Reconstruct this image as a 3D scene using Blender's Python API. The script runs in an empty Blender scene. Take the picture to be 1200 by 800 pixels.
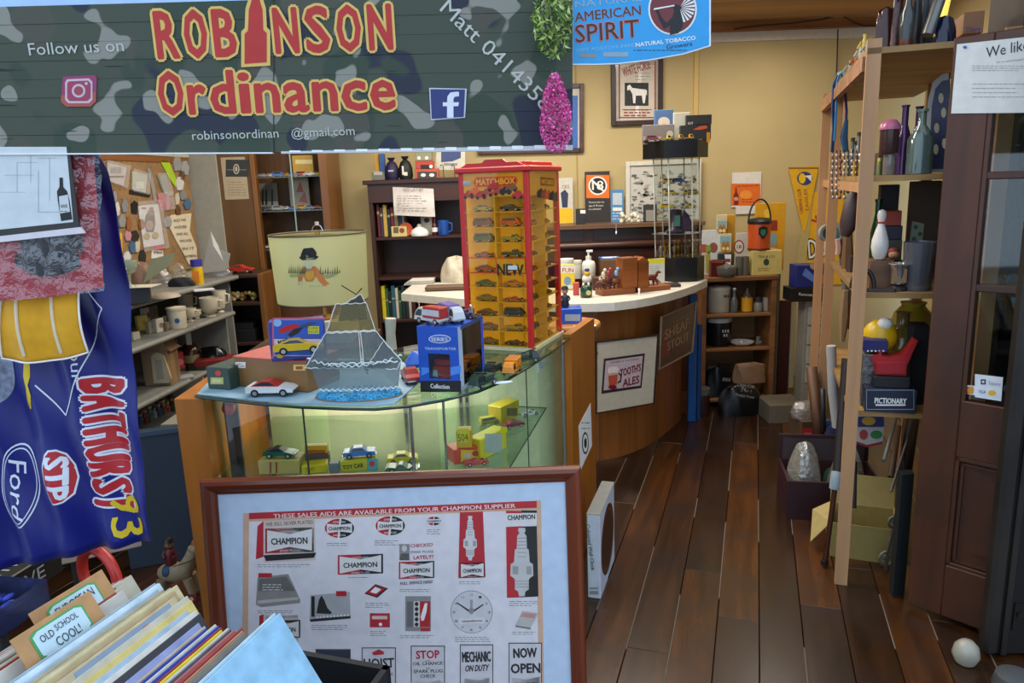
import bpy, bmesh, math, random
from mathutils import Vector, Matrix
R_ = random.Random(7)
SC = bpy.context.scene; COL = SC.collection
PI = math.pi
# ---------------------------------------------------------------- camera
FPX = 862.0; PITCH = math.radians(12.0); ROLL = math.radians(-2.1); EYE = Vector((0, 0, 1.6))
_f = Vector((0, math.cos(PITCH), -math.sin(PITCH))); _r = Vector((1, 0, 0)); _u = Vector((0, math.sin(PITCH), math.cos(PITCH)))
CR = _r*math.cos(ROLL) + _u*math.sin(ROLL); CU = -_r*math.sin(ROLL) + _u*math.cos(ROLL)
cd = bpy.data.cameras.new('camera'); cam = bpy.data.objects.new('camera', cd); COL.objects.link(cam)
cd.sensor_width = 36; cd.lens = FPX/1200*36; cd.clip_start = .05
m = Matrix((CR, CU, -_f)).transposed().to_4x4(); m.translation = EYE; cam.matrix_world = m
SC.camera = cam
# ---------------------------------------------------------------- world, lights, exposure
SC.view_settings.view_transform = 'Standard'; SC.view_settings.look = 'None'; SC.view_settings.gamma = 1
SC.view_settings.exposure = 0.0
w = bpy.data.worlds.new('sky'); SC.world = w; w.use_nodes = True
w.node_tree.nodes['Background'].inputs[0].default_value = (.62, .78, 1, 1)
w.node_tree.nodes['Background'].inputs[1].default_value = 1.9
def area(name, loc, sx, sy, power, col, rot=(0, 0, 0)):
    l = bpy.data.lights.new(name, 'AREA'); l.shape = 'RECTANGLE'; l.size = sx; l.size_y = sy; l.energy = power; l.color = col
    o = bpy.data.objects.new(name, l); o.location = loc; o.rotation_euler = rot; COL.objects.link(o); return o
WARM = (1, .92, .8)
area('ceiling_tube_light', (-.9, 3.9, 2.62), .25, 1.2, 36, WARM)
area('ceiling_tube_light', (.45, 4.6, 2.62), 1.2, .25, 40, WARM)
area('ceiling_tube_light', (.15, 3.0, 2.62), 1.2, .25, 32, WARM)
area('ceiling_tube_light', (1.9, 4.9, 2.62), .25, .8, 11, WARM)
# ---------------------------------------------------------------- helpers: pixels to points
def ray(x, y):
    return _f + CR*((x-600)/FPX) - CU*((y-400)/FPX)
def at(x, y, Y):
    d = ray(x, y); return EYE + d*(Y/d.y)
def gz(x, y, z):
    d = ray(x, y); return EYE + d*((z-1.6)/d.z)
def mpp(p): return (Vector(p)-EYE).dot(_f)/FPX
def V(*a): return Vector(a)
# ---------------------------------------------------------------- materials
def lin(h):
    h = h.lstrip('#'); o = []
    for i in (0, 2, 4):
        c = int(h[i:i+2], 16)/255; o.append(c/12.92 if c <= .04045 else ((c+.055)/1.055)**2.4)
    return tuple(o)
_mc = {}
def mt(h, rough=.55, metal=0, kind='plain', **k):
    key = (h, rough, metal, kind, tuple(sorted(k.items())))
    if key in _mc: return _mc[key]
    m = bpy.data.materials.new(kind+'_'+h.strip('#')); m.use_nodes = True; nt = m.node_tree; N = nt.nodes; L = nt.links
    b = N['Principled BSDF']; out = N['Material Output']; c = lin(h)
    b.inputs['Roughness'].default_value = rough; b.inputs['Metallic'].default_value = metal
    b.inputs['Base Color'].default_value = (*c, 1)
    def nn(t, **kw):
        n = N.new(t)
        for a, v in kw.items(): setattr(n, a, v)
        return n
    if kind == 'glass':
        t = nn('ShaderNodeBsdfTransparent'); g = nn('ShaderNodeBsdfGlossy'); mx = nn('ShaderNodeMixShader'); fr = nn('ShaderNodeFresnel')
        t.inputs[0].default_value = (*c, 1); g.inputs['Roughness'].default_value = rough; ge = nn('ShaderNodeNewGeometry'); mr = nn('ShaderNodeMapRange'); mr.inputs[3].default_value = 1.45; mr.inputs[4].default_value = 1/1.45; L.new(ge.outputs['Backfacing'], mr.inputs[0]); L.new(mr.outputs[0], fr.inputs[0])
        A_ = k.get('add', .02); ad = nn('ShaderNodeMath', operation='ADD'); ad.inputs[1].default_value = min(A_, .04); L.new(fr.outputs[0], ad.inputs[0])
        L.new(ad.outputs[0], mx.inputs[0]); L.new(t.outputs[0], mx.inputs[1]); L.new(g.outputs[0], mx.inputs[2]); L.new(mx.outputs[0], out.inputs[0])
        if A_ > .08:
            m2 = nn('ShaderNodeMixShader'); m2.inputs[0].default_value = A_*1.3; b.inputs['Roughness'].default_value = .2; L.new(mx.outputs[0], m2.inputs[1]); L.new(b.outputs[0], m2.inputs[2]); L.new(m2.outputs[0], out.inputs[0])
    elif kind == 'film':                     # crinkled clear plastic
        t = nn('ShaderNodeBsdfTransparent'); g = nn('ShaderNodeBsdfGlossy'); mx = nn('ShaderNodeMixShader')
        t.inputs[0].default_value = (.96, .96, .97, 1); g.inputs['Roughness'].default_value = .12
        no = nn('ShaderNodeTexNoise'); no.inputs['Scale'].default_value = k.get('sc', 40); tc = nn('ShaderNodeTexCoord'); L.new(tc.outputs['Object'], no.inputs['Vector'])
        bp = nn('ShaderNodeBump'); bp.inputs['Strength'].default_value = .9; bp.inputs['Distance'].default_value = .01
        L.new(no.outputs[0], bp.inputs['Height']); L.new(bp.outputs[0], g.inputs['Normal'])
        q = k.get('mix', .22); mx.inputs[0].default_value = q*.55; L.new(t.outputs[0], mx.inputs[1]); L.new(g.outputs[0], mx.inputs[2]); m2 = nn('ShaderNodeMixShader'); m2.inputs[0].default_value = q*k.get('df', .7); L.new(bp.outputs[0], b.inputs['Normal']); L.new(mx.outputs[0], m2.inputs[1]); L.new(b.outputs[0], m2.inputs[2]); L.new(m2.outputs[0], out.inputs[0])
    elif kind == 'thin':                     # translucent coloured plastic sheet
        t = nn('ShaderNodeBsdfTranslucent'); mx = nn('ShaderNodeMixShader'); t.inputs[0].default_value = (*c, 1); mx.inputs[0].default_value = .5
        L.new(b.outputs[0], mx.inputs[1]); L.new(t.outputs[0], mx.inputs[2]); L.new(mx.outputs[0], out.inputs[0])
    elif kind == 'emit':
        b.inputs['Emission Color'].default_value = (*c, 1); b.inputs['Emission Strength'].default_value = k.get('s', 2)
    elif kind == 'wood':
        ax = k.get('ax', 'x'); sc = k.get('sc', 18); st = {'x': (.08, 1, 1), 'y': (1, .08, 1), 'z': (1, 1, .08)}[ax]
        tc = nn('ShaderNodeTexCoord'); mp = nn('ShaderNodeMapping'); mp.inputs['Scale'].default_value = st
        oi = nn('ShaderNodeObjectInfo'); ml = nn('ShaderNodeMath', operation='MULTIPLY'); ml.inputs[1].default_value = 13
        L.new(oi.outputs['Random'], ml.inputs[0]); cb = nn('ShaderNodeCombineXYZ')
        for i in range(3): L.new(ml.outputs[0], cb.inputs[i])
        L.new(cb.outputs[0], mp.inputs['Location']); L.new(tc.outputs['Object'], mp.inputs['Vector'])
        no = nn('ShaderNodeTexNoise'); no.inputs['Scale'].default_value = sc; no.inputs['Detail'].default_value = 6; no.inputs['Distortion'].default_value = .6
        L.new(mp.outputs[0], no.inputs['Vector']); cr = nn('ShaderNodeValToRGB')
        a = k.get('con', .45); e = cr.color_ramp.elements
        e[0].position = .32; e[1].position = .68
        e[0].color = (*[x*(1-a) for x in c], 1); e[1].color = (*[min(1, x*(1+a*.6)) for x in c], 1)
        L.new(no.outputs[0], cr.inputs[0])
        rv = nn('ShaderNodeMapRange'); rv.inputs[3].default_value = 1-k.get('var', .12); rv.inputs[4].default_value = 1+k.get('var', .12); L.new(oi.outputs['Random'], rv.inputs[0])
        mm = nn('ShaderNodeVectorMath', operation='SCALE'); L.new(cr.outputs[0], mm.inputs[0]); L.new(rv.outputs[0], mm.inputs['Scale'])
        last = mm.outputs[0]
        if k.get('worn'):
            n2 = nn('ShaderNodeTexNoise'); n2.inputs['Scale'].default_value = k.get('wsc', 3.5); n2.inputs['Detail'].default_value = 5
            ge = nn('ShaderNodeNewGeometry'); L.new(ge.outputs['Position'], n2.inputs['Vector'])
            r2 = nn('ShaderNodeValToRGB'); r2.color_ramp.elements[0].position = .46; r2.color_ramp.elements[1].position = .66; L.new(n2.outputs[0], r2.inputs[0])
            mi = nn('ShaderNodeMix', data_type='RGBA'); L.new(r2.outputs[0], mi.inputs[0]); L.new(last, mi.inputs[6]); mi.inputs[7].default_value = (*lin(k['worn']), 1); last = mi.outputs[2]
        L.new(last, b.inputs['Base Color'])
        bp = nn('ShaderNodeBump'); bp.inputs['Strength'].default_value = .18; bp.inputs['Distance'].default_value = .002
        L.new(no.outputs[0], bp.inputs['Height']); L.new(bp.outputs[0], b.inputs['Normal'])
    elif kind == 'camo':
        tc = nn('ShaderNodeTexCoord'); last = None; L0 = (*c, 1)
        for i, (sc, th, hx) in enumerate(((7, .55, '#252b38'), (8, .56, '#344234'), (9, .57, '#4c4b40'), (17, .61, '#88867a'), (150, .72, '#23251f'))):
            no = nn('ShaderNodeTexNoise', noise_dimensions='4D'); no.inputs['W'].default_value = i*3.7; no.inputs['Scale'].default_value = sc; no.inputs['Detail'].default_value = .6
            mp = nn('ShaderNodeMapping'); L.new(tc.outputs['Object'], mp.inputs['Vector'])
            if i == 4: mp.inputs['Scale'].default_value = (.06, 1, 1)
            L.new(mp.outputs[0], no.inputs['Vector'])
            r = nn('ShaderNodeMapRange'); r.inputs[1].default_value = th; r.inputs[2].default_value = th+.015; L.new(no.outputs[0], r.inputs[0])
            mi = nn('ShaderNodeMix', data_type='RGBA'); L.new(r.outputs[0], mi.inputs[0])
            if last: L.new(last, mi.inputs[6])
            else: mi.inputs[6].default_value = L0
            mi.inputs[7].default_value = (*lin(hx), 1); last = mi.outputs[2]
        L.new(last, b.inputs['Base Color'])
    elif kind == 'glitter':
        tc = nn('ShaderNodeTexCoord'); vo = nn('ShaderNodeTexVoronoi'); vo.inputs['Scale'].default_value = 260; L.new(tc.outputs['Object'], vo.inputs['Vector'])
        cr = nn('ShaderNodeValToRGB'); cr.color_ramp.elements[0].color = (*[x*.35 for x in c], 1); cr.color_ramp.elements[1].color = (*[min(1, x*1.7+.05) for x in c], 1)
        sp = nn('ShaderNodeSeparateColor'); L.new(vo.outputs['Color'], sp.inputs[0]); L.new(sp.outputs[0], cr.inputs[0]); L.new(cr.outputs[0], b.inputs['Base Color'])
        b.inputs['Roughness'].default_value = .25
    else:
        a = k.get('con', .06); sc = k.get('sc', 30)
        tc = nn('ShaderNodeTexCoord'); no = nn('ShaderNodeTexNoise'); no.inputs['Scale'].default_value = sc; no.inputs['Detail'].default_value = 4; L.new(tc.outputs['Object'], no.inputs['Vector'])
        cr = nn('ShaderNodeValToRGB'); e = cr.color_ramp.elements; e[0].position = .3; e[1].position = .7
        e[0].color = (*[x*(1-a) for x in c], 1); e[1].color = (*[min(1, x*(1+a)) for x in c], 1)
        L.new(no.outputs[0], cr.inputs[0]); L.new(cr.outputs[0], b.inputs['Base Color'])
        if k.get('bump'):
            bp = nn('ShaderNodeBump'); bp.inputs['Strength'].default_value = k['bump']; bp.inputs['Distance'].default_value = k.get('bd', .003); L.new(no.outputs[0], bp.inputs['Height']); L.new(bp.outputs[0], b.inputs['Normal'])
        if k.get('trans'): b.inputs['Transmission Weight'].default_value = k['trans']
        if k.get('emit'):
            b.inputs['Emission Color'].default_value = (*c, 1); b.inputs['Emission Strength'].default_value = k['emit']
        if kind == 'cloth':
            b.inputs['Sheen Weight'].default_value = .08
    _mc[key] = m; return m
GL = mt('#f2f8f4', .03, 0, 'glass'); GLG = mt('#e4f0e6', .03, 0, 'glass', add=.03); FILM = mt('#ffffff', .1, 0, 'film')
GLT = mt('#d6eadc', .03, 0, 'glass', add=.05)
CHR = mt('#c8c8c8', .2, 1); BRASS = mt('#b48a3c', .3, 1); DKM = mt('#3a3a38', .4, 1)
WHT = mt('#e6e4dc', .5); BLK = mt('#121213', .45); RED = mt('#b81c1c', .45); YEL = mt('#e8b90f', .45); PAP = mt('#dcd8cc', .7)
INK = mt('#1c1a1a', .6); GRY = mt('#8a8a86', .5); BLU = mt('#1b3fa8', .4); CREAM = mt('#e0d2a4', .5); ORG = mt('#e0701a', .45); GRN = mt('#2c5c34', .45)
# ---------------------------------------------------------------- text cache
_tc = {}
def tmesh(s, off=0):
    key = (s, off)
    if key in _tc: return _tc[key]
    cu = bpy.data.curves.new('t', 'FONT'); cu.body = s; cu.size = 1; cu.resolution_u = 2; cu.offset = off
    o = bpy.data.objects.new('t', cu); COL.objects.link(o); bpy.context.view_layer.update()
    me = bpy.data.meshes.new_from_object(o.evaluated_get(bpy.context.evaluated_depsgraph_get()))
    v = [(p.co.x, p.co.y) for p in me.vertices]; f = [tuple(p.vertices) for p in me.polygons]
    bpy.data.objects.remove(o); bpy.data.curves.remove(cu); bpy.data.meshes.remove(me)
    _tc[key] = (v, f); return v, f
def textent(s):
    v, f = tmesh(s)
    if not v: return 0, 1
    xs = [a for a, b in v]; return min(xs), max(xs)
# ---------------------------------------------------------------- faces (a local frame read off two photo points)
class Face:
    """local x along the front, y into depth, z up; O is the lower left corner"""
    def __init__(s, A, B, up=None, lean=0):
        A = Vector(A); B = Vector(B); s.O = A; s.w = (B-A).length; s.ux = (B-A).normalized()
        z = Vector((0, 0, 1)); s.uy = z.cross(s.ux).normalized(); s.uz = s.ux.cross(s.uy).normalized()
        if lean:
            r = Matrix.Rotation(-lean, 3, s.ux); s.uy = r @ s.uy; s.uz = r @ s.uz
        s.M = Matrix((s.ux, s.uy, s.uz)).transposed().to_4x4(); s.M.translation = s.O; s.mp = mpp((A+B)/2)
    def q(s, x, y):
        d = ray(x, y); k = (s.O-EYE).dot(s.uy)/d.dot(s.uy); p = EYE+d*k-s.O; return (p.dot(s.ux), p.dot(s.uz))
def FZ(x0, y0, x1, y1, z, lean=0): return Face(gz(x0, y0, z), gz(x1, y1, z), lean=lean)
def FY(x0, y0, x1, y1, Y, Y1=None, lean=0):
    A = at(x0, y0, Y); B = at(x1, y1, Y if Y1 is None else Y1); return Face(A, B, lean=lean)
def FL(x0, x1, yb, Y, Y1=None, z=None, lean=0):     # level base line at depth Y under pixel row yb (left end)
    A = at(x0, yb, Y); zz = A.z if z is None else z
    B = at(x1, yb, Y if Y1 is None else Y1); A.z = zz; B.z = zz; return Face(A, B, lean=lean)
# ---------------------------------------------------------------- mesh builder
class MB:
    def __init__(s, face=None): s.v = []; s.f = []; s.m = []; s.sm = []; s.mats = []; s.P = face; s.T = None
    def mi(s, m):
        if m not in s.mats: s.mats.append(m)
        return s.mats.index(m)
    def add(s, vs, fs, mat, smooth=False):
        n = len(s.v)
        vs = [Vector(a) for a in vs]
        if s.T is not None: vs = [s.T @ a for a in vs]
        s.v += vs; i = s.mi(mat)
        for f in fs: s.f.append([n+a for a in f]); s.m.append(i); s.sm.append(smooth)
        return s
    def bx(s, x0, x1, y0, y1, z0, z1, mat, c=None):
        x0, x1 = min(x0, x1), max(x0, x1); y0, y1 = min(y0, y1), max(y0, y1); z0, z1 = min(z0, z1), max(z0, z1)
        d = min(x1-x0, y1-y0, z1-z0)
        if c is None: c = min(.003, d*.12) if d > .012 else 0
        if c == 0:
            return s.add([(x, y, z) for z in (z0, z1) for y in (y0, y1) for x in (x0, x1)], [(0, 2, 3, 1), (4, 5, 7, 6), (0, 1, 5, 4), (2, 6, 7, 3), (0, 4, 6, 2), (1, 3, 7, 5)], mat)
        vs = []; idx = {}
        for zi, z in enumerate((z0, z1)):
            for yi, y in enumerate((y0, y1)):
                for xi, x in enumerate((x0, x1)):
                    sx, sy, sz = (1, -1)[xi]*c, (1, -1)[yi]*c, (1, -1)[zi]*c
                    for a, p in enumerate(((x, y+sy, z+sz), (x+sx, y, z+sz), (x+sx, y+sy, z))):
                        idx[(xi, yi, zi, a)] = len(vs); vs.append(p)
        g = lambda *k: idx[k]; F = []
        for i in (0, 1):
            F.append((g(i, 0, 0, 0), g(i, 0, 1, 0), g(i, 1, 1, 0), g(i, 1, 0, 0)) if i == 0 else (g(i, 0, 0, 0), g(i, 1, 0, 0), g(i, 1, 1, 0), g(i, 0, 1, 0)))
            F.append((g(0, i, 0, 1), g(1, i, 0, 1), g(1, i, 1, 1), g(0, i, 1, 1)) if i == 0 else (g(0, i, 0, 1), g(0, i, 1, 1), g(1, i, 1, 1), g(1, i, 0, 1)))
            F.append((g(0, 0, i, 2), g(0, 1, i, 2), g(1, 1, i, 2), g(1, 0, i, 2)) if i == 0 else (g(0, 0, i, 2), g(1, 0, i, 2), g(1, 1, i, 2), g(0, 1, i, 2)))
        for i in (0, 1):
            for j in (0, 1):
                F.append((g(0, i, j, 1), g(1, i, j, 1), g(1, i, j, 2), g(0, i, j, 2)))
                F.append((g(i, 0, j, 0), g(i, 1, j, 0), g(i, 1, j, 2), g(i, 0, j, 2)))
                F.append((g(i, j, 0, 0), g(i, j, 1, 0), g(i, j, 1, 1), g(i, j, 0, 1)))
                for k in (0, 1): F.append((g(i, j, k, 0), g(i, j, k, 1), g(i, j, k, 2)))
        return s.add(vs, F, mat)
    def cyl(s, p0, p1, r0, mat, r1=None, n=14, cap=True):
        p0 = Vector(p0); p1 = Vector(p1); r1 = r0 if r1 is None else r1; d = (p1-p0).normalized()
        a = d.orthogonal().normalized(); b = d.cross(a); vs = []
        for p, r in ((p0, r0), (p1, r1)):
            for i in range(n): t = 2*PI*i/n; vs.append(p+a*(r*math.cos(t))+b*(r*math.sin(t)))
        s.add(vs, [(i, (i+1) % n, n+(i+1) % n, n+i) for i in range(n)], mat, True)
        if cap: s.add(vs, [tuple(range(n))[::-1], tuple(range(n, 2*n))], mat)
        return s
    def lathe(s, pr, mat, n=18, c=(0, 0, 0), sx=1, sy=1):
        vs = []; k = len(pr)
        for r, z in pr:
            for i in range(n): t = 2*PI*i/n; vs.append((c[0]+r*sx*math.cos(t), c[1]+r*sy*math.sin(t), c[2]+z))
        fs = [(j*n+i, j*n+(i+1) % n, (j+1)*n+(i+1) % n, (j+1)*n+i) for j in range(k-1) for i in range(n)]
        s.add(vs, fs, mat, True)
        if pr[0][0] > 1e-5: s.add(vs[:n], [tuple(range(n))[::-1]], mat)
        if pr[-1][0] > 1e-5: s.add(vs[-n:], [tuple(range(n))], mat)
        return s
    def ball(s, c, r, mat, k=(1, 1, 1), n=12):
        pr = [(max(1e-6, math.sin(PI*i/8)), -math.cos(PI*i/8)) for i in range(9)]
        vs = [(c[0]+r*k[0]*a*math.cos(2*PI*i/n), c[1]+r*k[1]*a*math.sin(2*PI*i/n), c[2]+r*k[2]*z) for a, z in pr for i in range(n)]
        return s.add(vs, [(j*n+i, j*n+(i+1) % n, (j+1)*n+(i+1) % n, (j+1)*n+i) for j in range(8) for i in range(n)], mat, True)
    def tube(s, pts, r, mat, n=8, taper=None):
        pts = [Vector(p) for p in pts]; vs = []; k = len(pts); a = None
        for j, p in enumerate(pts):
            d = (pts[min(j+1, k-1)]-pts[max(j-1, 0)]).normalized()
            a = d.orthogonal().normalized() if a is None else (a-d*a.dot(d)).normalized()
            b = d.cross(a); rr = r if taper is None else r*taper[j]
            for i in range(n): t = 2*PI*i/n; vs.append(p+a*(rr*math.cos(t))+b*(rr*math.sin(t)))
        s.add(vs, [(j*n+i, j*n+(i+1) % n, (j+1)*n+(i+1) % n, (j+1)*n+i) for j in range(k-1) for i in range(n)], mat, True)
        s.add(vs, [tuple(range(n))[::-1], tuple(range((k-1)*n, k*n))], mat); return s
    def prism(s, poly, y0, y1, mat, ax='y'):
        n = len(poly)
        P = (lambda a, b, h: (a, h, b)) if ax == 'y' else ((lambda a, b, h: (a, b, h)) if ax == 'z' else (lambda a, b, h: (h, a, b)))
        vs = [P(a, b, y0) for a, b in poly]+[P(a, b, y1) for a, b in poly]
        return s.add(vs, [tuple(range(n)), tuple(range(n, 2*n))[::-1]]+[(i, n+i, n+(i+1) % n, (i+1) % n) for i in range(n)], mat)
    def grid(s, fn, nu, nv, mat, smooth=True):
        vs = [fn(i/nu, j/nv) for j in range(nv+1) for i in range(nu+1)]; w = nu+1
        return s.add(vs, [(j*w+i, j*w+i+1, (j+1)*w+i+1, (j+1)*w+i) for j in range(nv) for i in range(nu)], mat, smooth)
    # flat print on the face plane: pixel coordinates of the photo turned into the face's own coordinates
    def PG(s, pts, mat, L=1):
        q = [s.P.q(*p) for p in pts]; return s.add([(a, -L*.0005, b) for a, b in q], [tuple(range(len(q)))], mat)
    def RC(s, x0, y0, x1, y1, mat, L=1): return s.PG([(x0, y1), (x1, y1), (x1, y0), (x0, y0)], mat, L)
    def EL(s, cx, cy, rx, ry, mat, L=1, n=24, a0=0, a1=2*PI):
        return s.PG([(cx+rx*math.cos(a0+(a1-a0)*i/n), cy-ry*math.sin(a0+(a1-a0)*i/n)) for i in range(n)], mat, L)
    def SOL(s, pts, t, mat, y0=0):                     # solid slab of thickness t behind the face
        q = [s.P.q(*p) for p in pts]; return s.prism(q, y0, y0+t, mat)
    def TX(s, txt, x0, y0, x1, y1, h, mat, L=2, off=0, sk=0):
        a = Vector(s.P.q(x0, y0)); b = Vector(s.P.q(x1, y1)); w = (b-a).length; e = (b-a).normalized(); n = Vector((-e.y, e.x)); hh = h*s.P.mp/.69
        v, f = tmesh(txt, 0); lo, hi = textent(txt); k = w/max(hi-lo, .01); r = off*hh*.8
        dirs = [(0, 0)] if off <= 0 else ([(r, 0), (-r, 0)] if off < .025 else [(r*math.cos(i*PI/5), r*math.sin(i*PI/5)) for i in range(10)])
        for j, (ox, oy) in enumerate(dirs):
            vs = []
            for x, y in v:
                p = a+e*((x-lo)*k+y*sk*hh+ox)+n*(y*hh+oy); vs.append((p.x, -L*.0005-j*.00002, p.y))
            s.add(vs, f, mat)
        return s
    def LN(s, x0, y0, x1, y1, n, mat, L=2, th=.8, rag=.3):      # n lines of small print too fine to read
        for i in range(n):
            y = y0+(y1-y0)*(i+.5)/n; x = x0; xe = x1-(x1-x0)*R_.random()*rag
            while x < xe:
                w = min(R_.uniform(2.5, 7), xe-x); s.RC(x, y-th/2, x+w, y+th/2, mat, L); x += w+1.3
        return s
    def build(s, name, parent=None, M=None, world=False):
        me = bpy.data.meshes.new(name); vs = s.v
        if world and M is not None: I = M.inverted(); vs = [I @ a for a in vs]
        me.from_pydata([tuple(a) for a in vs], [], s.f)
        for q in s.mats: me.materials.append(q)
        me.polygons.foreach_set('material_index', s.m); me.polygons.foreach_set('use_smooth', s.sm)
        bm = bmesh.new(); bm.from_mesh(me); bmesh.ops.remove_doubles(bm, verts=bm.verts, dist=1e-6)
        if not getattr(s, 'keep', False): bmesh.ops.recalc_face_normals(bm, faces=bm.faces)
        for e in bm.edges:
            if len(e.link_faces) == 2 and e.link_faces[0].normal.angle(e.link_faces[1].normal, 0) > .9: e.smooth = False
        bm.to_mesh(me); bm.free()
        o = bpy.data.objects.new(name, me); COL.objects.link(o)
        if parent is not None: o.parent = parent
        return o
def tagit(o, label, cat, group=None, kind=None):
    if label: o['label'] = label
    if cat: o['category'] = cat
    if group: o['group'] = group
    if kind: o['kind'] = kind
    return o
def thing(name, label, cat, M, group=None):
    if isinstance(M, Face): M = M.M
    elif isinstance(M, (tuple, Vector)): M = Matrix.Translation(Vector(M))
    o = bpy.data.objects.new(name, None); o.empty_display_size = .05; COL.objects.link(o); o.matrix_world = M; return tagit(o, label, cat, group)
def part(p, name, mb, label=None, world=False):
    o = mb.build(name, p, p.matrix_world.copy() if (p is not None) else None, world)
    if label: o['label'] = label
    return o
def solo(name, label, cat, mb, M=None, group=None, kind=None):
    if isinstance(M, Face): M = M.M
    elif isinstance(M, (tuple, Vector)): M = Matrix.Translation(Vector(M))
    o = mb.build(name)
    if M is not None: o.matrix_world = M
    return tagit(o, label, cat, group, kind)
def struct(name, mb, parent=None, M=None, world=False):
    o = mb.build(name, parent, M, world)
    if M is not None: o.matrix_world = M
    if parent is None: o['kind'] = 'structure'
    return o
def TR(x, y, z, rz=0, sc=1): return Matrix.Translation((x, y, z)) @ Matrix.Rotation(rz, 4, 'Z') @ Matrix.Scale(sc, 4)
ORD = ['zeroth', 'first', 'second', 'third', 'fourth', 'fifth', 'sixth', 'seventh', 'eighth', 'ninth', 'tenth', 'eleventh', 'twelfth', 'thirteenth', 'fourteenth', 'fifteenth', 'sixteenth', 'seventeenth', 'eighteenth', 'nineteenth', 'twentieth']
def dup(root, M, label, group=None):
    r = root.copy(); COL.objects.link(r); r.matrix_world = M; r['label'] = label
    if group: r['group'] = group
    for ch in list(root.children):
        c = ch.copy(); COL.objects.link(c); c.parent = r
        for g in ch.children:
            d = g.copy(); COL.objects.link(d); d.parent = c
    return r
EX = Vector((.3157, .9489, 0)); NX = Vector((.9489, -.3157, 0))     # the run of the floor boards, and across it
# ================================================================ SETTING
WALLC = mt('#bca877', .8, 0, 'plain', con=.05, sc=3)
fl = MB().bx(-3, 3.6, .2, 6.0, -.06, -.022, mt('#1d120c', .8)); floor = struct('floor', fl)
struct('footpath', MB().bx(-9, 9, -9, .2, -.2, -.03, mt('#5c5854', .85, 0, 'plain', con=.15, sc=8)))
PLK = [mt('#38200f', .27, 0, 'wood', ax='y', sc=22, con=.5, var=.3, worn='#2c1e18', wsc=3), mt('#4c2a10', .26, 0, 'wood', ax='y', sc=22, con=.5, var=.25, worn='#3a2418', wsc=4), mt('#241610', .3, 0, 'wood', ax='y', sc=22, con=.5, var=.25, worn='#4a3a30', wsc=2)]
c0 = gz(889.5, 700, 0).dot(NX); W = .1475
rr = random.Random(3)
for i in range(-28, 12):
    c = c0+i*W; t = -.3+rr.random()*1.2 if i < 12 else 0
    while t < 6.2:
        ln = rr.uniform(1.6, 3.4); t1 = min(t+ln, 6.3); p = EX*t+NX*c
        vis = -2.3 < (EX*((t+t1)/2)+NX*c).x < 2.9
        a = MB(); a.bx(.0015, W-.0015, 0, t1-t-.002, -.02, 0, PLK[rr.choice((0, 0, 0, 1, 1, 2))], c=.0012)
        pm = a.build('plank', floor); pm.matrix_world = Matrix.Translation(p) @ Matrix.Rotation(-math.radians(18.4), 4, 'Z')
        t = t1
        if t > 6.0: break
DU = mt('#6a5c4c', .8)
for i in range(-9, 7):
    c = c0+i*W; t = 1.2
    while t < 5.2:
        L_ = rr.uniform(.15, .9); p = EX*t+NX*c; b = MB(); b.bx(-.0016-.001*rr.random(), .0016, 0, L_, -.006, .0004, DU, c=0); o = b.build('joint_filler', floor); o.matrix_world = Matrix.Translation(p) @ Matrix.Rotation(-math.radians(18.4), 4, 'Z'); t += L_+rr.uniform(.1, 1.2)
cl = MB().bx(-3, 3.6, 2.3, 6.0, 2.72, 2.78, mt('#7a5530', .6, 0, 'wood', ax='x', sc=5, con=.3)); ceiling = struct('ceiling', cl)
for k in range(7):
    b = MB(); y0 = 2.3+k*.55; b.bx(-3, 3.6, y0+.002, y0+.546, 2.708, 2.722, mt('#a87c4a', .55, 0, 'wood', ax='x', sc=6, con=.35)); b.build('panel', ceiling)
struct('wall_back', MB().bx(-3, 3.6, 5.8, 5.92, -.02, 2.72, WALLC))
struct('trim_1', MB().bx(-3, 3.6, 5.77, 5.8, 2.578, 2.645, mt('#cfc9bd', .6)))
struct('trim_2', MB().bx(-3, 3.6, 5.74, 5.8, 2.645, 2.708, mt('#9a6434', .5, 0, 'wood', ax='x', sc=8)))
struct('trim_3', MB().bx(at(813, 100, 5.8).x, at(818, 100, 5.8).x, 5.79, 5.8, .3, 2.578, mt('#c9aa66', .7)))
struct('trim_4', MB().bx(at(676, 220, 5.8).x, at(677.5, 220, 5.8).x, 5.794, 5.8, 1.2, 2.578, mt('#a88c50', .7)))
lw = MB(); lw.add([(-2.31, 2.2, -.02), (-1.95, 5.8, -.02), (-1.95, 5.8, 2.72), (-2.31, 2.2, 2.72), (-2.45, 2.2, -.02), (-2.09, 5.8, -.02), (-2.09, 5.8, 2.72), (-2.45, 2.2, 2.72)],
  [(0, 1, 2, 3), (4, 7, 6, 5), (0, 3, 7, 4), (1, 5, 6, 2), (3, 2, 6, 7), (0, 4, 5, 1)], mt('#a39d8c', .8)); struct('wall_left', lw)
rw0 = V(1.27, 2.65, 0)+NX*.78-EX*.25; rw1 = rw0+EX*3.6; rw2 = NX*.12
rw = MB(); rw.add([rw0, rw1, rw1+V(0, 0, 2.72), rw0+V(0, 0, 2.72), rw0+rw2, rw1+rw2, rw1+rw2+V(0, 0, 2.72), rw0+rw2+V(0, 0, 2.72)], [(0, 1, 2, 3), (4, 7, 6, 5), (0, 3, 7, 4), (1, 5, 6, 2), (3, 2, 6, 7), (0, 4, 5, 1)], WALLC); struct('wall_right', rw)
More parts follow.
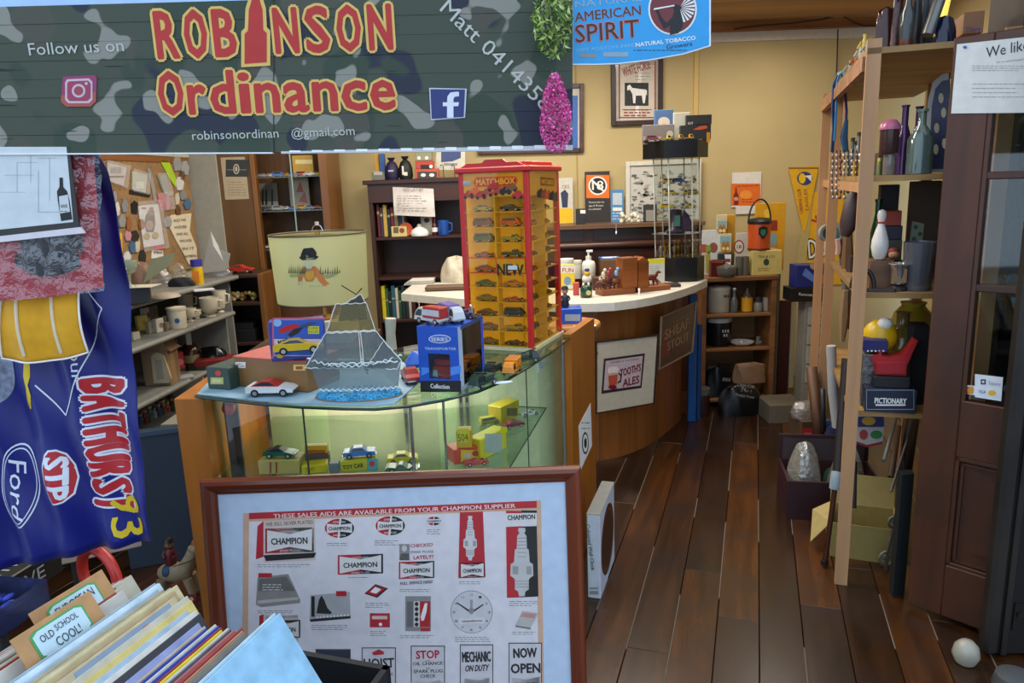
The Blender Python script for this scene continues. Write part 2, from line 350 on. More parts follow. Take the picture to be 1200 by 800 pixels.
# sagging flex under the cornice
P5 = lambda x, y: at(x, y, 5.7)
solo('electric_cord', 'thin dark electric cord sagging along the timber cornice above the yellow wall', 'cord', MB().tube([P5(860, 34), P5(890, 30), P5(930, 27), P5(962, 23), P5(985, 17), P5(1000, 26), P5(1012, 30), P5(1030, 30)], .006, mt('#33241a')))
solo('picture_chain', 'fine dark hanging chain beside the right end of the yellow wall', 'chain', MB().tube([at(982, 34, 5.735), at(980, 100, 5.79)], .005, DKM), None)
# ---- door 1: glazed leaf standing open
DW = mt('#4e2a16', .42, 0, 'wood', ax='z', sc=14, con=.25, worn='#3a2214')
dO = gz(1062, 712, 0); dB = gz(1143, 742, 0); DF = Face(dO+V(0, 0, .02), V(dB.x, dB.y, .02))
D = DF.q
def dz(x, y): return D(x, y)[1]
H = dz(1113, 45); WD = .74
door = MB(); s0 = .0; sw = D(1112, 300)[0]-D(1082, 300)[0]
sw = .115; gb = dz(1130, 470); gt = dz(1130, 128)+.28; mdt = gb
door.bx(0, sw, 0, .04, 0, H, DW); door.bx(WD-sw, WD, 0, .04, 0, H, DW)
door.bx(sw, WD-sw, 0, .04, 0, .2, DW); door.bx(sw, WD-sw, 0, .04, H-.11, H, DW); door.bx(sw, WD-sw, 0, .04, gb-.2, gb, DW)
d1 = struct('door_1', door, None, DF.M)
pz0, pz1 = .2, gb-.2
q = MB(); q.bx(sw, WD-sw, .014, .026, pz0, pz1, DW)
for k, (o_, t_) in enumerate(((0, .014), (.02, .008))):
    for a in ((sw+o_, sw+o_+t_, pz0+o_, pz1-o_), (WD-sw-o_-t_, WD-sw-o_, pz0+o_, pz1-o_), (sw+o_, WD-sw-o_, pz0+o_, pz0+o_+t_), (sw+o_, WD-sw-o_, pz1-o_-t_, pz1-o_)):
        q.bx(a[0], a[1], .001+k*.004, .014, a[2], a[3], DW)
q.bx(sw+.07, WD-sw-.07, .008, .014, pz0+.07, pz1-.07, DW); q.build('panel', d1)
mz = [dz(1150, 206), dz(1150, 338)]
q = MB()
for z in mz: q.bx(sw, WD-sw, .004, .036, z-.012, z+.012, DW)
q.bx(sw, sw+.012, .002, .038, gb, H-.11, DW); q.build('glazing_bar', d1)
zs = [gb]+mz[::-1]+[H-.11]
for a, b in zip(zs[:-1], zs[1:]): MB().bx(sw+.006, WD-sw, .018, .021, a+.006, b-.006, GL).build('pane', d1)
# notices on the door
f = DF
def stick(name, label, cat, draw, pts, mat, off=-.004, th=.002):
    b = MB(f); b.SOL(pts, th, mat, 0); draw(b)
    M = f.M @ Matrix.Translation((0, off, 0)); return solo(name, label, cat, b, M)
def dr(b):
    b.TX('We like', 1156, 68, 1206, 58, 10, INK, 2); b.TX('you to spend money here', 1168, 74, 1206, 70, 2, GRY, 2)
    b.LN(1140, 76, 1212, 84, 3, GRY, 2, .6); b.LN(1140, 96, 1212, 116, 4, GRY, 2, .6); b.EL(1131.5, 55.5, 2.4, 1.8, mt('#2a5aa8'), 3)
stick('notice', 'white printed notice pinned across the top of the open glazed door', 'notice', dr, [(1115, 133), (1212, 132), (1216, 42), (1122, 52)], mt('#cfcfca', .7))
def dr(b):
    b.TX('VISA', 1113, 459, 1123, 460, 4.5, mt('#1b2f7a'), 2); b.RC(1126, 454, 1139, 462, mt('#b8202a'), 2); b.EL(1136, 458, 4, 4, mt('#e09a20'), 3)
stick('card_sticker', 'small white payment card sticker low on the door glass, left one', 'sticker', dr, [(1109, 459), (1141, 464), (1141, 453), (1110, 450)], WHT, .0135)
def dr(b):
    b.RC(1148, 445, 1154, 451, mt('#444a58'), 2); b.RC(1149.8, 446.8, 1152.2, 449.2, WHT, 3); b.TX('Square', 1157, 451, 1171, 453, 4, mt('#8a93a8'), 2); b.TX('VISA', 1145, 461, 1154, 462, 3.5, mt('#1b2f7a'), 2); b.EL(1161, 461, 4.5, 3, YEL, 2)
stick('card_sticker', 'larger square white payment sticker low on the door glass, right one', 'sticker', dr, [(1141, 466), (1172, 471), (1174, 443), (1141, 439)], mt('#dde3ea'), .012)
# ---- door 2: darker leaf edge nearer the camera
A2 = gz(1153, 772, 0); F2 = Face(A2, A2+V(.55, -.03, 0))
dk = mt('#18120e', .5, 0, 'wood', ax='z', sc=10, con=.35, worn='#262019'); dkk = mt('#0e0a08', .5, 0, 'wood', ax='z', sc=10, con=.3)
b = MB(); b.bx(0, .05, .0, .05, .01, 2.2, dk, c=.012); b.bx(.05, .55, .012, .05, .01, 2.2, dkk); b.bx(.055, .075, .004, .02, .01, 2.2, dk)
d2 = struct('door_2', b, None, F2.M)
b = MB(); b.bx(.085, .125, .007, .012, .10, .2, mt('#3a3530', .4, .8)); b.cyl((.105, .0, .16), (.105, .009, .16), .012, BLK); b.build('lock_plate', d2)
# round stone and porcelain door stops
p = gz(1131, 776, 0); b = MB(); b.lathe([(.0, 0), (.03, .003), (.042, .03), (.036, .06), (.02, .078), (.001, .084)], mt('#9c9684', .35), c=(0, 0, 0)); solo('door_stop', 'round pale stone door stop on the floor before the open door', 'door stop', b, p)
p = gz(1188, 822, 0); b = MB(); b.lathe([(.0, 0), (.05, .003), (.065, .05), (.055, .09), (.03, .1), (.001, .1)], mt('#4a4c4c', .3)); solo('door_stop', 'dark round metal door weight at the bottom right corner', 'door stop', b, p)
# timber and shelf seen over the door
sp = MB(); Y0 = 2.95
pb = at(1160, 30, Y0)
# ---- things on the wall
def wallface(x0, x1, yb, Y=5.79, tilt=0): return FY(x0, yb, x1, yb+tilt, Y)
def framed(name, label, cat, x0, y0, x1, y1, Y, fm, fw, inner, draw, glass=True, tilt=-.037, th=.025):
    f = FY(x0, y1, x1, y1+(x1-x0)*tilt, Y); t = thing(name, label, cat, f); a = f.w; h = (y1-y0)*f.mp*1.02
    w_ = fw*f.mp
    b = MB(f)
    for g in ((0, w_, 0, h), (a-w_, a, 0, h), (w_, a-w_, 0, w_), (w_, a-w_, h-w_, h)): b.bx(g[0], g[1], -th, 0, g[2], g[3], fm, c=.003)
    part(t, 'frame', b)
    b = MB(f); b.bx(w_*.8, a-w_*.8, -th*.4, -.001, w_*.8, h-w_*.8, inner, c=0)
    b.P = Face(f.O-f.uy*(th*.4), f.O-f.uy*(th*.4)+f.ux*f.w); s_ = MB(b.P); draw(s_)
    for i in range(len(s_.v)): s_.v[i].y -= th*.4
    part(t, 'picture', b); 
    if s_.v: s_.keep = True; part(t, 'print', s_)
    if glass: part(t, 'glass', MB().bx(w_*.9, a-w_*.9, -th*.62, -th*.6, w_*.9, h-w_*.9, mt('#ffffff', .04, 0, 'glass', add=-.03), c=0))
    return t
WB = mt('#4a2c22', .4, 0, 'wood', ax='x')
framed('framed_picture', 'brown framed picture with a blue mount behind the camouflage sign end', 'picture', 560, 106, 684, 181, 5.79, WB, 5, mt('#b8b4a4'), lambda b: (b.RC(668, 112, 677, 177, mt('#2f5fae'), 1), b.RC(566, 112, 668, 177, mt('#9a9684'), 1)), tilt=-.02)
def dr(b):
    r = mt('#8c2420'); b.RC(727, 76, 767, 141, mt('#c8bfae'), 1)
    for g in ((725, 72, 726.5, 139), (767, 72, 768.5, 139), (725, 137, 768, 138.5), (729, 128, 764, 129)): b.RC(*g, r, 2)
    b.TX('WHITE HORSE', 731, 90, 763, 80, 10, r, 3, .01); b.LN(744, 84, 762, 95, 3, GRY, 2)
    b.RC(732, 97, 760, 124, INK, 2)
    b.PG([(735, 101), (738, 99), (741, 103), (755, 105), (757, 111), (755.5, 121), (753.5, 121), (752, 112), (745, 112), (744.5, 121), (742, 121), (741, 110), (738, 105), (735, 106)], WHT, 3)
    b.PG([(755, 104), (758, 106), (758, 112), (756, 108)], WHT, 3); b.LN(731, 127, 764, 137, 3, r, 3, 1.6)
    b.PG([(744, 137), (749, 76), (753, 76), (748, 137)], mt('#e8e4da'), 1.5)
framed('pub_mirror', 'dark framed bar mirror printed with a white horse on the wall', 'mirror', 716, 68, 776, 148, 5.79, mt('#33221a', .4), 5.5, mt('#b4aa98', .2), dr)
def dr(b):
    r2 = random.Random(5)
    for i in range(170):
        x = r2.uniform(740, 814); y = r2.uniform(199, 258); b.PG([(x, y), (x+r2.uniform(2, 6), y+r2.uniform(-1, 1)), (x+r2.uniform(1, 6), y+r2.uniform(1, 4)), (x-1, y+r2.uniform(1, 3))], r2.choice([GRY, mt('#5c5c58'), mt('#a4a49e'), mt('#6e6e66')]), 2+(i % 4)*.2)
framed('framed_picture', 'white framed black and white crowd poster behind the acrylic tower', 'picture', 733, 193, 820, 264, 5.77, mt('#d0cdc2', .5), 5, mt('#c4c2b8'), dr)
def sheet(name, label, cat, x0, y0, x1, y1, Y, mat, draw, tilt=-.037, th=.003, Yr=None):
    f = FY(x0, y1, x1, y1+(x1-x0)*tilt, Y, Yr); h = (y1-y0)*f.mp*1.02; b = MB(f); b.bx(0, f.w, 0, th, 0, h, mat, c=0); draw(b); return solo(name, label, cat, b, f)
def dr(b):
    b.RC(687, 205, 714, 232, ORG, 1); b.EL(700.5, 217.5, 11, 11, WHT, 2); b.EL(700.5, 217.5, 9.2, 9.2, INK, 3); b.TX('18', 694, 222.5, 707, 222, 10, WHT, 4, .02); b.PG([(692, 211), (693.5, 209.5), (709, 224), (707.5, 225.5)], WHT, 5)
    b.TX('Persons under the', 690, 238, 708, 237.5, 2, WHT, 2); b.TX('age of 18 years', 690, 242, 707, 241.5, 2, WHT, 2); b.TX('not admitted', 690, 246, 704, 245.5, 2, WHT, 2)
sheet('warning_sign', 'orange and black under 18 warning sign on the dark mantel', 'sign', 686, 204, 715, 262, 5.74, mt('#2e2a28'), dr)
sheet('poster', 'small blue and white leaflet beside the under 18 sign', 'poster', 716, 224, 731, 261, 5.74, mt('#4d86b8'), lambda b: (b.RC(718, 226, 729, 240, mt('#b8c4cc'), 1), b.RC(718, 243, 729, 247, WHT, 1), b.LN(718, 248, 729, 258, 3, WHT, 1)))
sheet('poster', 'white poster with yellow foot between display tower and under 18 sign', 'poster', 652, 211, 672, 262, 5.74, mt('#c6c2b4'), lambda b: (b.RC(654, 244, 671, 261, YEL, 1), b.PG([(659, 243), (657, 226), (662, 222), (666, 227), (665, 243)], mt('#2c3450'), 2), b.TX('CKS', 659, 221, 667, 220.5, 4, mt('#8c3020'), 2)))
def dr(b):
    b.RC(857, 215, 891, 241, mt('#dd6a1e'), 1); b.TX('stop drop and roll', 862, 219, 888, 218, 2.2, mt('#8c1a10'), 2, .02)
    b.PG([(860, 240), (859.5, 229), (861.5, 225), (861.6, 220), (863.4, 220), (863.6, 225), (865.6, 229), (865.2, 240)], mt('#7a1a12'), 2); b.RC(860.3, 231, 865, 235, mt('#c49a70'), 3); b.LN(870, 232, 886, 238, 2, mt('#7a1a12'), 2, .6); b.EL(874, 228, 7, 5, mt('#e8903a'), 1.5)
o = sheet('poster', 'orange advertisement with a bottle on a white card on the yellow wall', 'poster', 857, 204, 891, 243, 5.79, mt('#dcd6cc'), dr)
sheet('price_card', 'blank white card hanging under the orange bottle advertisement', 'card', 862, 243, 888, 251, 5.785, mt('#d8d4cc'), lambda b: None)
f = FY(925, 200, 958, 197, 5.78); b = MB(f); b.SOL([(924, 197), (959, 194), (959, 198), (944, 271), (941, 271), (925, 201)], .004, mt('#d8a410', .7, 0, 'cloth'))
b.TX('EAGLE', 929, 201, 952, 199, 0.1, INK, 2); b.EL(943, 209, 9, 8, mt('#283a78'), 1.5); b.EL(940, 209, 4, 6, YEL, 2); b.PG([(942, 206), (951, 205), (951, 213), (946, 208)], WHT, 3)
b.TX('CARNIVAL CLUB', 941.5, 250, 938, 221, 4, mt('#a44a18'), 2, .02); b.TX('EAGLES', 948, 246, 945.5, 221, 4, mt('#a44a18'), 2, .02)
b.RC(924, 196, 959, 198, mt('#8c6414'), 2)
solo('pennant', 'yellow triangular club pennant hanging on the far wall', 'pennant', b, f)
f = FY(930, 335, 985, 333, 5.79); b = MB(f)
b.SOL([(935, 335), (952, 225), (988, 225), (990, 333)], .006, mt('#dca60e', .7, 0, 'cloth')); b.SOL([(929, 335), (944, 235), (953, 224), (941, 335)], .004, mt('#b8a468', .7), -.006)
b.EL(975, 275, 13, 17, mt('#8c8c8c'), 3); b.EL(975, 275, 9, 12, mt('#2c6a78'), 4); b.TX('X', 960, 268, 966, 262, 14, mt('#b02418'), 3, .03)
b.TX('DU', 948, 303, 968, 300, 22, INK, 3, .06); b.TX('DU', 948, 303, 968, 300, 22, WHT, 4, .01)
solo('club_banner', 'large yellow sports banner behind the raw timber shelf posts', 'banner', b, f)
# ================================================================ HANGING SIGN IN FRONT
CAMO = mt('#424a3c', .75, 0, 'camo')
YS = 1.5
f = FY(-90, 181, 671, 176, YS)
t = thing('shop_sign', 'large camouflage painted board sign with red lettering hanging above the entrance', 'sign', f)
top = lambda x: 8-.0267*x; bot = lambda x: 180.5-.006*x
n = 8
for i in range(n):
    g = lambda x, k: top(x)+(bot(x)-top(x))*k/n
    xa = (-90, 671)
    b = MB(f); b.SOL([(xa[0], g(xa[0], i+1)-.35), (xa[1], g(xa[1], i+1)-.35), (xa[1], g(xa[1], i)), (xa[0], g(xa[0], i))], .018, CAMO, [0, .0006, .0002, .0008, 0, .0005, .0001, .0007][i]); part(t, 'board', b)
b = MB(f); b.SOL([(-90, top(-90)), (300, 0), (300, -12), (-90, -14)], .02, mt('#a9c6e8', .6)); part(t, 'sky_strip', b, 'pale blue strip standing in for the sky')  # made-up strip in place of the bright open sky above the boards
b = MB(f); b.SOL([(318, 0), (321, 0), (321, -6), (318, -6)], .004, WHT, -.003); b.SOL([(320.3, -8), (321.3, -8), (321.3, 179), (320.3, 179)], .002, mt('#22251f'), -.0012); part(t, 'join_strip', b)
b = MB(f)
b.SOL([(-90, 182), (320, 180), (320, 178.4), (-90, 180.2)], .012, mt('#d6d6d6', .3, .4), -.004); b.SOL([(330, 180), (671, 176), (671, 170), (330, 177.5)], .012, mt('#bdbdbd', .35, .3), -.004)
for k in range(13):
    x = 340+k*26; y = 178.6-(x-330)*.0135; dy = 2+(x-330)*.008; b.RC(x, y-dy, x+13, y, mt('#f0f0f0', .4), 9)
part(t, 'edge_strip', b, 'white metal edge strip')
CRM = mt('#d8b45c', .55); SR = mt('#b3251f', .55)
b = MB(f)
def big(s, x0, y0, x1, y1, h):
    b.TX(s, x0, y0, x1, y1, h, CRM, 3, .08); b.TX(s, x0, y0, x1, y1, h, SR, 4, .028)
def bigs(word, x0, y0, x1, y1, h, gap=4):       # letters of equal width, condensed
    ws = [(.42 if c in 'i' else .72 if c == 'r' else 1) for c in word]; tot = sum(ws); k = (x1-x0-gap*(len(word)-1))/tot; x = x0
    for c, w_ in zip(word, ws):
        ya = y0+(y1-y0)*(x-x0)/(x1-x0); yb_ = y0+(y1-y0)*(x+k*w_-x0)/(x1-x0); big(c, x, ya, x+k*w_, yb_, h); x += k*w_+gap
bigs('ROB', 187, 68, 278, 65, 49, 10)
bigs('NSON', 325, 62, 460, 57, 47, 11)
bigs('Ordinance', 190, 134, 463, 127, 46, 7)
bl = [(287, 75), (287, 40), (291, 36), (292, 12), (296, -2), (300, -8), (304, -2), (308, 12), (309, 35), (313, 39), (313, 73)]
b.PG([(283, 79), (283, 37), (287, 33), (288, 10), (293, -6), (300, -14), (307, -6), (312, 10), (313, 32), (317, 36), (317, 77)], CRM, 3); b.PG(bl, SR, 4)
lw_ = mt('#b9bab0', .6)
b.TX('Follow us on', 35, 65, 146, 60, 13, lw_, 3, -.005)
b.TX('robinsonordinan', 226, 164, 327, 161, 10, lw_, 3, -.005); b.TX('@gmail.com', 342, 161, 416, 158, 10, lw_, 3, -.005)
b.TX('Matt 0414358', 515, 12, 637, 131, 17, lw_, 3, -.005)
part(t, 'lettering', b)
b = MB(f)
b.PG([(74, 90), (112, 88), (114, 92), (113, 119), (107, 125), (78, 125), (72, 119)], mt('#8e2f5c', .5), 3); b.PG([(72, 112), (113, 108), (113, 119), (107, 125), (78, 125), (72, 119)], mt('#a84a3c', .5), 3.4)
iw = mt('#c9b2bb', .5)
def ring(cx, cy, rx, ry, w_, mat, L, inner): b.EL(cx, cy, rx, ry, mat, L); b.EL(cx, cy, rx-w_, ry-w_, inner, L+.6)
b.PG([(79, 93), (105, 92), (109, 96), (109, 117), (105, 121), (81, 121), (77, 117), (77, 97)], iw, 4); b.PG([(81, 95.5), (104, 94.5), (107, 98), (107, 115), (103, 118.5), (82, 118.5), (79.5, 115), (79.5, 98)], mt('#9a3450', .5), 4.6)
ring(93, 106.5, 8, 8, 2.6, iw, 5.2, mt('#a03a48', .5)); b.EL(102, 98, 1.7, 1.7, iw, 5.5)
part(t, 'camera_logo', b)
b = MB(f); b.PG([(503, 103), (547, 104), (545, 138), (505, 141)], mt('#c4c8d0', .5), 3); b.PG([(504.5, 104.5), (545, 105), (543.5, 137), (506, 139.5)], mt('#252f6a', .5), 4)
b.PG([(524, 138), (524, 124.5), (519, 124.5), (519, 120), (524, 120), (524.5, 113), (528, 108.5), (536, 107.5), (538, 108), (538, 113), (533, 113.5), (531.5, 116), (531.5, 120), (538, 120), (537, 124.5), (531.5, 124.5), (531.5, 138)], mt('#dadde4', .5), 5)
part(t, 'letter_logo', b)
# ---- blue tobacco sign
f = FY(671, 76, 832, 70, YS+.005)
t = thing('tobacco_sign', 'glossy sky blue tobacco sign with a red roundel hanging beside the camouflage board', 'sign', f)
CY = mt('#1696d2', .3)
edge = [(670.5, 76), (700, 76), (725, 75), (760, 71), (800, 64), (833, 54), (833, -14), (670.5, -14)]
b = MB(f); b.SOL(edge, .006, mt('#dfe6ea', .4)); part(t, 'board', b)
b = MB(f); b.PG([(671.5, 74.4), (700, 74.4), (725, 73.5), (760, 69.5), (800, 62.5), (831, 53), (831, -13), (671.5, -13)], CY, 1)
sal = mt('#c96a5a', .4); 
b.TX('NATURAL', 674, 9, 752, 1, 7, mt('#8fa4b4', .4), 2, .01); b.TX('AMERICAN', 674, 25.5, 751, 17, 10, mt('#d9705c', .4), 2, .03); b.TX('AMERICAN', 674, 25.5, 751, 17, 10, mt('#30201c', .4), 3, -.01)
b.TX('SPIRIT', 675, 50, 749, 43, 19, mt('#d9603c', .4), 2, .04); b.TX('SPIRIT', 675, 50, 749, 43, 19, mt('#241a18', .4), 3, -.01)
b.TX('100% ADDITIVE-FREE', 676, 61, 743, 55, 3.6, mt('#7fb6d4', .4), 2, .01); b.TX('NATURAL TOBACCO', 745, 55, 815, 46.5, 4.2, WHT, 2, .03)
b.RC(679, 63, 699, 67.5, GRY, 2); b.RC(707, 61, 736, 66.5, mt('#8aa0ac'), 2); b.LN(742, 58, 812, 60, 1, INK, 2); b.TX('Growers', 781, 58, 811, 53.5, 5, mt('#1c2c3c'), 3)
DR = mt('#6e1e22', .4); b.EL(788, 11, 28.5, 30, WHT, 2, 32); b.EL(788, 11, 26.5, 28, DR, 3, 32)
b.PG([(785, 41), (785, 30), (778, 34), (772, 22), (768, 12), (771, 11), (776, 22), (781, 27), (788, 20), (790, 13), (788, 8), (791, 5), (797, 7), (799, 14), (801, 24), (799, 33), (795, 39)], INK, 4)
for i in range(9):
    a = -1.25+i*.27; b.PG([(796+2*math.cos(a), 9-2*math.sin(a)), (796+18*math.cos(a-.07), 9-18*math.sin(a-.07)), (796+18*math.cos(a+.09), 9-18*math.sin(a+.09))], WHT, 4.5)
b.PG([(766, 10), (790, 6), (790, 7.5), (766, 12)], WHT, 5); part(t, 'print', b)
# ---- shrub sprays in front of the sign end
def sprays(name, label, cat, cx, cy, rx, ry, Y, cols, n, sz, leafy, group=None):
    p0 = at(cx, cy, Y); k = mpp(p0); t = thing(name, label, cat, p0); r2 = random.Random(n)
    b = MB()
    for i in range(n):
        a = r2.uniform(0, 2*PI); rr_ = math.sqrt(r2.random()); z = rr_*math.sin(a)*ry; wd = rx*(.55+.45*(1-(z/ry+1)/2)) if not leafy else rx
        c = V(rr_*math.cos(a)*wd*k, r2.uniform(-.5, .5)*rx*k, z*k); d1_ = V(r2.uniform(-1, 1), r2.uniform(-1, 1), r2.uniform(-1, 1)).normalized(); d2_ = d1_.cross(V(r2.uniform(-1, 1), r2.uniform(-1, 1), r2.uniform(-1, 1))).normalized()
        s_ = sz*r2.uniform(.6, 1.2)*k; l = s_*(2.1 if leafy else 1)
        nn_ = d1_.cross(d2_)*s_*.35
        b.add([c-d1_*l, c-d2_*s_*.7+nn_, c+d1_*l, c+d2_*s_*.7+nn_], [(0, 1, 2), (0, 2, 3)], cols[r2.randrange(len(cols))])
    o = part(t, 'leaf_cluster' if leafy else 'petal_cluster', b); o['kind'] = 'stuff'
    b = MB(); b.tube([V(0, .01, -ry*k*.8), V(.004, .01, 0), V(-.004, .02, ry*k*1.1)], .0018, mt('#5a4a28'), 6); part(t, 'stem', b)
    return t
PK = [mt(h, .6) for h in ('#e85aa4', '#f070b4', '#d84090', '#ff98cc', '#c03078')]
LF = [mt(h, .45) for h in ('#7d9a34', '#5d7d26', '#a8ba58', '#c2cc84', '#46621e')]
sprays('flower_spray', 'pink crepe myrtle flower spray against the right end of the camouflage sign', 'flowers', 651, 133, 23, 45, 1.455, PK, 1700, 2.1, False)
sprays('leafy_branch', 'green leafy branch at the top right corner of the camouflage sign', 'branch', 648, 25, 23, 42, 1.455, LF, 420, 2.7, True)
# ================================================================ FLAG AND WHAT HANGS OVER IT
YF = 1.62
f = FY(0, 640, 180, 633, YF)
def disp(u, w):
    return .011*math.sin(u*62+w*5)+.007*math.sin(u*29-w*8+1)+.004*math.sin(w*30+u*40)
def flagpt(px, py):
    u, w_ = f.q(px, py); return u, w_
BL = mt('#08126a', .42, 0, 'cloth', con=.08, sc=6)
def fx(t):   # right edge
    ys = [(165, 108), (200, 130), (260, 137), (330, 146), (420, 153), (520, 168), (633, 181)]
    for (a, xa), (b_, xb) in zip(ys[:-1], ys[1:]):
        if t <= b_: return xa+(xb-xa)*(t-a)/(b_-a)
    return 181
def fg(u, v):
    yb = 674-.232*(u*181+0)*1.0; y = 165+(yb-165)*v
    if u > .9: y = min(y, 633+(1-u)*60)
    x = -35+(fx(min(y, 633))+35)*u; a, b_ = f.q(x, y); return (a, disp(a, b_), b_)
t = thing('racing_flag', 'royal blue satin motor racing flag hanging at the left edge of the entrance', 'flag', f)
o = part(t, 'cloth', MB().grid(fg, 70, 50, BL)); md = o.modifiers.new('thick', 'SOLIDIFY'); md.thickness = .0012
b = MB(f)
FR = mt('#b01a22', .45); FW = mt('#d6dae2', .5); FY_ = mt('#d4b414', .45)
# lettering runs down the flag
def down(s, x0, y0, x1, y1, h, mat, L, off=0, sk=0): b.TX(s, x0, y0, x1, y1, h, mat, L, off, sk)
lets = 'BATHURST'; 
for i, c in enumerate(lets):
    y0 = 442+i*19.6; x0 = 99+i*1.55
    down(c, x0, y0+2.2, x0+1.5, y0+17.2, 43.5, FW, 3, .095); down(c, x0, y0+2.2, x0+1.5, y0+17.2, 43.5, FR, 5, .045)
down('9', 129, 582, 132, 602, 35, FY_, 6, .02); down('3', 132, 606, 135, 628, 35, FY_, 6, .02)
pts = [(56, 530), (60, 525), (68, 525), (78, 531), (87, 545), (91, 560), (89, 578), (80, 585), (66, 589), (60, 582), (54, 566), (52, 546)]
b.PG(pts, FW, 3); b.PG([(72+(x-72)*.9, 557+(y-557)*.93) for x, y in pts], FR, 4.2); down('STP', 57, 534, 62, 580, 21, FW, 5.6, .05)
b.EL(22, 569, 22, 49, FW, 3, 36); b.EL(22, 569, 20.5, 47, BL, 4.2, 36); b.EL(22, 569, 18.5, 44, FW, 5.4, 36); b.EL(22, 569, 17.5, 42.5, BL, 6.6, 36); down('Ford', 12, 537, 15, 603, 16, FW, 7.8, .0, .25)
down('our', 88, 408, 91, 445, 9, FW, 4)
for a_, c_ in (((44, 450), (78, 486)), ((78, 486), (124, 360)), ((124, 360), (108, 340))):
    dx, dy = c_[0]-a_[0], c_[1]-a_[1]; l = math.hypot(dx, dy); nx, ny = -dy/l*.7, dx/l*.7
    b.PG([(a_[0]+nx, a_[1]+ny), (c_[0]+nx, c_[1]+ny), (c_[0]-nx, c_[1]-ny), (a_[0]-nx, a_[1]-ny)], FW, 4)
b.PG([(30, 425), (36, 425), (38, 440), (36, 450), (40, 462), (38, 478), (34, 480), (31, 470), (33, 455), (30, 440)], FY_, 4)
b.EL(-4, 435, 19, 38, mt('#7c8498', .6, 0, 'plain', con=.4, sc=90), 4)
# cut the print finely so that it follows the folds
bm = bmesh.new(); me = bpy.data.meshes.new('tmp'); me.from_pydata([tuple(v) for v in b.v], [], b.f); bm.from_mesh(me)
for fc, mi_ in zip(bm.faces, b.m): fc.material_index = mi_
bmesh.ops.triangulate(bm, faces=bm.faces)
for k in range(-8, 48): bmesh.ops.bisect_plane(bm, geom=bm.verts[:]+bm.edges[:]+bm.faces[:], plane_co=(k*.008, 0, 0), plane_no=(1, 0, 0), dist=1e-6)
for k in range(-8, 30): bmesh.ops.bisect_plane(bm, geom=bm.verts[:]+bm.edges[:]+bm.faces[:], plane_co=(0, 0, k*.025), plane_no=(0, 0, 1), dist=1e-6)
for v in bm.verts: v.co.y = v.co.y*.8+disp(v.co.x, v.co.z)-.0012
bm.to_mesh(me); bm.free(); me.name = 'lettering'
for q_ in b.mats: me.materials.append(q_)
o = bpy.data.objects.new('lettering', me); COL.objects.link(o); o.parent = t
# yellow cloth bag with white piping
f = FY(0, 425, 100, 421, 1.56); t = thing('stubby_cloth', 'yellow cloth pouch with white piping hanging below the red packet', 'pouch', f)
YC = mt('#d89c0c', .75, 0, 'cloth', con=.1)
def yb(x): return 424-.0022*(x-35)**2*1.1 if x > 35 else 424-.004*(x-35)**2
xl = lambda y: 0+(y-345)*.05; xr = lambda y: 92+(y-345)*.155
def pg(u, v, d=0):
    y0 = 340; x = xl(390)+(xr(y0+v*(yb(u*100)-y0))-xl(390))*u; y = y0+(yb(x)-y0)*v; a, c = f.q(x, y); return (a, d+.006*math.sin(a*70)-.004*math.sin(PI*v)*3, c)
o = part(t, 'cloth', MB().grid(lambda u, v: pg(u, v), 20, 14, YC)); o.modifiers.new('thick', 'SOLIDIFY').thickness = .004
b = MB(); b.tube([pg(0, v/12, -.003) for v in range(13)]+[pg(u/16, 1, -.003) for u in range(1, 17)]+[pg(1, 1-v/12, -.003) for v in range(1, 13)], .0022, mt('#e8e4da', .7)); part(t, 'piping', b, 'white piping')
b = MB(); 
for u0, u1 in ((.22, .3), (.66, .72)): b.tube([pg(u0+(u1-u0)*v/10, v/10*.9, -.002) for v in range(11)], .0035, mt('#d8c8a8', .7))
part(t, 'stripe', b, 'pale stripes')
# red packet in clear film
f = FY(0, 352, 125, 336, 1.525); t = thing('red_packet', 'red backing card in crinkled clear plastic with a black item inside', 'packet', f)
b = MB(f); b.SOL([(-30, 355), (60, 348), (121, 337), (108, 176), (-30, 176)], .003, mt('#a8202a', .5)); part(t, 'backing_card', b)
b = MB(f); c_ = f.q(62, 290); 
def bgf(u, v):
    x = 18+80*u; y = 275+48*v*(1-abs(u-.5)**2*1.1); a, c = f.q(x, y); return (a, -.012*math.sin(PI*u)-.003*math.sin(a*260), c)
part(t, 'black_item', MB().grid(bgf, 30, 8, mt('#15171a', .3)), 'black rubbery item')
def ff(u, v):
    x = -30+(151+4*v)*u; y = 176+(356-176)*v-16*u*v-3*(1-v); a, c = f.q(x, y); return (a, -.014+.004*math.sin(u*37+v*9)+.003*math.sin(v*41-u*13), c)
part(t, 'plastic_film', MB().grid(ff, 50, 40, mt('#ffffff', .1, 0, 'film', mix=.22, df=.1, sc=90)), 'crinkled clear film')
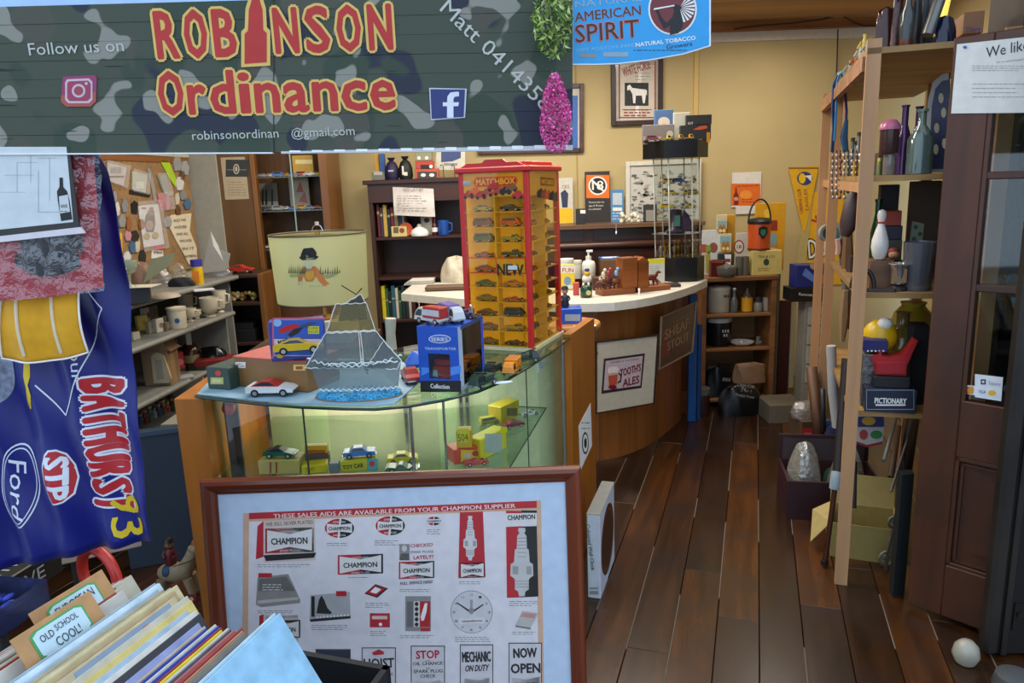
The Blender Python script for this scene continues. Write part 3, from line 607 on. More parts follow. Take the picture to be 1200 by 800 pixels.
# white print with a bottle drawing
f = FY(0, 278, 93, 264, 1.5); t = thing('framed_print', 'white technical print of a wine bottle with dark edge in front of the red packet', 'print', f)
b = MB(f); b.SOL([(-30, 281), (93, 268), (81, 172), (-30, 172)], .003, mt('#2c2826', .5)); part(t, 'dark_border', b)
b = MB(f); b.PG([(-30, 272), (86, 260), (78, 172), (-30, 172)], mt('#c9cfcf', .5), 1)
for g in ((45, 248, 70, 248.6), (45, 200, 45.6, 248), (20, 190, 20.5, 225), (20, 190, 44, 190.5), (36, 180, 36.5, 215), (0, 225, 30, 225.4), (5, 205, 40, 205.4), (45, 185, 66, 185.5), (58, 185, 58.5, 235)): b.RC(*g, mt('#9aa3a6'), 2)
b.PG([(72, 259), (68, 235), (67, 224), (70, 219), (70, 208), (74, 208), (74.5, 219), (79, 224), (82, 236), (85, 257)], INK, 2); b.PG([(71, 250), (69.5, 230), (80, 228), (82.5, 248)], mt('#c4c8c8'), 3); b.TX('WINE', 72, 244, 80, 243, 4, INK, 4); b.LN(72, 246, 81, 249, 1, INK, 4); part(t, 'print', b)
b = MB(f); b.SOL([(-30, 287), (99, 273), (94, 266), (-30, 280)], .008, mt('#d4ccd0', .5), -.002); part(t, 'white_lip', b)
# ================================================================ CHAMPION POSTER FRAME
A = at(236, 561, 1.93); B = at(680, 544, 1.93); A.z = B.z = (A.z+B.z)/2
lean = math.radians(7); hh = A.z/math.cos(lean)-.005
ft = Face(A, B, lean=lean); f = Face(ft.O-ft.uz*hh, ft.O-ft.uz*hh+ft.ux*ft.w, lean=lean); f.mp = ft.mp*.95
t = thing('framed_poster', 'wide timber framed spark plug advertising poster leaning on the glass counter', 'poster', f)
FWD = mt('#6e3119', .3, 0, 'wood', ax='x', sc=16, con=.3); FWDz = mt('#6e3119', .3, 0, 'wood', ax='z', sc=16, con=.3)
Wf = f.w; fw = .044
pro = [(0, 0), (0, -.012), (.006, -.022), (.016, -.026), (.03, -.02), (.038, -.012), (fw, -.010), (fw, 0)]
def mould(p0, p1, dirn, inn, mat):   # mitred length
    b = MB(); n = len(pro); vs = []
    for (px_, pz_), sg in ((p0, 1), (p1, -1)):
        for a, d in pro: vs.append((px_+inn[0]*a+dirn[0]*a*sg, d, pz_+inn[1]*a+dirn[1]*a*sg))
    b.add(vs, [(i, (i+1) % n, n+(i+1) % n, n+i) for i in range(n)]+[tuple(range(n)), tuple(range(n, 2*n))[::-1]], mat); return b
part(t, 'frame_side', mould((0, 0), (Wf, 0), (1, 0), (0, 1), FWD)); part(t, 'frame_side', mould((0, hh), (Wf, hh), (1, 0), (0, -1), FWD))
part(t, 'frame_side', mould((0, 0), (0, hh), (0, 1), (1, 0), FWDz)); part(t, 'frame_side', mould((Wf, 0), (Wf, hh), (0, 1), (-1, 0), FWDz))
part(t, 'mount', MB().bx(.03, Wf-.03, -.004, -.001, .03, hh-.03, mt('#bccbdc', .6), c=0))
P2 = Face(f.O-f.uy*.004, f.O-f.uy*.004+f.ux*f.w, lean=lean); P2.mp = f.mp
b = MB(P2); pr_ = mt('#cfa585', .6); pc = mt('#d8d1d2', .6); SRd = mt('#b3202a', .5); IK = mt('#23211f', .6); GY = mt('#77726e', .6)
b.PG([(284, 830), (638, 830), (634, 586), (285, 601)], pr_, 1); b.PG([(290, 830), (632, 830), (628, 597), (292, 611)], pc, 2)
b.PG([(292, 608), (629, 594.5), (629, 586.6), (292, 600.7)], SRd, 3)
b.TX('THESE SALES AIDS ARE AVAILABLE FROM YOUR CHAMPION SUPPLIER', 321, 606.8, 604, 594.4, 5.2, mt('#e8dcd4'), 4, .02)
def champ(x0, y0, x1, y1, sk=0, txt=True, small=True):   # the bow tie trade sign in the box x0..x1, y0..y1
    sl = -.03*(x1-x0); xm = (x0+x1)/2; h = y1-y0; wd = x1-x0
    b.PG([(x0, y1), (xm, y1+sl/2), (xm, y0+sl/2), (x0, y0)], SRd, 3); b.PG([(xm, y1+sl/2), (x1, y1+sl), (x1, y0+sl), (xm, y0+sl/2)], IK, 3)
    b.PG([(x0+wd*.04, y1-h*.06), (xm, y1-h*.24+sl/2), (x1-wd*.04, y1-h*.06+sl), (x1-wd*.04, y0+h*.06+sl), (xm, y0+h*.24+sl/2), (x0+wd*.04, y0+h*.06)], mt('#d8d2cc'), 4)
    if txt: b.TX('CHAMPION', x0+wd*.13, y0+h*.64, x1-wd*.13, y0+h*.64+sl*.8, h*.27, IK, 5, .03)
    if small and h > 16: b.TX('DEPENDABLE', xm-wd*.18, y0+h*.17, xm+wd*.18, y0+h*.17+sl*.4, h*.09, mt('#d8d2cc'), 5); b.TX('SPARK PLUGS', xm-wd*.2, y1-h*.06, xm+wd*.2, y1-h*.06+sl*.4, h*.1, mt('#d8d2cc'), 5)
def cap(x0, y0, x1, n): b.LN(x0, y0, x1, y0+n*2.4, n, GY, 3, .7)
# row one
b.PG([(300, 655), (302, 616), (309, 610), (309, 652)], SRd, 3); b.PG([(309, 610), (369, 607), (370, 656), (309, 659)], mt('#cdbbae'), 3); b.TX('WE SELL SILVER PLATED', 312, 616, 367, 613, 4.4, IK, 4)
champ(311, 619, 368, 648); b.PG([(309, 650), (371, 647), (368, 653), (312, 657)], IK, 4); cap(302, 660, 370, 2)
for cx, rx, cy in ((398, 18, 618.5), (457.5, 18, 615.5), (508.5, 9, 610)):
    ry = rx*.67; b.EL(cx, cy, rx, ry, mt('#e0dcd8'), 3); b.EL(cx, cy, rx-.8, ry-.8, SRd, 3.6, 24, PI/2, 3*PI/2); b.EL(cx, cy, rx-.8, ry-.8, IK, 3.6, 24, -PI/2, PI/2)
    b.PG([(cx-rx*.82, cy+ry*.48), (cx, cy+ry*.3), (cx+rx*.82, cy+ry*.44), (cx+rx*.82, cy-ry*.48), (cx, cy-ry*.34), (cx-rx*.82, cy-ry*.44)], mt('#d8d2cc'), 5)
    b.TX('CHAMPION', cx-rx*.7, cy+ry*.2, cx+rx*.7, cy+ry*.14, ry*.36, IK, 6, .03)
    if rx > 10: b.TX('DEPENDABLE', cx-rx*.4, cy-ry*.5, cx+rx*.4, cy-ry*.54, ry*.2, WHT, 6); b.TX('SPARK PLUGS', cx-rx*.4, cy+ry*.78, cx+rx*.4, cy+ry*.74, ry*.2, WHT, 6)
cap(383, 635, 415, 2); cap(439, 632, 470, 3); cap(500, 619, 519, 3)
# tall plug signs
def plug(cx, y0, y1, w_, body):
    h = y1-y0; pw = [(.14, 0), (.16, .05), (.1, .07), (.2, .12), (.22, .3), (.3, .32), (.34, .5), (.48, .53), (.5, .7), (.36, .73), (.3, .76), (.3, .9), (.16, .93), (.12, 1)]
    L_ = [(cx-w_*a, y0+h*k) for a, k in pw]; Rr = [(cx+w_*a, y0+h*k) for a, k in pw][::-1]; b.PG(L_+Rr, body, 4.5)
    for k in (.15, .2, .25, .3, .36, .42): b.RC(cx-w_*.2, y0+h*k-.3, cx+w_*.2, y0+h*k+.3, GY, 5)
    for k in (.78, .82, .86): b.RC(cx-w_*.28, y0+h*k-.3, cx+w_*.28, y0+h*k+.3, GY, 5)
    b.RC(cx-w_*.4, y0+h*.56, cx-w_*.15, y0+h*.68, mt('#9a9490'), 5); b.RC(cx+w_*.2, y0+h*.56, cx+w_*.42, y0+h*.68, mt('#9a9490'), 5)
b.PG([(537, 677), (569, 675.5), (566, 599), (539, 600)], SRd, 3); plug(551, 604, 656, 16, mt('#ccc8c4')); champ(539, 659, 568, 677); cap(538, 680, 570, 2)
b.PG([(594, 700), (611, 699.5), (611, 616), (593, 617)], SRd, 3); b.PG([(611, 699.5), (631, 698.5), (629, 616), (611, 616.5)], IK, 3); b.PG([(593, 617), (629, 615), (629, 597), (593, 598.5)], mt('#d8d2cc'), 3); b.TX('CHAMPION', 595, 609, 627, 607.6, 6, IK, 4, .03)
b.RC(593, 598, 611, 601, SRd, 4); b.RC(611, 597.5, 629, 600.5, IK, 4); plug(611.5, 618, 698, 27, mt('#c0bcb6')); cap(597, 703, 632, 3)
# row two
champ(396, 650, 449, 673); cap(408, 675, 437, 1)
b.RC(468, 637, 480, 656, mt('#8c8884'), 3); b.EL(474, 642, 3, 3.6, mt('#c8c0ba'), 4); b.PG([(468, 656), (480, 656), (479, 648), (470, 648)], mt('#5a5652'), 4)
b.TX('CHECKED', 481, 641, 507, 639.5, 4.2, SRd, 4, .02, .2); b.TX('SPARK PLUGS', 481, 648, 508, 646.8, 3, IK, 4); b.TX('LATELY?', 485, 655, 508, 653.6, 4.4, SRd, 4, .03)
champ(467.5, 658, 509, 678); b.TX('FULL SERVICE HERE!', 469, 685, 507, 682.6, 3.8, IK, 4, .02, .2); cap(468, 689, 509, 2)
b.PG([(300, 708), (302, 676), (338, 672), (352, 702), (352, 706), (306, 711)], mt('#8e8882'), 3); b.PG([(303, 692), (304, 678), (336, 675), (346, 692)], mt('#6c6660'), 4); b.RC(303, 671, 319, 676, SRd, 4); b.LN(308, 683, 336, 692, 3, WHT, 5, .8); b.PG([(302, 703), (350, 699), (350, 702), (302, 707)], mt('#b8b2aa'), 4); cap(302, 714, 352, 2)
b.PG([(363, 725), (364, 697), (410, 693), (411, 722)], mt('#a9a6a4'), 3); b.RC(394, 692, 406, 698, SRd, 4); b.PG([(365, 722), (365, 698), (369, 698), (369, 722)], IK, 4); b.PG([(371, 718), (374, 702), (377, 697), (380, 702), (384, 712), (389, 717), (388, 719)], IK, 4); b.PG([(363, 725), (411, 721), (411, 724), (364, 728)], IK, 4.5)
for i in range(10): b.RC(371+i*4, 721.6-i*.3, 373+i*4, 723.6-i*.3, WHT, 5)
cap(365, 731, 409, 3)
b.PG([(427, 695), (440, 684), (455, 689), (442, 700)], IK, 3); b.PG([(429, 694), (440, 685.5), (452, 689), (441, 698)], SRd, 4); b.PG([(434, 693), (440, 687), (447, 690), (441, 695)], WHT, 5); cap(428, 705, 456, 3)
b.RC(433.5, 718, 457, 734.5, SRd, 3); b.RC(436, 721, 454, 725, mt('#d8b4ac'), 4); b.EL(446, 731, 2, 2, WHT, 4); cap(434, 738, 457, 3)
b.RC(475, 698, 505, 739, mt('#8c8884'), 3); b.RC(477, 704, 484, 734, mt('#6c6864'), 4); b.RC(485, 704, 492, 734, mt('#d0cac4'), 4)
for i in range(5): b.EL(488.3, 707+i*6, 2.2, 2.4, IK, 5)
b.RC(492, 704, 504, 734, SRd, 4); b.PG([(494, 727), (493, 722), (498, 706), (501, 706), (500, 716), (497, 726)], WHT, 5); b.RC(493, 735, 504, 739, SRd, 5); cap(469, 743, 514, 2)
b.EL(552.5, 716.5, 24.6, 25, mt('#6a6663'), 3, 40); b.EL(552.5, 716.5, 24, 24.4, mt('#cbc6c6'), 3.6, 40)
for i in range(12):
    a = PI/2-i*PI/6; s_ = str(i if i else 12); b.TX(s_, 552.5+20.5*math.cos(a)-1.6, 718.2-20.5*math.sin(a), 552.5+20.5*math.cos(a)+1.6, 718.1-20.5*math.sin(a), 3, IK, 4.4)
b.PG([(535, 706), (536, 705), (553, 716), (552, 718)], IK, 5); b.PG([(566, 707), (567, 708), (553, 718), (552, 716)], IK, 5); b.EL(552.5, 715, 3, 4, mt('#8a8682'), 5.4); b.RC(551, 702, 554, 712, mt('#9a9692'), 4.6); champ(537, 723, 569, 731.5, small=False); cap(533, 745, 577, 3)
b.PG([(604, 732), (612, 715), (631, 718), (622, 735)], mt('#b8b0a8'), 3); b.PG([(610, 722), (612.5, 717), (628, 719), (626, 724)], mt('#c08a80'), 4); b.PG([(604, 732), (622, 735), (622, 737), (604, 734)], GY, 4); cap(600, 739, 631, 2)
# row three
b.PG([(304, 745), (304, 721), (309, 719), (309, 745)], SRd, 3); b.RC(309, 720, 350, 758, mt('#c4b8ae'), 3); b.TX('WE SELL SILVER PLATED', 312, 725, 349, 723, 3, IK, 4); champ(311, 727, 352, 748)
def card(x0, y0, x1, y1): b.RC(x0, y0, x1, y1, IK, 3); b.RC(x0+1, y0+1, x1-1, y1-1, mt('#cdc6c6'), 4)
card(370, 760, 411, 800); b.RC(371, 761, 410, 776, mt('#2a2c40'), 4.6); card(424, 758, 464, 815); b.PG([(436, 764), (444, 760), (450, 763), (450, 766), (438, 767)], SRd, 5); b.TX('HOIST', 427, 782, 462, 781, 12, IK, 5, .03); b.TX('LUBRICATION', 428, 792, 460, 791, 5, IK, 5)
card(481.5, 756, 521.5, 812); b.TX('STOP', 488, 771, 515, 770, 10, SRd, 5, .03); b.TX('FOR', 499, 774.6, 504, 774.5, 2, IK, 5); b.TX('OIL CHANGE', 484, 779, 519, 778, 4.4, IK, 5, .02); b.TX('AND', 499, 783, 504, 783, 2, IK, 5); b.TX('SPARK PLUG', 485, 788, 519, 787, 4.4, IK, 5, .02); b.TX('CHECK', 493, 793.6, 511, 793, 4.4, IK, 5, .02); champ(485, 796, 518, 812)
card(539, 754.5, 578, 812); b.TX('MECHANIC', 542, 775, 575, 774, 13, IK, 5, .03); b.TX('ON DUTY', 545, 786, 572, 785, 8, IK, 5, .03, .2); champ(543, 793, 575, 810)
card(596, 752.5, 635, 812); b.TX('NOW', 602, 770, 629, 769, 12, IK, 5, .04); b.TX('OPEN', 599, 788, 633, 787, 12, IK, 5, .04); champ(598, 792, 634, 810)
b.PG([(284, 720), (300, 720), (300, 830), (284, 830)], pr_, 1.6)
for v in b.v: v.y -= .004
b.keep = True; part(t, 'poster_print', b)
part(t, 'glass', MB().bx(.04, Wf-.04, -.009, -.0082, .04, hh-.04, mt('#ffffff', .04, 0, 'glass', add=-.02), c=0))
# ================================================================ CRATE OF RECORDS
U_ = V(.306, .952, 0).normalized(); M_ = V(.952, -.306, 0).normalized(); th = math.radians(30)
T0 = gz(328, 718, .85); TV = M_*math.sin(th)-V(0, 0, 1)*math.cos(th)          # down the slanting sleeve edge
NR = (TV.cross(U_)).normalized()
if NR.z < 0: NR = -NR
rnd = random.Random(11)
sl = ['#b8b29c', '#a89a74', '#8a9098', '#4c5058', '#c9c4b8', '#b07c5c', '#c6b88a', '#8d2f2c', '#d2cebf', '#2c3f7c', '#9eb0bc', '#6f6a60', '#b9a98c', '#7f8d96', '#303034', '#c8b46a']
def recM(k, du, dz_, S=.312):   # local x along the top edge from the near end, y down the sleeve, z out of its face
    O = T0+M_*k+V(0, 0, dz_)+U_*(du-S)
    m_ = Matrix((U_, TV, U_.cross(TV))).transposed().to_4x4(); m_.translation = O; return m_
sgn = 1 if U_.cross(TV).z > 0 else -1
def record(k, du, dz_, col, label, draw=None, S=.312, w_=.0032, name='record_sleeve', edge=True, H_=None, cat='record'):
    b = MB(); H_ = H_ or S; m1 = mt(col, .45, 0, 'plain', con=.18, sc=25)
    b.bx(0, S, 0, H_, -sgn*w_, 0, m1, c=.0006)
    if draw: draw(b)
    o = solo(name, label, cat, b, recM(k, du, dz_, S), 'records in the crate' if cat == 'record' else None); return o
def rq(b, x0, y0, x1, y1, mat, z=.0006, c=None): b.add([(x0, y0, sgn*z), (x1, y0, sgn*z), (x1, y1, sgn*z), (x0, y1, sgn*z)], [(0, 1, 2, 3)], mat)
cn = {'#b8b29c': 'stone', '#a89a74': 'tan', '#8a9098': 'grey blue', '#4c5058': 'slate', '#c9c4b8': 'ivory', '#b07c5c': 'terracotta', '#c6b88a': 'straw', '#8d2f2c': 'dark red', '#d2cebf': 'off-white', '#2c3f7c': 'navy', '#9eb0bc': 'pale blue', '#6f6a60': 'taupe', '#b9a98c': 'beige', '#7f8d96': 'steel grey', '#303034': 'charcoal', '#c8b46a': 'mustard'}
# from the right: front light blue sleeve
def lb(b):
    b.add([(.15, .17, sgn*.001), (.185, .12, sgn*.001), (.22, .17, sgn*.001), (.185, .22, sgn*.001)], [(0, 1, 2, 3)], mt('#c4ccd2'))
    b.add([(.158, .17, sgn*.0015), (.185, .131, sgn*.0015), (.212, .17, sgn*.0015), (.185, .209, sgn*.0015)], [(0, 1, 2, 3)], mt('#8fb4c4'))
    b.add([(.13+.012*math.cos(i/2), .1+.012*math.sin(i/2), sgn*.001) for i in range(12)], [tuple(range(12))], mt('#7da8c0'))
record(0, 0, 0, '#8fbcd6', 'light blue record sleeve at the very front of the crate, face showing', lb)
record(-.008, -.004, .002, '#a9c6d6', 'second pale blue record sleeve just behind the light blue front one')
seq = [('#6f6a60', -.018, -.06), ('#b07c5c', -.024, -.05), ('#8d2f2c', -.031, -.045), ('#b05c5a', -.04, -.05), ('#4c5058', -.048, -.035), ('#c9c4b8', -.054, -.03), ('#d8be1c', -.062, -.03), ('#8a2a30', -.068, -.028), ('#2c3f9c', -.076, -.02), ('#c9c4b8', -.084, -.018), ('#243c94', -.092, -.012), ('#b9a98c', -.099, -.016), ('#8890b8', -.107, -.02), ('#303034', -.115, -.01), ('#c9c4b8', -.121, -.012), ('#9eb0bc', -.127, -.018), ('#c8b46a', -.134, -.006), ('#b8b29c', -.141, -.004)]
cn.update({'#b05c5a': 'rose pink', '#d8be1c': 'bright yellow', '#8a2a30': 'crimson', '#2c3f9c': 'royal blue', '#243c94': 'cobalt blue', '#8890b8': 'lavender blue'})
seen = {}
for i, (c_, k_, z_) in enumerate(seq):
    record(k_, rnd.uniform(-.01, .01)-.075, .008+max(0, -.1-k_)*1.1, c_, '%s record sleeve in the crate, %s back from the pale blue front pair' % (cn[c_], ORD[i+1]))
def pic(b):
    rq(b, .10, .004, .295, .11, mt('#7d8ea0'), .0008); b.add([(.11, .108, sgn*.0012), (.14, .07, sgn*.0012), (.19, .085, sgn*.0012), (.24, .06, sgn*.0012), (.29, .108, sgn*.0012)], [(0, 1, 2, 3, 4)], mt('#23242c'))
    b.add([(.235+.024*math.cos(i/2), .03+.02*math.sin(i/2), sgn*.0012) for i in range(12)], [tuple(range(12))], mt('#b84a3a')); rq(b, .205, .05, .235, .07, mt('#a8c4dc'), .0014)
record(-.150, -.085, .062, '#b9a884', 'record with a moonlit desert picture cover beside the tan index card', pic)
def jack(b):
    b.add([(.03, .02, sgn*.002), (.085, .02, sgn*.002), (.09, .05, sgn*.002), (.085, .062, sgn*.002), (.03, .062, sgn*.002)], [(0, 1, 2, 3, 4)], mt('#4aa0d0')); rq(b, .032, .024, .08, .058, mt('#b4d4e4'), .0026)
    v, ff_ = tmesh('JACK'); b.add([(.036+x*.018, .05-y*.03, sgn*.0032) for x, y in v], ff_, INK)
record(-.158, -.075, .066, '#a8926a', 'tan card index divider marked JACK among the records', jack, name='index_divider', cat='divider', w_=.002)
seq2 = [('#c6b88a', -.166), ('#d2cebf', -.172), ('#b8b29c', -.178), ('#a89a74', -.184), ('#9eb0bc', -.192), ('#bcd0d8', -.198), ('#c4d4d8', -.204), ('#8fa4b0', -.21), ('#a8bcc8', -.216), ('#50545c', -.224), ('#40454e', -.231), ('#5a5e66', -.238)]
cn.update({'#bcd0d8': 'ice blue', '#c4d4d8': 'frosty white', '#8fa4b0': 'blue grey', '#a8bcc8': 'powder blue', '#50545c': 'dark slate', '#40454e': 'dark blue grey', '#5a5e66': 'lead grey'})
for i, (c_, k_) in enumerate(seq2):
    record(k_, rnd.uniform(-.08, -.05), (.066 if k_ > -.22 else .034)+rnd.uniform(-.004, .006), c_, '%s record sleeve between the two card dividers, %s behind the JACK card' % (cn[c_], ORD[i+1]))
CB = '#b08454'
def lab(txts):
    def g(b0):
        b = MB(); labdraw(b, txts); b0.mats_ = 0
        for f_, m_ in zip(b.f, b.m): b0.add([Vector((b.v[i].x*.74-.002, b.v[i].y*.95+.002, b.v[i].z)) for i in f_], [tuple(range(len(f_)))], b.mats[m_])
    return g
def labdraw(b, txts):
    if 1:
        o_ = [(.035, .012), (.05, .006), (.15, .006), (.165, .012), (.165, .05), (.15, .058), (.05, .058), (.035, .05)]
        b.add([(x, y, sgn*.001) for x, y in o_], [tuple(range(8))], mt('#3c9c50')); b.add([(.1+(x-.1)*.93, .032+(y-.032)*.88, sgn*.0018) for x, y in o_], [tuple(range(8))], mt('#b8d0d8'))
        for s_, x, y, k in txts:
            v, ff_ = tmesh(s_); b.add([(x+a*k, y-c*k*1.1, sgn*.0028) for a, c in v], ff_, INK)
record(-.252, -.162, .103, CB, 'cardboard index divider labelled OLD SCHOOL COOL', lab([('OLD', .05, .03, .016), ('SCHOOL', .088, .026, .014), ('COOL!', .075, .05, .02)]), S=.145, name='index_divider', H_=.3, cat='divider', w_=.003)
seq3 = ['#c9c4b8', '#8d2f2c', '#b8b29c', '#6f6a60']
for i, c_ in enumerate(seq3): record(-.262-i*.007, rnd.uniform(-.1, -.06), .06, c_, '%s record sleeve between the OLD SCHOOL COOL card and the card behind it, %s' % (cn[c_], ORD[i+1]))
record(-.296, -.095, .1, CB, 'cardboard index divider half hidden behind the OLD SCHOOL COOL one', lab([('EUROPEAN', .05, .03, .02)]), S=.145, name='index_divider', H_=.3, cat='divider', w_=.003)
seq4 = ['#b8b29c', '#c9c4b8', '#a03a34', '#9eb0bc', '#d2cebf', '#4c5058', '#b07c5c', '#c9c4b8', '#b05c5a', '#6f6a60', '#b8b29c', '#7f8d96']
for i, c_ in enumerate(seq4): cn.setdefault(c_, 'brick red'); record(-.306-i*.008, rnd.uniform(-.06, -.02), .05-i*.004, c_, '%s record sleeve behind the rearmost card divider, %s from it' % (cn[c_], ORD[i+1]))
# the crate: black box holding the records
zc = .62; C = gz(457, 780, zc); BC = mt('#141416', .7)
cw = .78; cl_ = .40; zb = .40
t = thing('record_crate', 'black open crate holding the leaning records at the bottom left', 'crate', C-M_*0-V(0, 0, zc-zb))
def slab(b, O, a, bb, c_, mat):
    vs = [O, O+a, O+a+bb, O+bb]; vs += [v+c_ for v in vs]; b.add(vs, [(0, 3, 2, 1), (4, 5, 6, 7), (0, 1, 5, 4), (1, 2, 6, 5), (2, 3, 7, 6), (3, 0, 4, 7)], mat)
Z = V(0, 0, 1)
for O, a, c_ in ((C-Z*(zc-zb), -M_*cw, -U_*.014), (C-U_*cl_-Z*(zc-zb), -M_*cw, U_*.014)): b = MB(); slab(b, O, a, Z*(zc-zb), c_, BC); part(t, 'side', b, world=True)
for O, c_ in ((C-Z*(zc-zb), -M_*.014), (C-M_*cw-Z*(zc-zb), M_*.014)): b = MB(); slab(b, O, -U_*cl_, Z*(zc-zb), c_, BC); part(t, 'side', b, world=True)
b = MB(); slab(b, C-Z*(zc-zb), -M_*cw, -U_*cl_, Z*.15, BC); part(t, 'base', b, world=True)
b = MB(); slab(b, C+M_*.02-Z*(zc-zb+.03)+U_*.05, -M_*(cw+.12), -U_*(cl_+.12), Z*.03, mt('#2b211c', .6, 0, 'wood')); tt = thing('low_table', 'low dark timber table carrying the record crate', 'table', C-M_*.6-U_*.2-Z*zc)
part(tt, 'table_top', b, world=True)
for a, c_ in ((.02, .0), (.02, -.42), (-.8, .0), (-.8, -.42)): p = C+M_*(a-.04)+U_*(c_+.0)-Z*zc; b = MB(); b.bx(p.x-.02, p.x+.02, p.y-.02, p.y+.02, 0, zb-.03, mt('#2b211c', .6)); part(tt, 'leg', b, world=True)
# ================================================================ TOY VEHICLES
TYRE = mt('#181818', .7); GLS = mt('#2a3036', .15)
PROF = {
 'sedan': ([(0, .09), (0, .19), (.03, .225), (.3, .235), (.75, .235), (.97, .2), (1, .15), (1, .09)], [(.2, .23), (.33, .345), (.6, .345), (.74, .23)]),
 'coupe': ([(0, .09), (0, .2), (.04, .23), (.35, .225), (.7, .22), (.95, .17), (1, .13), (1, .09)], [(.1, .225), (.33, .325), (.52, .325), (.7, .22)]),
 'racer': ([(0, .06), (0, .16), (.1, .19), (.4, .16), (.8, .13), (1, .08), (1, .06)], [(.3, .16), (.4, .25), (.52, .25), (.66, .145)]),
 'van': ([(0, .08), (0, .26), (.9, .26), (.98, .22), (1, .08)], [(.01, .25), (.03, .42), (.78, .42), (.92, .26)]),
 'truck': ([(0, .1), (0, .17), (.98, .17), (1, .1)], [(.68, .17), (.68, .42), (.86, .42), (.96, .3), (.99, .17)]),
 'pickup': ([(0, .1), (0, .24), (.62, .24), (.98, .24), (1, .1)], [(.5, .23), (.53, .36), (.7, .36), (.8, .24)]),
}
def carmesh(L, col, style='sedan', roof=None, w=.42, wheel=.085, hub=None, one=True, load=None):
    """a toy car along +x, standing on z=0; returns a dict of meshes by part"""
    body, cab = PROF[style]; W_ = w*L/2; P = {}
    cm = mt(col, .28) if isinstance(col, str) else col; rm = mt(roof, .3) if roof else cm
    b = MB(); bw = W_; b.prism([(x*L, z*L) for x, z in body], -bw, bw, cm)
    b.bx(-.01*L, .02*L, -bw*.95, bw*.95, .09*L, .13*L, CHR, c=0); b.bx(.98*L, 1.01*L, -bw*.95, bw*.95, .09*L, .13*L, CHR, c=0); P['body'] = b
    c_ = MB(); n = len(cab); q0 = [(x*L, z*L) for x, z in cab]; zt = max(z for x, z in q0); zb_ = min(z for x, z in q0); vs = []
    for s_ in (-1, 1):
        for x, z in q0: vs.append((x, s_*bw*(.94-.2*(z-zb_)/(zt-zb_)), z))
    c_.add(vs, [tuple(range(n)), tuple(range(n, 2*n))[::-1]]+[(i, n+i, n+(i+1) % n, (i+1) % n) for i in range(n)], rm); P['cabin'] = c_
    g = MB(); cx = sum(x for x, z in q0)/n; cz = (zb_+zt)/2
    for s_ in (-1, 1): g.add([(cx+(x-cx)*.8, s_*(bw*(.94-.2*(cz+(z-cz)*.66-zb_)/(zt-zb_))+.0006), cz+(z-cz)*.66) for x, z in q0], [tuple(range(n))], GLS)
    P['windows'] = g
    if load: P['load'] = load(L, bw)
    P['wheels'] = []
    for x in ((.2, .8) if style != 'truck' else (.18, .8)):
        for s_ in (-1, 1):
            k = MB(); r = wheel*L; k.cyl((x*L, s_*bw*.72, r), (x*L, s_*bw*1.03, r), r, TYRE, n=10); k.cyl((x*L, s_*bw*1.03, r), (x*L, s_*bw*1.05, r), r*.55, mt(hub or '#b8b8b8', .3, .6), n=8); P['wheels'].append(k)
    return P
def car(name, label, cat, M, L, col, style='sedan', group=None, **k):
    t = thing(name, label, cat, M @ Matrix.Translation((-L/2, 0, 0)), group); P = carmesh(L, col, style, **k)
    for a in ('body', 'cabin', 'windows'): part(t, a, P[a])
    if 'load' in P: part(t, 'load', P['load'])
    for k_ in P['wheels']: part(t, 'wheel', k_)
    return t
def car1(name, label, cat, M, L, col, style='sedan', group=None, **k):   # small one: single mesh
    b = MB(); P = carmesh(L, col, style, **k)
    for q_ in [P['body'], P['cabin'], P['windows']]+([P['load']] if 'load' in P else [])+P['wheels']:
        n = len(b.v); b.v += [Vector((v[0]-L/2, v[1], v[2])) for v in q_.v]
        for f_, m_, s_ in zip(q_.f, q_.m, q_.sm): b.f.append([n+i for i in f_]); b.m.append(b.mi(q_.mats[m_])); b.sm.append(s_)
    return solo(name, label, cat, b, M, group)
def MZ(px, py, z, ang=0): p = gz(px, py, z); return Matrix.Translation(p) @ Matrix.Rotation(math.radians(ang), 4, 'Z')
def carton(name, label, cat, x0, y0, x1, y1, z, hpx, dep, mat, draw=None, group=None, side=None, topm=None, lid=0, Y=None, c=.002):
    f = FZ(x0, y0, x1, y1, z) if Y is None else FL(x0, x1, y0, Y, z=z); h = hpx*f.mp*1.01
    b = MB(f); b.bx(0, f.w, 0, dep, 0, h, mat, c=c)
    if topm: b.bx(-.0012, f.w+.0012, -.0012, dep+.0012, h-.004-lid, h+.001, topm, c=.001)
    if draw: draw(b)
    return solo(name, label, cat, b, f, group), f, h
# ================================================================ GLASS DISPLAY COUNTER
ZT = 1.0
arc = [gz(*p, ZT) for p in ((229, 463), (260, 467), (300, 471.5), (350, 475.5), (400, 477.5), (440, 478), (480, 474.5), (520, 467.5), (560, 457.5), (595, 443), (620, 428.5), (648, 410), (670, 393))]
PL0 = V(-1.055, 2.27, 0)
back = [V(.21, 3.1, ZT), V(.0, 3.12, ZT), V(-.14, 3.0, ZT), (V(-.45, 2.78, ZT)), V(-.75, 2.77, ZT), V(-1.04, 2.8, ZT)]
t = thing('display_counter', 'curved glass topped display counter with wooden end panels in the middle', 'counter', V(-.4, 2.4, 0))
b = MB(); b.prism([(p.x, p.y) for p in arc+back], ZT-.008, ZT, GLT, ax='z'); part(t, 'glass_top', b, 'greenish glass top', world=True)
b = MB(); b.tube([p-V(0, 0, .004) for p in arc], .0045, mt('#123228', .15)); part(t, 'top_edge', b, 'dark green polished glass edge', world=True)
cen = V(-.42, 3.1, 0)
ins = [p+(cen-p).normalized()*.03 for p in arc]
for p in ins: p.z = 0
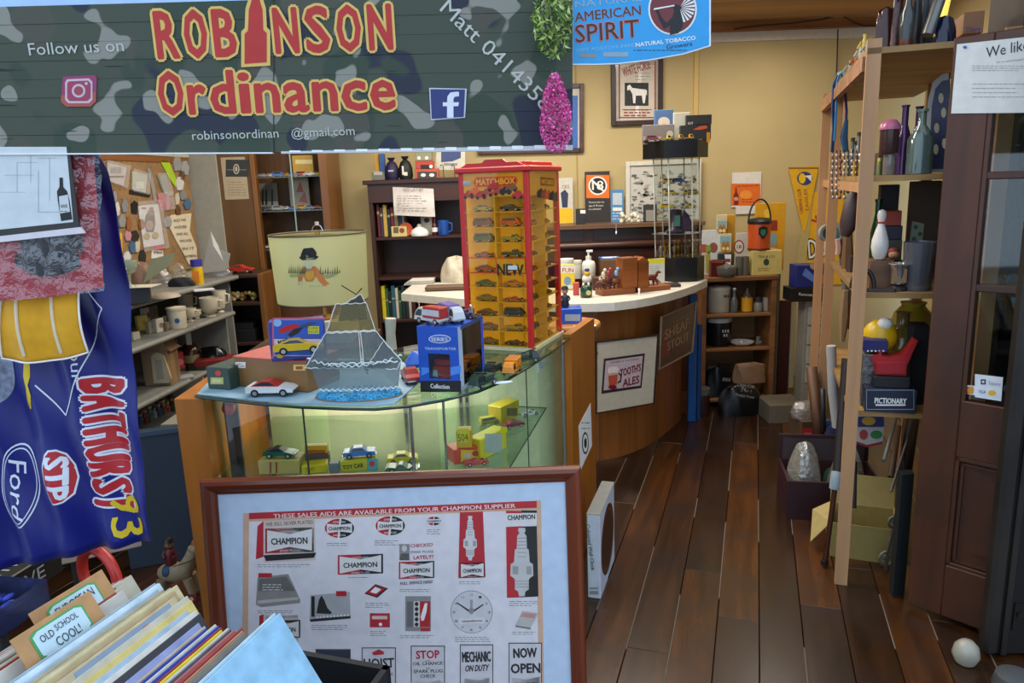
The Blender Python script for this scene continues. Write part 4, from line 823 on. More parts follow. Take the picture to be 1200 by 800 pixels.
ins[0] = V(-.955, 2.235, 0); ins[-1] = V(.2, 2.87, 0)
segs = [(0, 3), (3, 6), (6, 7), (7, 10), (10, 12)]
GP = mt('#f0f8f0', .02, 0, 'glass', add=-.01)
for a, c_ in segs:
    b = MB(); q_ = ins[a:c_+1]; n = len(q_); z0, z1 = .12, ZT-.009
    b.add([p+V(0, 0, z0) for p in q_]+[p+V(0, 0, z1) for p in q_], [(i, i+1, n+i+1, n+i) for i in range(n-1)], GP, True); o = part(t, 'glass_pane', b, world=True)
for i, r, mt_ in ((3, .003, mt('#2c3830', .3)), (6, .005, CHR), (7, .004, CHR), (10, .002, mt('#2c3830', .3)), (12, .007, mt('#8c9494', .3, .7))):
    b = MB(); b.cyl(ins[i]+V(0, 0, .12), ins[i]+V(0, 0, ZT-.009), r, mt_, n=8); part(t, 'corner_strip', b, world=True)
PINE = mt('#a8621c', .3, 0, 'wood', ax='z', sc=14, con=.25); PINE2 = mt('#9c5a1c', .32, 0, 'wood', ax='z', sc=10, con=.3)
b = MB(); b.prism([(-1.06, 2.215), (-.965, 2.2), (-.955, 2.24), (-.985, 2.8), (-1.075, 2.8)], 0, .985, PINE, ax='z'); part(t, 'end_panel', b, 'left end panel in varnished timber', world=True)
pa = V(.235, 2.86, 0); pb_ = V(.367, 3.2, 0); pn = (pb_-pa).normalized(); pl = V(-pn.y, pn.x, 0)
def quadprism(pts, z0, z1, mat): return MB().prism([(p.x, p.y) for p in pts], z0, z1, mat, ax='z')
part(t, 'end_panel', quadprism([pa, pb_, pb_+pl*.035, pa+pl*.035], 0, 1.012, PINE), 'right end panel facing the aisle', world=True)
bi = [V(-.95, 2.74, 0), V(-.72, 2.72, 0), V(-.5, 2.73, 0), V(-.3, 2.76, 0), V(-.1, 2.81, 0), V(.1, 2.9, 0), V(.2, 2.97, 0)]
bm_ = [mt('#d6dcae', .6), mt('#cbc4a6', .6), mt('#c6bea2', .6), mt('#d2d8b0', .6), mt('#ced4ac', .6), mt('#c4caa4', .6)]
for i in range(6):
    b = MB(); p, q_ = bi[i], bi[i+1]; b.add([p+V(0, 0, .12), q_+V(0, 0, .12), q_+V(0, 0, ZT-.012), p+V(0, 0, ZT-.012), p+V(0, .015, .12), q_+V(0, .015, .12), q_+V(0, .015, ZT-.012), p+V(0, .015, ZT-.012)], [(0, 1, 2, 3), (5, 4, 7, 6), (3, 2, 6, 7), (0, 4, 5, 1)], bm_[i]); part(t, 'back_panel', b, world=True)
b = MB(); b.prism([(p.x, p.y) for p in ins+[V(.19, 2.96, 0), V(-.1, 2.81, 0), V(-.5, 2.73, 0), V(-.95, 2.74, 0)]], .0, .12, PINE2, ax='z'); part(t, 'plinth', b, world=True)
ZS = .76
sh = [gz(248, 566, ZS), gz(330, 570, ZS), gz(420, 572, ZS), gz(500, 570, ZS), gz(580, 575, ZS), gz(640, 477, ZS), V(-.1, 2.78, ZS), V(-.5, 2.7, ZS), V(-.93, 2.72, ZS)]
b = MB(); b.prism([(p.x, p.y) for p in sh], ZS-.006, ZS, GLG, ax='z'); part(t, 'glass_shelf', b, world=True)
b = MB(); b.tube([sh[4]+V(0, 0, -.003), sh[5]+V(0, 0, -.003)], .0025, mt('#2c4238', .2)); b.tube([sh[5]+V(0, 0, -.003), V(-.1, 2.78, ZS-.003)], .0025, mt('#2c4238', .2)); part(t, 'shelf_edge', b, world=True)
for x, y in ((477, 500), (541, 485), (548, 482)):
    p = at(x, y, 2.715 if x < 500 else 2.76); b = MB(); b.bx(p.x-.008, p.x+.008, p.y-.008, p.y, .55, .97, mt('#8a8a84', .35, .7), c=0)
    for k in range(10): b.bx(p.x-.003, p.x+.003, p.y-.0095, p.y-.008, .58+k*.04, .6+k*.04, BLK, c=0)
    part(t, 'shelf_track', b, world=True)
b = MB(); b.bx(-.945, -.9, 2.3, 2.31, .55, ZT-.02, mt('#4a3a34', .6)); part(t, 'brown_strap', b, world=True)
area('case_fill_light', (-.45, 2.55, ZT-.02), .7, .03, 4, (1, .95, .82))  # added fill lamp with no known fixture, brightens the inside of the case
# light wood chair rail pieces past the right of the tower
# blue-grey mat
b = MB(); q_ = [gz(x, y, ZT) for x, y in ((231, 462.5), (262, 466), (300, 470), (350, 474), (400, 476), (438, 476.5), (462, 474), (500, 441), (470, 424), (380, 420), (268, 424))]
b.prism([(p.x, p.y) for p in q_], ZT+.0005, ZT+.004, mt('#8aa8b4', .6, 0, 'plain', con=.12, sc=12), ax='z'); solo('blue_mat', 'pale grey-blue board covering the left part of the glass counter top', 'mat', b)
ZM = ZT+.0045
# sign on the end panel
fs = Face(pa-pl*.0+V(0, 0, .5), pb_+V(0, 0, .5)); fs.mp = mpp(pa+V(0, 0, .7))
b = MB(fs); b.SOL([(680, 551), (693.5, 522), (692, 472), (678, 499)], .001, WHT, -.001); 
for k in (0, 1): b.EL(685.5, 519-k*0, 4-k*1.0, 13-k*2.4, INK if k == 0 else WHT, 3+k)
b.EL(685.5, 519, 1.6, 6, INK, 5); b.LN(681, 505, 691, 492, 2, INK, 3)
solo('paper_sign', 'white paper sign with a black ringed symbol on the counter end panel', 'sign', b, fs)
# boxed wall clock on the floor
A = gz(689, 700, 0); B = gz(704, 702, 0); f = Face(A, B); C2 = gz(718, 652, 0); dp_ = (C2-B).length*.95; h = f.q(694, 603)[1]; t = thing('clock_box', 'slim white box of a coloured wall clock leaning against the counter end panel', 'box', f)
part(t, 'carton', MB().bx(0, f.w, 0, dp_, 0, h, mt('#c4c8d2', .4))); part(t, 'top_flap', MB().bx(-.001, f.w+.001, 0, dp_, h, h+.002, mt('#8c8880', .5)))
b = MB(f); b.TX('Coloured Wall Clock', 686.5, 614, 693, 668, 4.5, mt('#3c3c44'), 2, .02); b.RC(691, 688, 701, 690, GRY, 2); b.RC(691, 692, 701, 696, GRY, 2); part(t, 'print', b)
b = MB(); R1 = min(dp_, h)*.44; ci = lambda r, x: [(x, dp_/2+r*math.cos(i*PI/14), h/2+r*math.sin(i*PI/14)) for i in range(28)]
for r, x, c_ in ((R1, .0006, '#3a1c12'), (R1*.9, .0012, '#6a3c24'), (R1*.8, .0018, '#241a18')): b.add([(f.w+p[0], p[1], p[2]) for p in ci(r, x)], [tuple(range(28))], mt(c_, .3))
part(t, 'clock_picture', b)
# ---- things on the left of the counter top
o, f, h = carton('model_box', 'small dark green model box with an orange spot on the counter corner', 'box', 244, 455, 270, 457, ZM, 26, .13, mt('#31443a', .5), lambda b: (b.EL(256, 437, 3.6, 3.2, mt('#d2452a'), 2), b.RC(247, 442, 262, 450, mt('#b8b468'), 2), b.RC(249, 444, 259, 448, mt('#d0cc8c'), 3)))
o, f, h = carton('wooden_box', 'long brown wooden box with a faded red top behind the white toy car', 'box', 277, 452, 362, 460, ZM, 36, .16, mt('#8f6636', .5, 0, 'wood', ax='x', sc=9, con=.15), lambda b: (b.RC(276, 424, 288, 431, WHT, 2), b.LN(277, 425, 287, 430, 2, mt('#c05050'), 3), b.RC(344, 427, 358, 434, mt('#e6c060'), 2), b.RC(347, 429, 355, 432.5, mt('#a85020'), 3)), topm=mt('#b2564a', .55))
zB = ZM+h+.0015
# blister pack with a yellow car
f = FZ(318, 424, 383, 419, zB); h = 47*f.mp
b = MB(f); b.bx(0, f.w, 0, .05, 0, h, mt('#3c3a8c', .35)); 
b.RC(321, 375, 379, 396, mt('#2a54b4', .35), 1); b.RC(321, 397, 379, 417, mt('#c8b8c8', .35), 1); b.RC(322, 409, 380, 416, mt('#2f62b8'), 1.5)
b.PG([(325, 388), (333, 382), (345, 379), (352, 381), (344, 386), (330, 391)], RED, 2); b.PG([(337, 392), (345, 385), (356, 383), (350, 390), (341, 395)], INK, 2); b.PG([(348, 383), (364, 377), (372, 378), (360, 384)], mt('#3a4468'), 2); b.RC(361, 382, 374, 391, mt('#d8cc30'), 2); b.TX('SUPER', 362, 386, 373, 385.6, 3, mt('#2c7a3c'), 3); b.TX('RACER', 362, 390, 373, 389.6, 3, mt('#2c7a3c'), 3); b.EL(325, 378, 5, 4.5, mt('#8fb4e0'), 2)
for g in ((319, 372, 382, 374), (319, 372, 321, 420)): b.RC(*g, mt('#c0607c'), 2)
b.TX('KITT', 327, 405, 344, 402, 6, INK, 2, .05); b.EL(328, 417, 4, 2.5, YEL, 3)
M0 = f.M @ Matrix.Translation((f.q(351, 412)[0], -.013, f.q(351, 413)[1]))
solo('blister_pack', 'blue and red blister pack standing on the wooden box', 'toy pack', b, f)
Lc = 56*f.mp; M_k = M0 @ Matrix.Scale(.55, 4, (0, 1, 0))
car('toy_car', 'yellow toy sports car mounted on the front of the blister pack', 'toy car', M0 @ Matrix.Rotation(.0, 4, 'Z'), Lc, '#d8b010', 'coupe', w=.22)
# white toy car
Mw = MZ(320, 462, ZM, -4); car('toy_car', 'white toy coupe with a red roof at the front left of the counter', 'toy car', Mw, 56*mpp(gz(320, 462, ZM)), '#dcdad4', 'coupe', roof='#b03028')
# ---- the ship made of clear panels on a glittering blue sea
p = gz(421, 463, ZM); k = mpp(p); t = thing('model_ship', 'sailing ship ornament of clear panels with crocheted edges on a glittery blue oval', 'ornament', p)
def ov(rx, ry): return [(rx*math.cos(2*PI*i/40), ry*math.sin(2*PI*i/40)) for i in range(40)]
b = MB(); b.prism(ov(51*k, 28*k), 0, .003, mt('#8a6a44', .4), ax='z'); part(t, 'base_rim', b)
b = MB(); b.prism(ov(49.5*k, 26.5*k), .003, .011, mt('#1f8cb8', .2, 0, 'glitter'), ax='z')
for i in range(120):
    a = R_.uniform(0, 2*PI); r = math.sqrt(R_.random()); b.ball((r*46*k*math.cos(a), r*24*k*math.sin(a), .012), .0035, mt('#1f8cb8', .2, 0, 'glitter'), (1, 1, .7), n=5)
o = part(t, 'glitter_sea', b, 'blue glitter sea')
PLS = mt('#bcc4c4', .12, 0, 'glass', add=.16); CRO = mt('#dfe2de', .6)
def q2(x, y): return ((x-421)*k, (461-y)*k)
# hull: two curved sides
for s_ in (-1, 1):
    def hf(u, v, s_=s_):
        xt = -57+u*110; xb_ = -46+u*92; x = xb_+(xt-xb_)*v; yy = s_*math.sin(PI*max(.0, min(1, u)))*(.3+.7*v)*15; z = (8+v*(31+7*(2*u-1)**2)); return (x*k, yy*k, z*k)
    o = part(t, 'hull_panel', MB().grid(hf, 22, 5, PLS)); 
    for vv, nm in ((0, 'lace_edge'), (1, 'lace_edge')):
        b = MB(); pts = []
        for i in range(75):
            u = i/74; a = hf(u, vv); pts.append((a[0], a[1], a[2]+.0035*math.sin(i*1.15)))
        b.tube(pts, .0018, CRO, n=5); part(t, nm, b)
# deck rails row
b = MB(); b.tube([((-30+i*4.2)*k, -13*k, (40+3*abs(math.sin(i*1.2)))*k) for i in range(20)], .002, CRO, n=5); part(t, 'lace_edge', b)
# sails
def sail(pts, d, mat=None, nm='sail'):
    n = len(pts); b = MB(); b.prism([q2(*p_) for p_ in pts], d, d+.0015, mat or PLS); part(t, nm, b)
    b = MB(); e = []
    for i in range(n):
        a, c_ = q2(*pts[i]), q2(*pts[(i+1) % n]); m_ = max(2, int(math.dist(a, c_)/.008))
        for j in range(m_): e.append((a[0]+(c_[0]-a[0])*j/m_, d-.001, a[1]+(c_[1]-a[1])*j/m_+.0015*math.sin(j*2)))
    e.append(e[0]); b.tube(e, .0014, CRO, n=4); part(t, 'lace_edge', b)
sail([(409, 354), (432, 342), (437, 352), (438, 372), (404, 372)], .0, mt('#8c8c80', .12, 0, 'glass', add=.1)); sail([(403, 352), (438, 352), (446, 384), (390, 384)], -.004, mt('#d8cf9c', .12, 0, 'glass', add=.1)); sail([(389, 385), (427, 385), (427, 428), (362, 425)], -.008)
sail([(429, 385), (447, 385), (470, 418), (430, 432)], -.006); sail([(432, 428), (455, 396), (474, 420), (468, 430)], -.012)
b = MB(); a = q2(428, 350); c_ = q2(432, 436); b.cyl((a[0], .004, a[1]), (c_[0], .004, c_[1]), .0035, mt('#b8c0b0', .25, .3), n=8); b.cyl((a[0], .004, q2(428, 345)[1]), (a[0], .004, a[1]), .002, DKM, n=6); part(t, 'mast', b)
b = MB(); b.tube([(*q2(411, 331), 0)][0:0] or [(q2(411, 331)[0], 0, q2(411, 331)[1]), (q2(427, 342)[0], 0, q2(427, 342)[1]), (q2(434, 335)[0], 0, q2(434, 335)[1])], .0018, DKM, n=5); part(t, 'masthead_wire', b)
# little vehicles round the truck box
def tt(name, label, x, y, L, col, style, ang, z=ZM, **kw):
    p = gz(x, y, z); return car(name, label, kw.pop('cat', 'toy car'), Matrix.Translation(p) @ Matrix.Rotation(math.radians(ang), 4, 'Z'), L, col, style, **kw)
tt('toy_car', 'red toy saloon with a white bumper between the ship and the truck box', 482, 446, .12, '#a02420', 'sedan', -72, w=.4)
b = MB(); b.lathe([(.035, 0), (.04, .012), (.028, .03), (.012, .05), (.001, .052)], mt('#2f66c8', .3)); solo('blue_cone', 'bright blue plastic pointed lid lying beside the truck box', 'lid', b, gz(488, 428, ZM))
# truck box
f = FZ(493, 456, 540, 459, ZT+.0005); h = 76*f.mp; wf = f.w; dp = .2
t = thing('truck_box', 'tall blue toy truck package with a clear side window and toys on top', 'toy package', f)
b = MB(f); bx_ = mt('#1c50b4', .35)
b.add([(0, 0, 0), (wf, 0, 0), (wf, 0, h), (0, 0, h), (0, dp, 0), (wf, dp, 0), (wf, dp, h), (0, dp, h)], [(0, 4, 5, 1), (0, 3, 7, 4), (4, 7, 6, 5), (3, 2, 6, 7)], bx_)
# front with window
wx0, wz0 = f.q(503.5, 443); wx1, wz1 = f.q(527, 415)
for g in ((0, wf, 0, wz0), (0, wf, wz1, h), (0, wx0, wz0, wz1), (wx1, wf, wz0, wz1)): b.bx(g[0], g[1], -.0005, .001, g[2], g[3], bx_, c=0)
b.add([(wf, 0, 0), (wf, dp, 0), (wf, dp, .02), (wf, 0, .012)], [(0, 1, 2, 3)], mt('#b9c4d4')); b.add([(wf, 0, 0), (wf, .03, 0), (wf, .03, h), (wf, 0, h)], [(0, 1, 2, 3)], mt('#a8b8c8')); b.add([(wf, dp-.02, 0), (wf, dp, 0), (wf, dp, h), (wf, dp-.02, h)], [(0, 1, 2, 3)], mt('#3c4cc0')); b.add([(wf, .02, h-.012), (wf, dp, h-.012), (wf, dp, h), (wf, .02, h)], [(0, 1, 2, 3)], mt('#3a4868'))
part(t, 'carton', b)
b = MB(f); b.RC(493, 446, 540.5, 459, INK, 2); b.TX('Collection', 505, 454.5, 527, 455.5, 5.5, WHT, 3, .02); b.EL(515.5, 397, 13, 5, WHT, 2); b.EL(515.5, 397, 12, 4.2, mt('#3c68c0'), 3); b.TX('SERIES', 506, 399.3, 525, 399.3, 4, WHT, 4, .02); b.TX('TRANSPORTER', 498, 409.5, 535, 410, 3, mt('#b8c8e8'), 3, .02)
b.PG([(494, 440), (503, 436), (503, 431), (494, 430)], mt('#4c84d8'), 2); b.PG([(528, 440), (540, 437), (540, 428), (528, 430)], mt('#4c84d8'), 2); part(t, 'print', b)
b = MB(f); b.bx(wx0, wx1, .001, .002, wz0, wz1, GL, c=0); b.bx(wf-.001, wf, .03, dp-.02, .015, h-.012, mt('#b0b4ac', .05, 0, 'glass', add=.05), c=0); part(t, 'window', b, 'clear windows')
b = MB(f); b.bx(.01, wf-.012, .01, dp-.02, .018, .022, mt('#2a2c34')); b.bx(wx0+.002, wx1-.002, .02, dp-.03, .03, .07, mt('#a01c20', .3)); b.bx(wx0+.006, wx0+.022, .012, .022, .028, .06, CHR); b.bx(wx0+.004, wx1-.004, .03, .07, .07, .09, mt('#a01c20', .3)); b.bx(.012, wf-.01, .07, dp-.03, .03, .06, mt('#3a3e44', .4))
for y_ in (.05, .1, .15): b.cyl((wf-.013, y_, .032), (wf-.004, y_, .032), .014, TYRE, n=10)
part(t, 'boxed_truck', b, 'dark red truck inside the package')
zt_ = ZT+h+.0015
def boxload(col, col2): 
    def g(L, bw): b = MB(); b.bx(0, .66*L, -bw, bw, .17*L, .47*L, mt(col, .3)); b.bx(.02*L, .64*L, -bw-.0006, bw+.0006, .24*L, .4*L, mt(col2, .3), c=0); return b
    return g
zx = lambda px, py: f.O+f.ux*0
p = f.O+f.ux*.028+f.uy*.045; p.z = zt_
car('toy_truck', 'red and white toy delivery truck on top of the truck package, nearest', 'toy truck', Matrix.Translation(p) @ Matrix.Rotation(math.radians(-222), 4, 'Z'), .115, '#c8c4bc', 'truck', load=boxload('#b02a24', '#c8c4c8'), w=.34)
p = f.O+f.ux*.078+f.uy*.085; p.z = zt_
car('toy_truck', 'white toy truck with a violet roof on top of the truck package', 'toy truck', Matrix.Translation(p) @ Matrix.Rotation(math.radians(-62), 4, 'Z'), .115, '#c8c8c8', 'truck', load=boxload('#6a5c9c', '#b8bcc8'), w=.36)
p = f.O+f.ux*.12+f.uy*.13; p.z = zt_; p = f.O+f.ux*(wf-.03)+f.uy*.15; p.z = zt_
def eng(L, bw): b = MB(); b.bx(.6*L, .8*L, -bw*.4, bw*.4, .2*L, .42*L, CHR); b.ball((.68*L, 0, .5*L), .07*L, CHR); b.bx(.1*L, .5*L, -bw*.7, bw*.7, .2*L, .34*L, mt('#4a3c6c', .25)); return b
car('hot_rod', 'purple and chrome toy hot rod at the back of the truck package', 'toy car', Matrix.Translation(p) @ Matrix.Rotation(math.radians(-30), 4, 'Z'), .075, '#3a3454', 'racer', load=eng, w=.5)
def gun(L, bw): b = MB(); b.bx(.1*L, .55*L, -bw*.8, bw*.8, .17*L, .34*L, mt('#2c4030')); b.cyl((.3*L, 0, .36*L), (.9*L, 0, .5*L), .03*L, mt('#24342a'), n=6); return b
tt('army_truck', 'dark green toy army truck nearest the curved glass edge', 566, 452, .1, '#2f4434', 'truck', -125, ZT, load=gun, w=.4, cat='toy truck')
tt('army_truck', 'dark green toy army gun carrier behind the nearest green one', 578, 437, .09, '#2c3e30', 'truck', -118, ZT, load=gun, w=.4, cat='toy truck')
tt('army_truck', 'dark green toy army truck right of the orange tipper', 617, 424, .09, '#2c3e30', 'truck', 20, ZT, load=gun, w=.4, cat='toy truck')
def tip(L, bw): b = MB(); b.bx(0, .62*L, -bw, bw, .2*L, .5*L, mt('#dc8410', .4)); b.bx(.03*L, .59*L, -bw*.85, bw*.85, .46*L, .505*L, mt('#a86010')); return b
tt('tipper_truck', 'orange toy tipper truck below the display tower', 600, 437, .1, '#dc8410', 'truck', -105, ZT, load=tip, w=.42, cat='toy truck')
b = MB(); b.prism(ov(.032, .014), 0, .0008, mt('#b8cce0', .5), ax='z'); solo('paper_tag', 'pale blue oval paper tag lying at the curved glass edge', 'tag', b, Matrix.Translation(gz(589, 448, ZT+.001)) @ Matrix.Rotation(.3, 4, 'Z'))
fq = FZ(628, 437, 637, 425, ZT-.055); b = MB(fq); b.bx(0, fq.w, 0, .0008, 0, .055, mt('#c4d4dc', .5), c=0); b.LN(630, 424, 636, 432, 3, GY, 2); solo('price_card', 'small white price card hanging from the curved glass edge', 'card', b, fq.M @ Matrix.Translation((0, -.006, .0)))
# ---- items inside the case on the glass shelf
z_ = ZS+.0008
def inbox(label, x0, y0, x1, y1, hpx, dep, col, draw=None, zz=z_): return carton('model_box', label, 'box', x0, y0, x1, y1, zz, hpx, dep, mt(col, .5), draw)
o, f, h = inbox('tan card box under the green toy car inside the glass case', 304, 556, 352, 555, 17, .07, '#b8a058', lambda b: (b.RC(316, 541, 318, 554, mt('#a03c30'), 2), b.RC(323, 541, 325, 554, mt('#a03c30'), 2)))
car('toy_car', 'dark green toy coupe with a black roof on the tan box in the glass case', 'toy car', Matrix.Translation(f.O+f.ux*f.w*.5+V(0, .03, h+.001)) @ Matrix.Rotation(-.1, 4, 'Z'), .098, '#1c5a48', 'coupe', roof='#1c1c1c', hub='#d8d4c8')
o, f, h = inbox('yellow and black toy box at the bottom of the middle stack in the glass case', 354, 556, 384, 553, 10, .05, '#d2b81c', lambda b: b.TX('TOYS', 358, 552, 368, 551, 4, INK, 2))
o, f2, h2 = inbox('blue and brown toy box lying behind the yellow middle stack in the case', 352, 547, 386, 545, 14, .03, '#5c4a48', None)
o, f3, h3 = carton('model_box', 'old yellow and orange toy box on top of the middle stack in the glass case', 'box', 357, 530, 383, 532, z_+h2+.0015, 10, .03, mt('#c49a14', .5), lambda b: b.RC(358, 527, 381, 531, mt('#a84c24'), 2), Y=(f2.O.y+.004))
o, f, h = inbox('small grey and chrome toy box right of the middle stack in the case', 386, 555, 398, 554, 12, .03, '#6c7478', None)
o, f, h = inbox('yellow and blue toy box under the blue toy car in the glass case', 400, 553, 442, 549, 13, .05, '#c8b428', lambda b: (b.RC(430, 537, 443, 551, mt('#5c9cb0'), 2), b.EL(436, 543, 3.4, 3.2, mt('#c8442c'), 3), b.TX('TOY CAR', 402, 550, 426, 547, 5, mt('#2c3c20'), 2, .03)))
car('toy_car', 'pale blue toy saloon on the yellow box inside the glass case', 'toy car', Matrix.Translation(f.O+f.ux*f.w*.5+V(0, .025, h+.001)) @ Matrix.Rotation(.12, 4, 'Z'), .1, '#4a74b8', 'sedan')
p = gz(473, 551, z_)
def inc(label, x, y, L, col, st, ang, zz=z_, **k): return car('toy_car', label, 'toy car', Matrix.Translation(gz(x, y, zz)) @ Matrix.Rotation(math.radians(ang), 4, 'Z'), L, col, st, **k)
inc('grey green toy racing car in front of the yellow one in the case', 472, 551, .1, '#5a6a5c', 'racer', 2)
inc('yellow toy saloon behind the grey racing car in the glass case', 472, 541, .095, '#d0b430', 'sedan', 6)
o, f, h = inbox('red and yellow toy box at the foot of the right hand stack in the case', 533, 545, 566, 538, 18, .07, '#c8402c', lambda b: (b.RC(540, 527, 564, 541, mt('#c8b02c'), 2), b.EL(548, 534, 4, 3.5, mt('#c8a8a0'), 3), b.EL(557, 531, 4, 3.5, mt('#a83030'), 3)))
o, f4, h4 = carton('model_box', 'yellow toy box with red sides on top of the right hand stack', 'box', 535, 520, 553, 517, z_+h+.0015, 21, .05, mt('#c8982c', .5), lambda b: (b.RC(536, 502, 550, 518, mt('#c8b828'), 2), b.TX('504', 537, 517, 549, 516, 9, mt('#3c3a28'), 3)), Y=f.O.y+.012)
inc('small red toy racing car in front of the right hand stack in the case', 558, 544, .075, '#b03c3c', 'racer', 15)
o, f5, h5 = inbox('clear fronted yellow toy box beside the right hand stack in the case', 564, 540, 594, 524, 25, .05, '#d2c030', lambda b: (b.RC(568, 508, 588, 530, mt('#a8b0a8'), 2), b.RC(586, 500, 594, 507, mt('#d8c820'), 3)))
o, f6, h6 = inbox('olive yellow toy box far right on the glass shelf in the case', 588, 497, 609, 487, 20, .06, '#a8982c', lambda b: b.RC(594, 478, 606, 487, mt('#5c5430'), 2))
inc('dark red toy car at the far right of the glass shelf', 602, 500, .075, '#6c2430', 'sedan', 25)
inc('tiny white toy racing car near the shelf corner in the case', 620, 486, .08, '#c8ccc4', 'racer', 25)
inc('small olive toy car behind the right hand stack in the case', 573, 497, .07, '#8c8430', 'van', 25)
b = MB(); b.ball((0, 0, .0), .022, mt('#c43424', .4)); 
for i in range(10): b.add([(R_.uniform(-.03, .03), R_.uniform(-.01, .01), R_.uniform(0, .05)) for _ in range(3)], [(0, 1, 2)], FILM)
solo('red_bauble', 'red ball in cellophane hanging at the left end inside the glass case', 'bauble', b, V(-.92, 2.28, .93))
# ================================================================ RED AND YELLOW DISPLAY TOWER
A = gz(547, 402, ZT+.0008); B = gz(625, 412, ZT+.0008); C2 = gz(659, 391, ZT+.0008)
s_ = (C2-B).normalized(); A = B+V(-s_.y, s_.x, 0)*.272; f = Face(A, B); wt = f.w; dt_ = (C2-B).length; ht = (f.q(533.5, 203)[1]+f.q(622, 201)[1])/2
t = thing('display_tower', 'tall red and yellow toy car display tower standing on the counter', 'display tower', f)
RD = mt('#c8201c', .35); YL = mt('#f6dc58', .4, 0, 'thin'); YLs = mt('#f6dc58', .45, 0, 'thin'); YH = mt('#dca01c', .4)
cw_ = .02
P1 = Face(A, B); side = Face(B, B+f.uy*dt_); side.mp = mpp((B+B+f.uy*dt_)/2)
b = MB()
for x, y in ((0, 0), (wt-cw_, 0), (wt-cw_, dt_-cw_), (0, dt_-cw_)): b.bx(x, x+cw_, y, y+cw_, 0.008, ht, RD, c=.003)
part(t, 'corner_post', b, 'red corner posts')
b = MB(); b.bx(-.006, wt+.006, -.006, dt_+.006, 0, .012, mt('#d4c89c', .4)); part(t, 'base', b, 'cream base')
b = MB(); b.bx(-.01, wt+.01, -.01, dt_+.01, ht, ht+.02, RD, c=.004); b.prism([(.01, .02), (.04, .034), (wt*.35, .034), (wt*.35+.015, .045), (wt*.65, .045), (wt*.65+.015, .034), (wt-.04, .034), (wt-.01, .02)], 0, .012, RD); 
for v in b.v[-16:]: v.z += ht
b.bx(.02, wt-.02, .02, dt_-.02, ht+.015, ht+.036, RD); part(t, 'crown', b, 'stepped red crown')
# layout on the front: header, 10 rows x 2 columns
z_top = f.q(560, 231)[1]; z_bot = .014; rh = (z_top-z_bot)/10
hd = MB(); hd.bx(cw_, wt-cw_, .003, .008, z_top, ht, YH, c=0); hd.bx(wt-.008, wt-.003, cw_, dt_-cw_, z_top, ht, YH, c=0); part(t, 'header_board', hd, 'yellow header board')
P1.mp = f.mp; b = MB(f)
b.PG([(553, 214), (557, 207), (604, 206), (607, 211), (604, 218), (557, 220)], mt('#e0641c'), -5); b.PG([(555, 213.5), (558, 208.5), (603, 207.5), (605, 211), (603, 216.5), (558, 218.5)], mt('#b42a18'), -4.2); b.TX('MATCHBOX', 558, 217, 603, 215, 6.5, mt('#e8a428'), -3.4, .04)
rr2 = random.Random(4)
for i in range(9):
    x = 548+i*7.2; y = 229-rr2.random()*7-(4 if 2 < i < 8 else 0); c__ = rr2.choice([RED, INK, mt('#7a4a1c'), mt('#e0641c'), mt('#a83c20'), mt('#5c4a60')])
    b.PG([(x-6, y+4), (x-6, y), (x-3, y-1), (x-1, y-4), (x+4, y-4.5), (x+6, y-1), (x+8, y), (x+8, y+3.5)], c__, -4+i*.3); b.EL(x-3, y+4, 2, 2, INK, -3.8+i*.3, 10); b.EL(x+5, y+3.6, 2, 2, INK, -3.8+i*.3, 10)
b.RC(541, 212, 551, 217, mt('#c8d0d8'), -3); b.keep = True
for v in b.v: v.y -= .0
part(t, 'header_print', b)
sd = MB(Face(side.O, side.O+side.ux*dt_)); sd.P.mp = side.mp
sd.PG([(634, 207), (650, 209), (650, 218), (634, 217)], mt('#c8601c'), -3); sd.TX('MATCHBOX', 635, 215, 649, 216, 5, YL, -2, .03)
for i in range(5):
    x = 633+i*4.5; y = 226+i*1; sd.PG([(x-3, y+5), (x-3, y-2), (x+2, y-6), (x+4, y-1), (x+4, y+6)], [INK, mt('#7a3c1c'), mt('#b8401c'), INK, mt('#4a3a20')][i], -2+i*.2)
# side print built in side frame, carried as its own part
so = sd.build('header_print', t); so.matrix_parent_inverse = Matrix.Identity(4); so.matrix_basis = f.M.inverted() @ sd.P.M
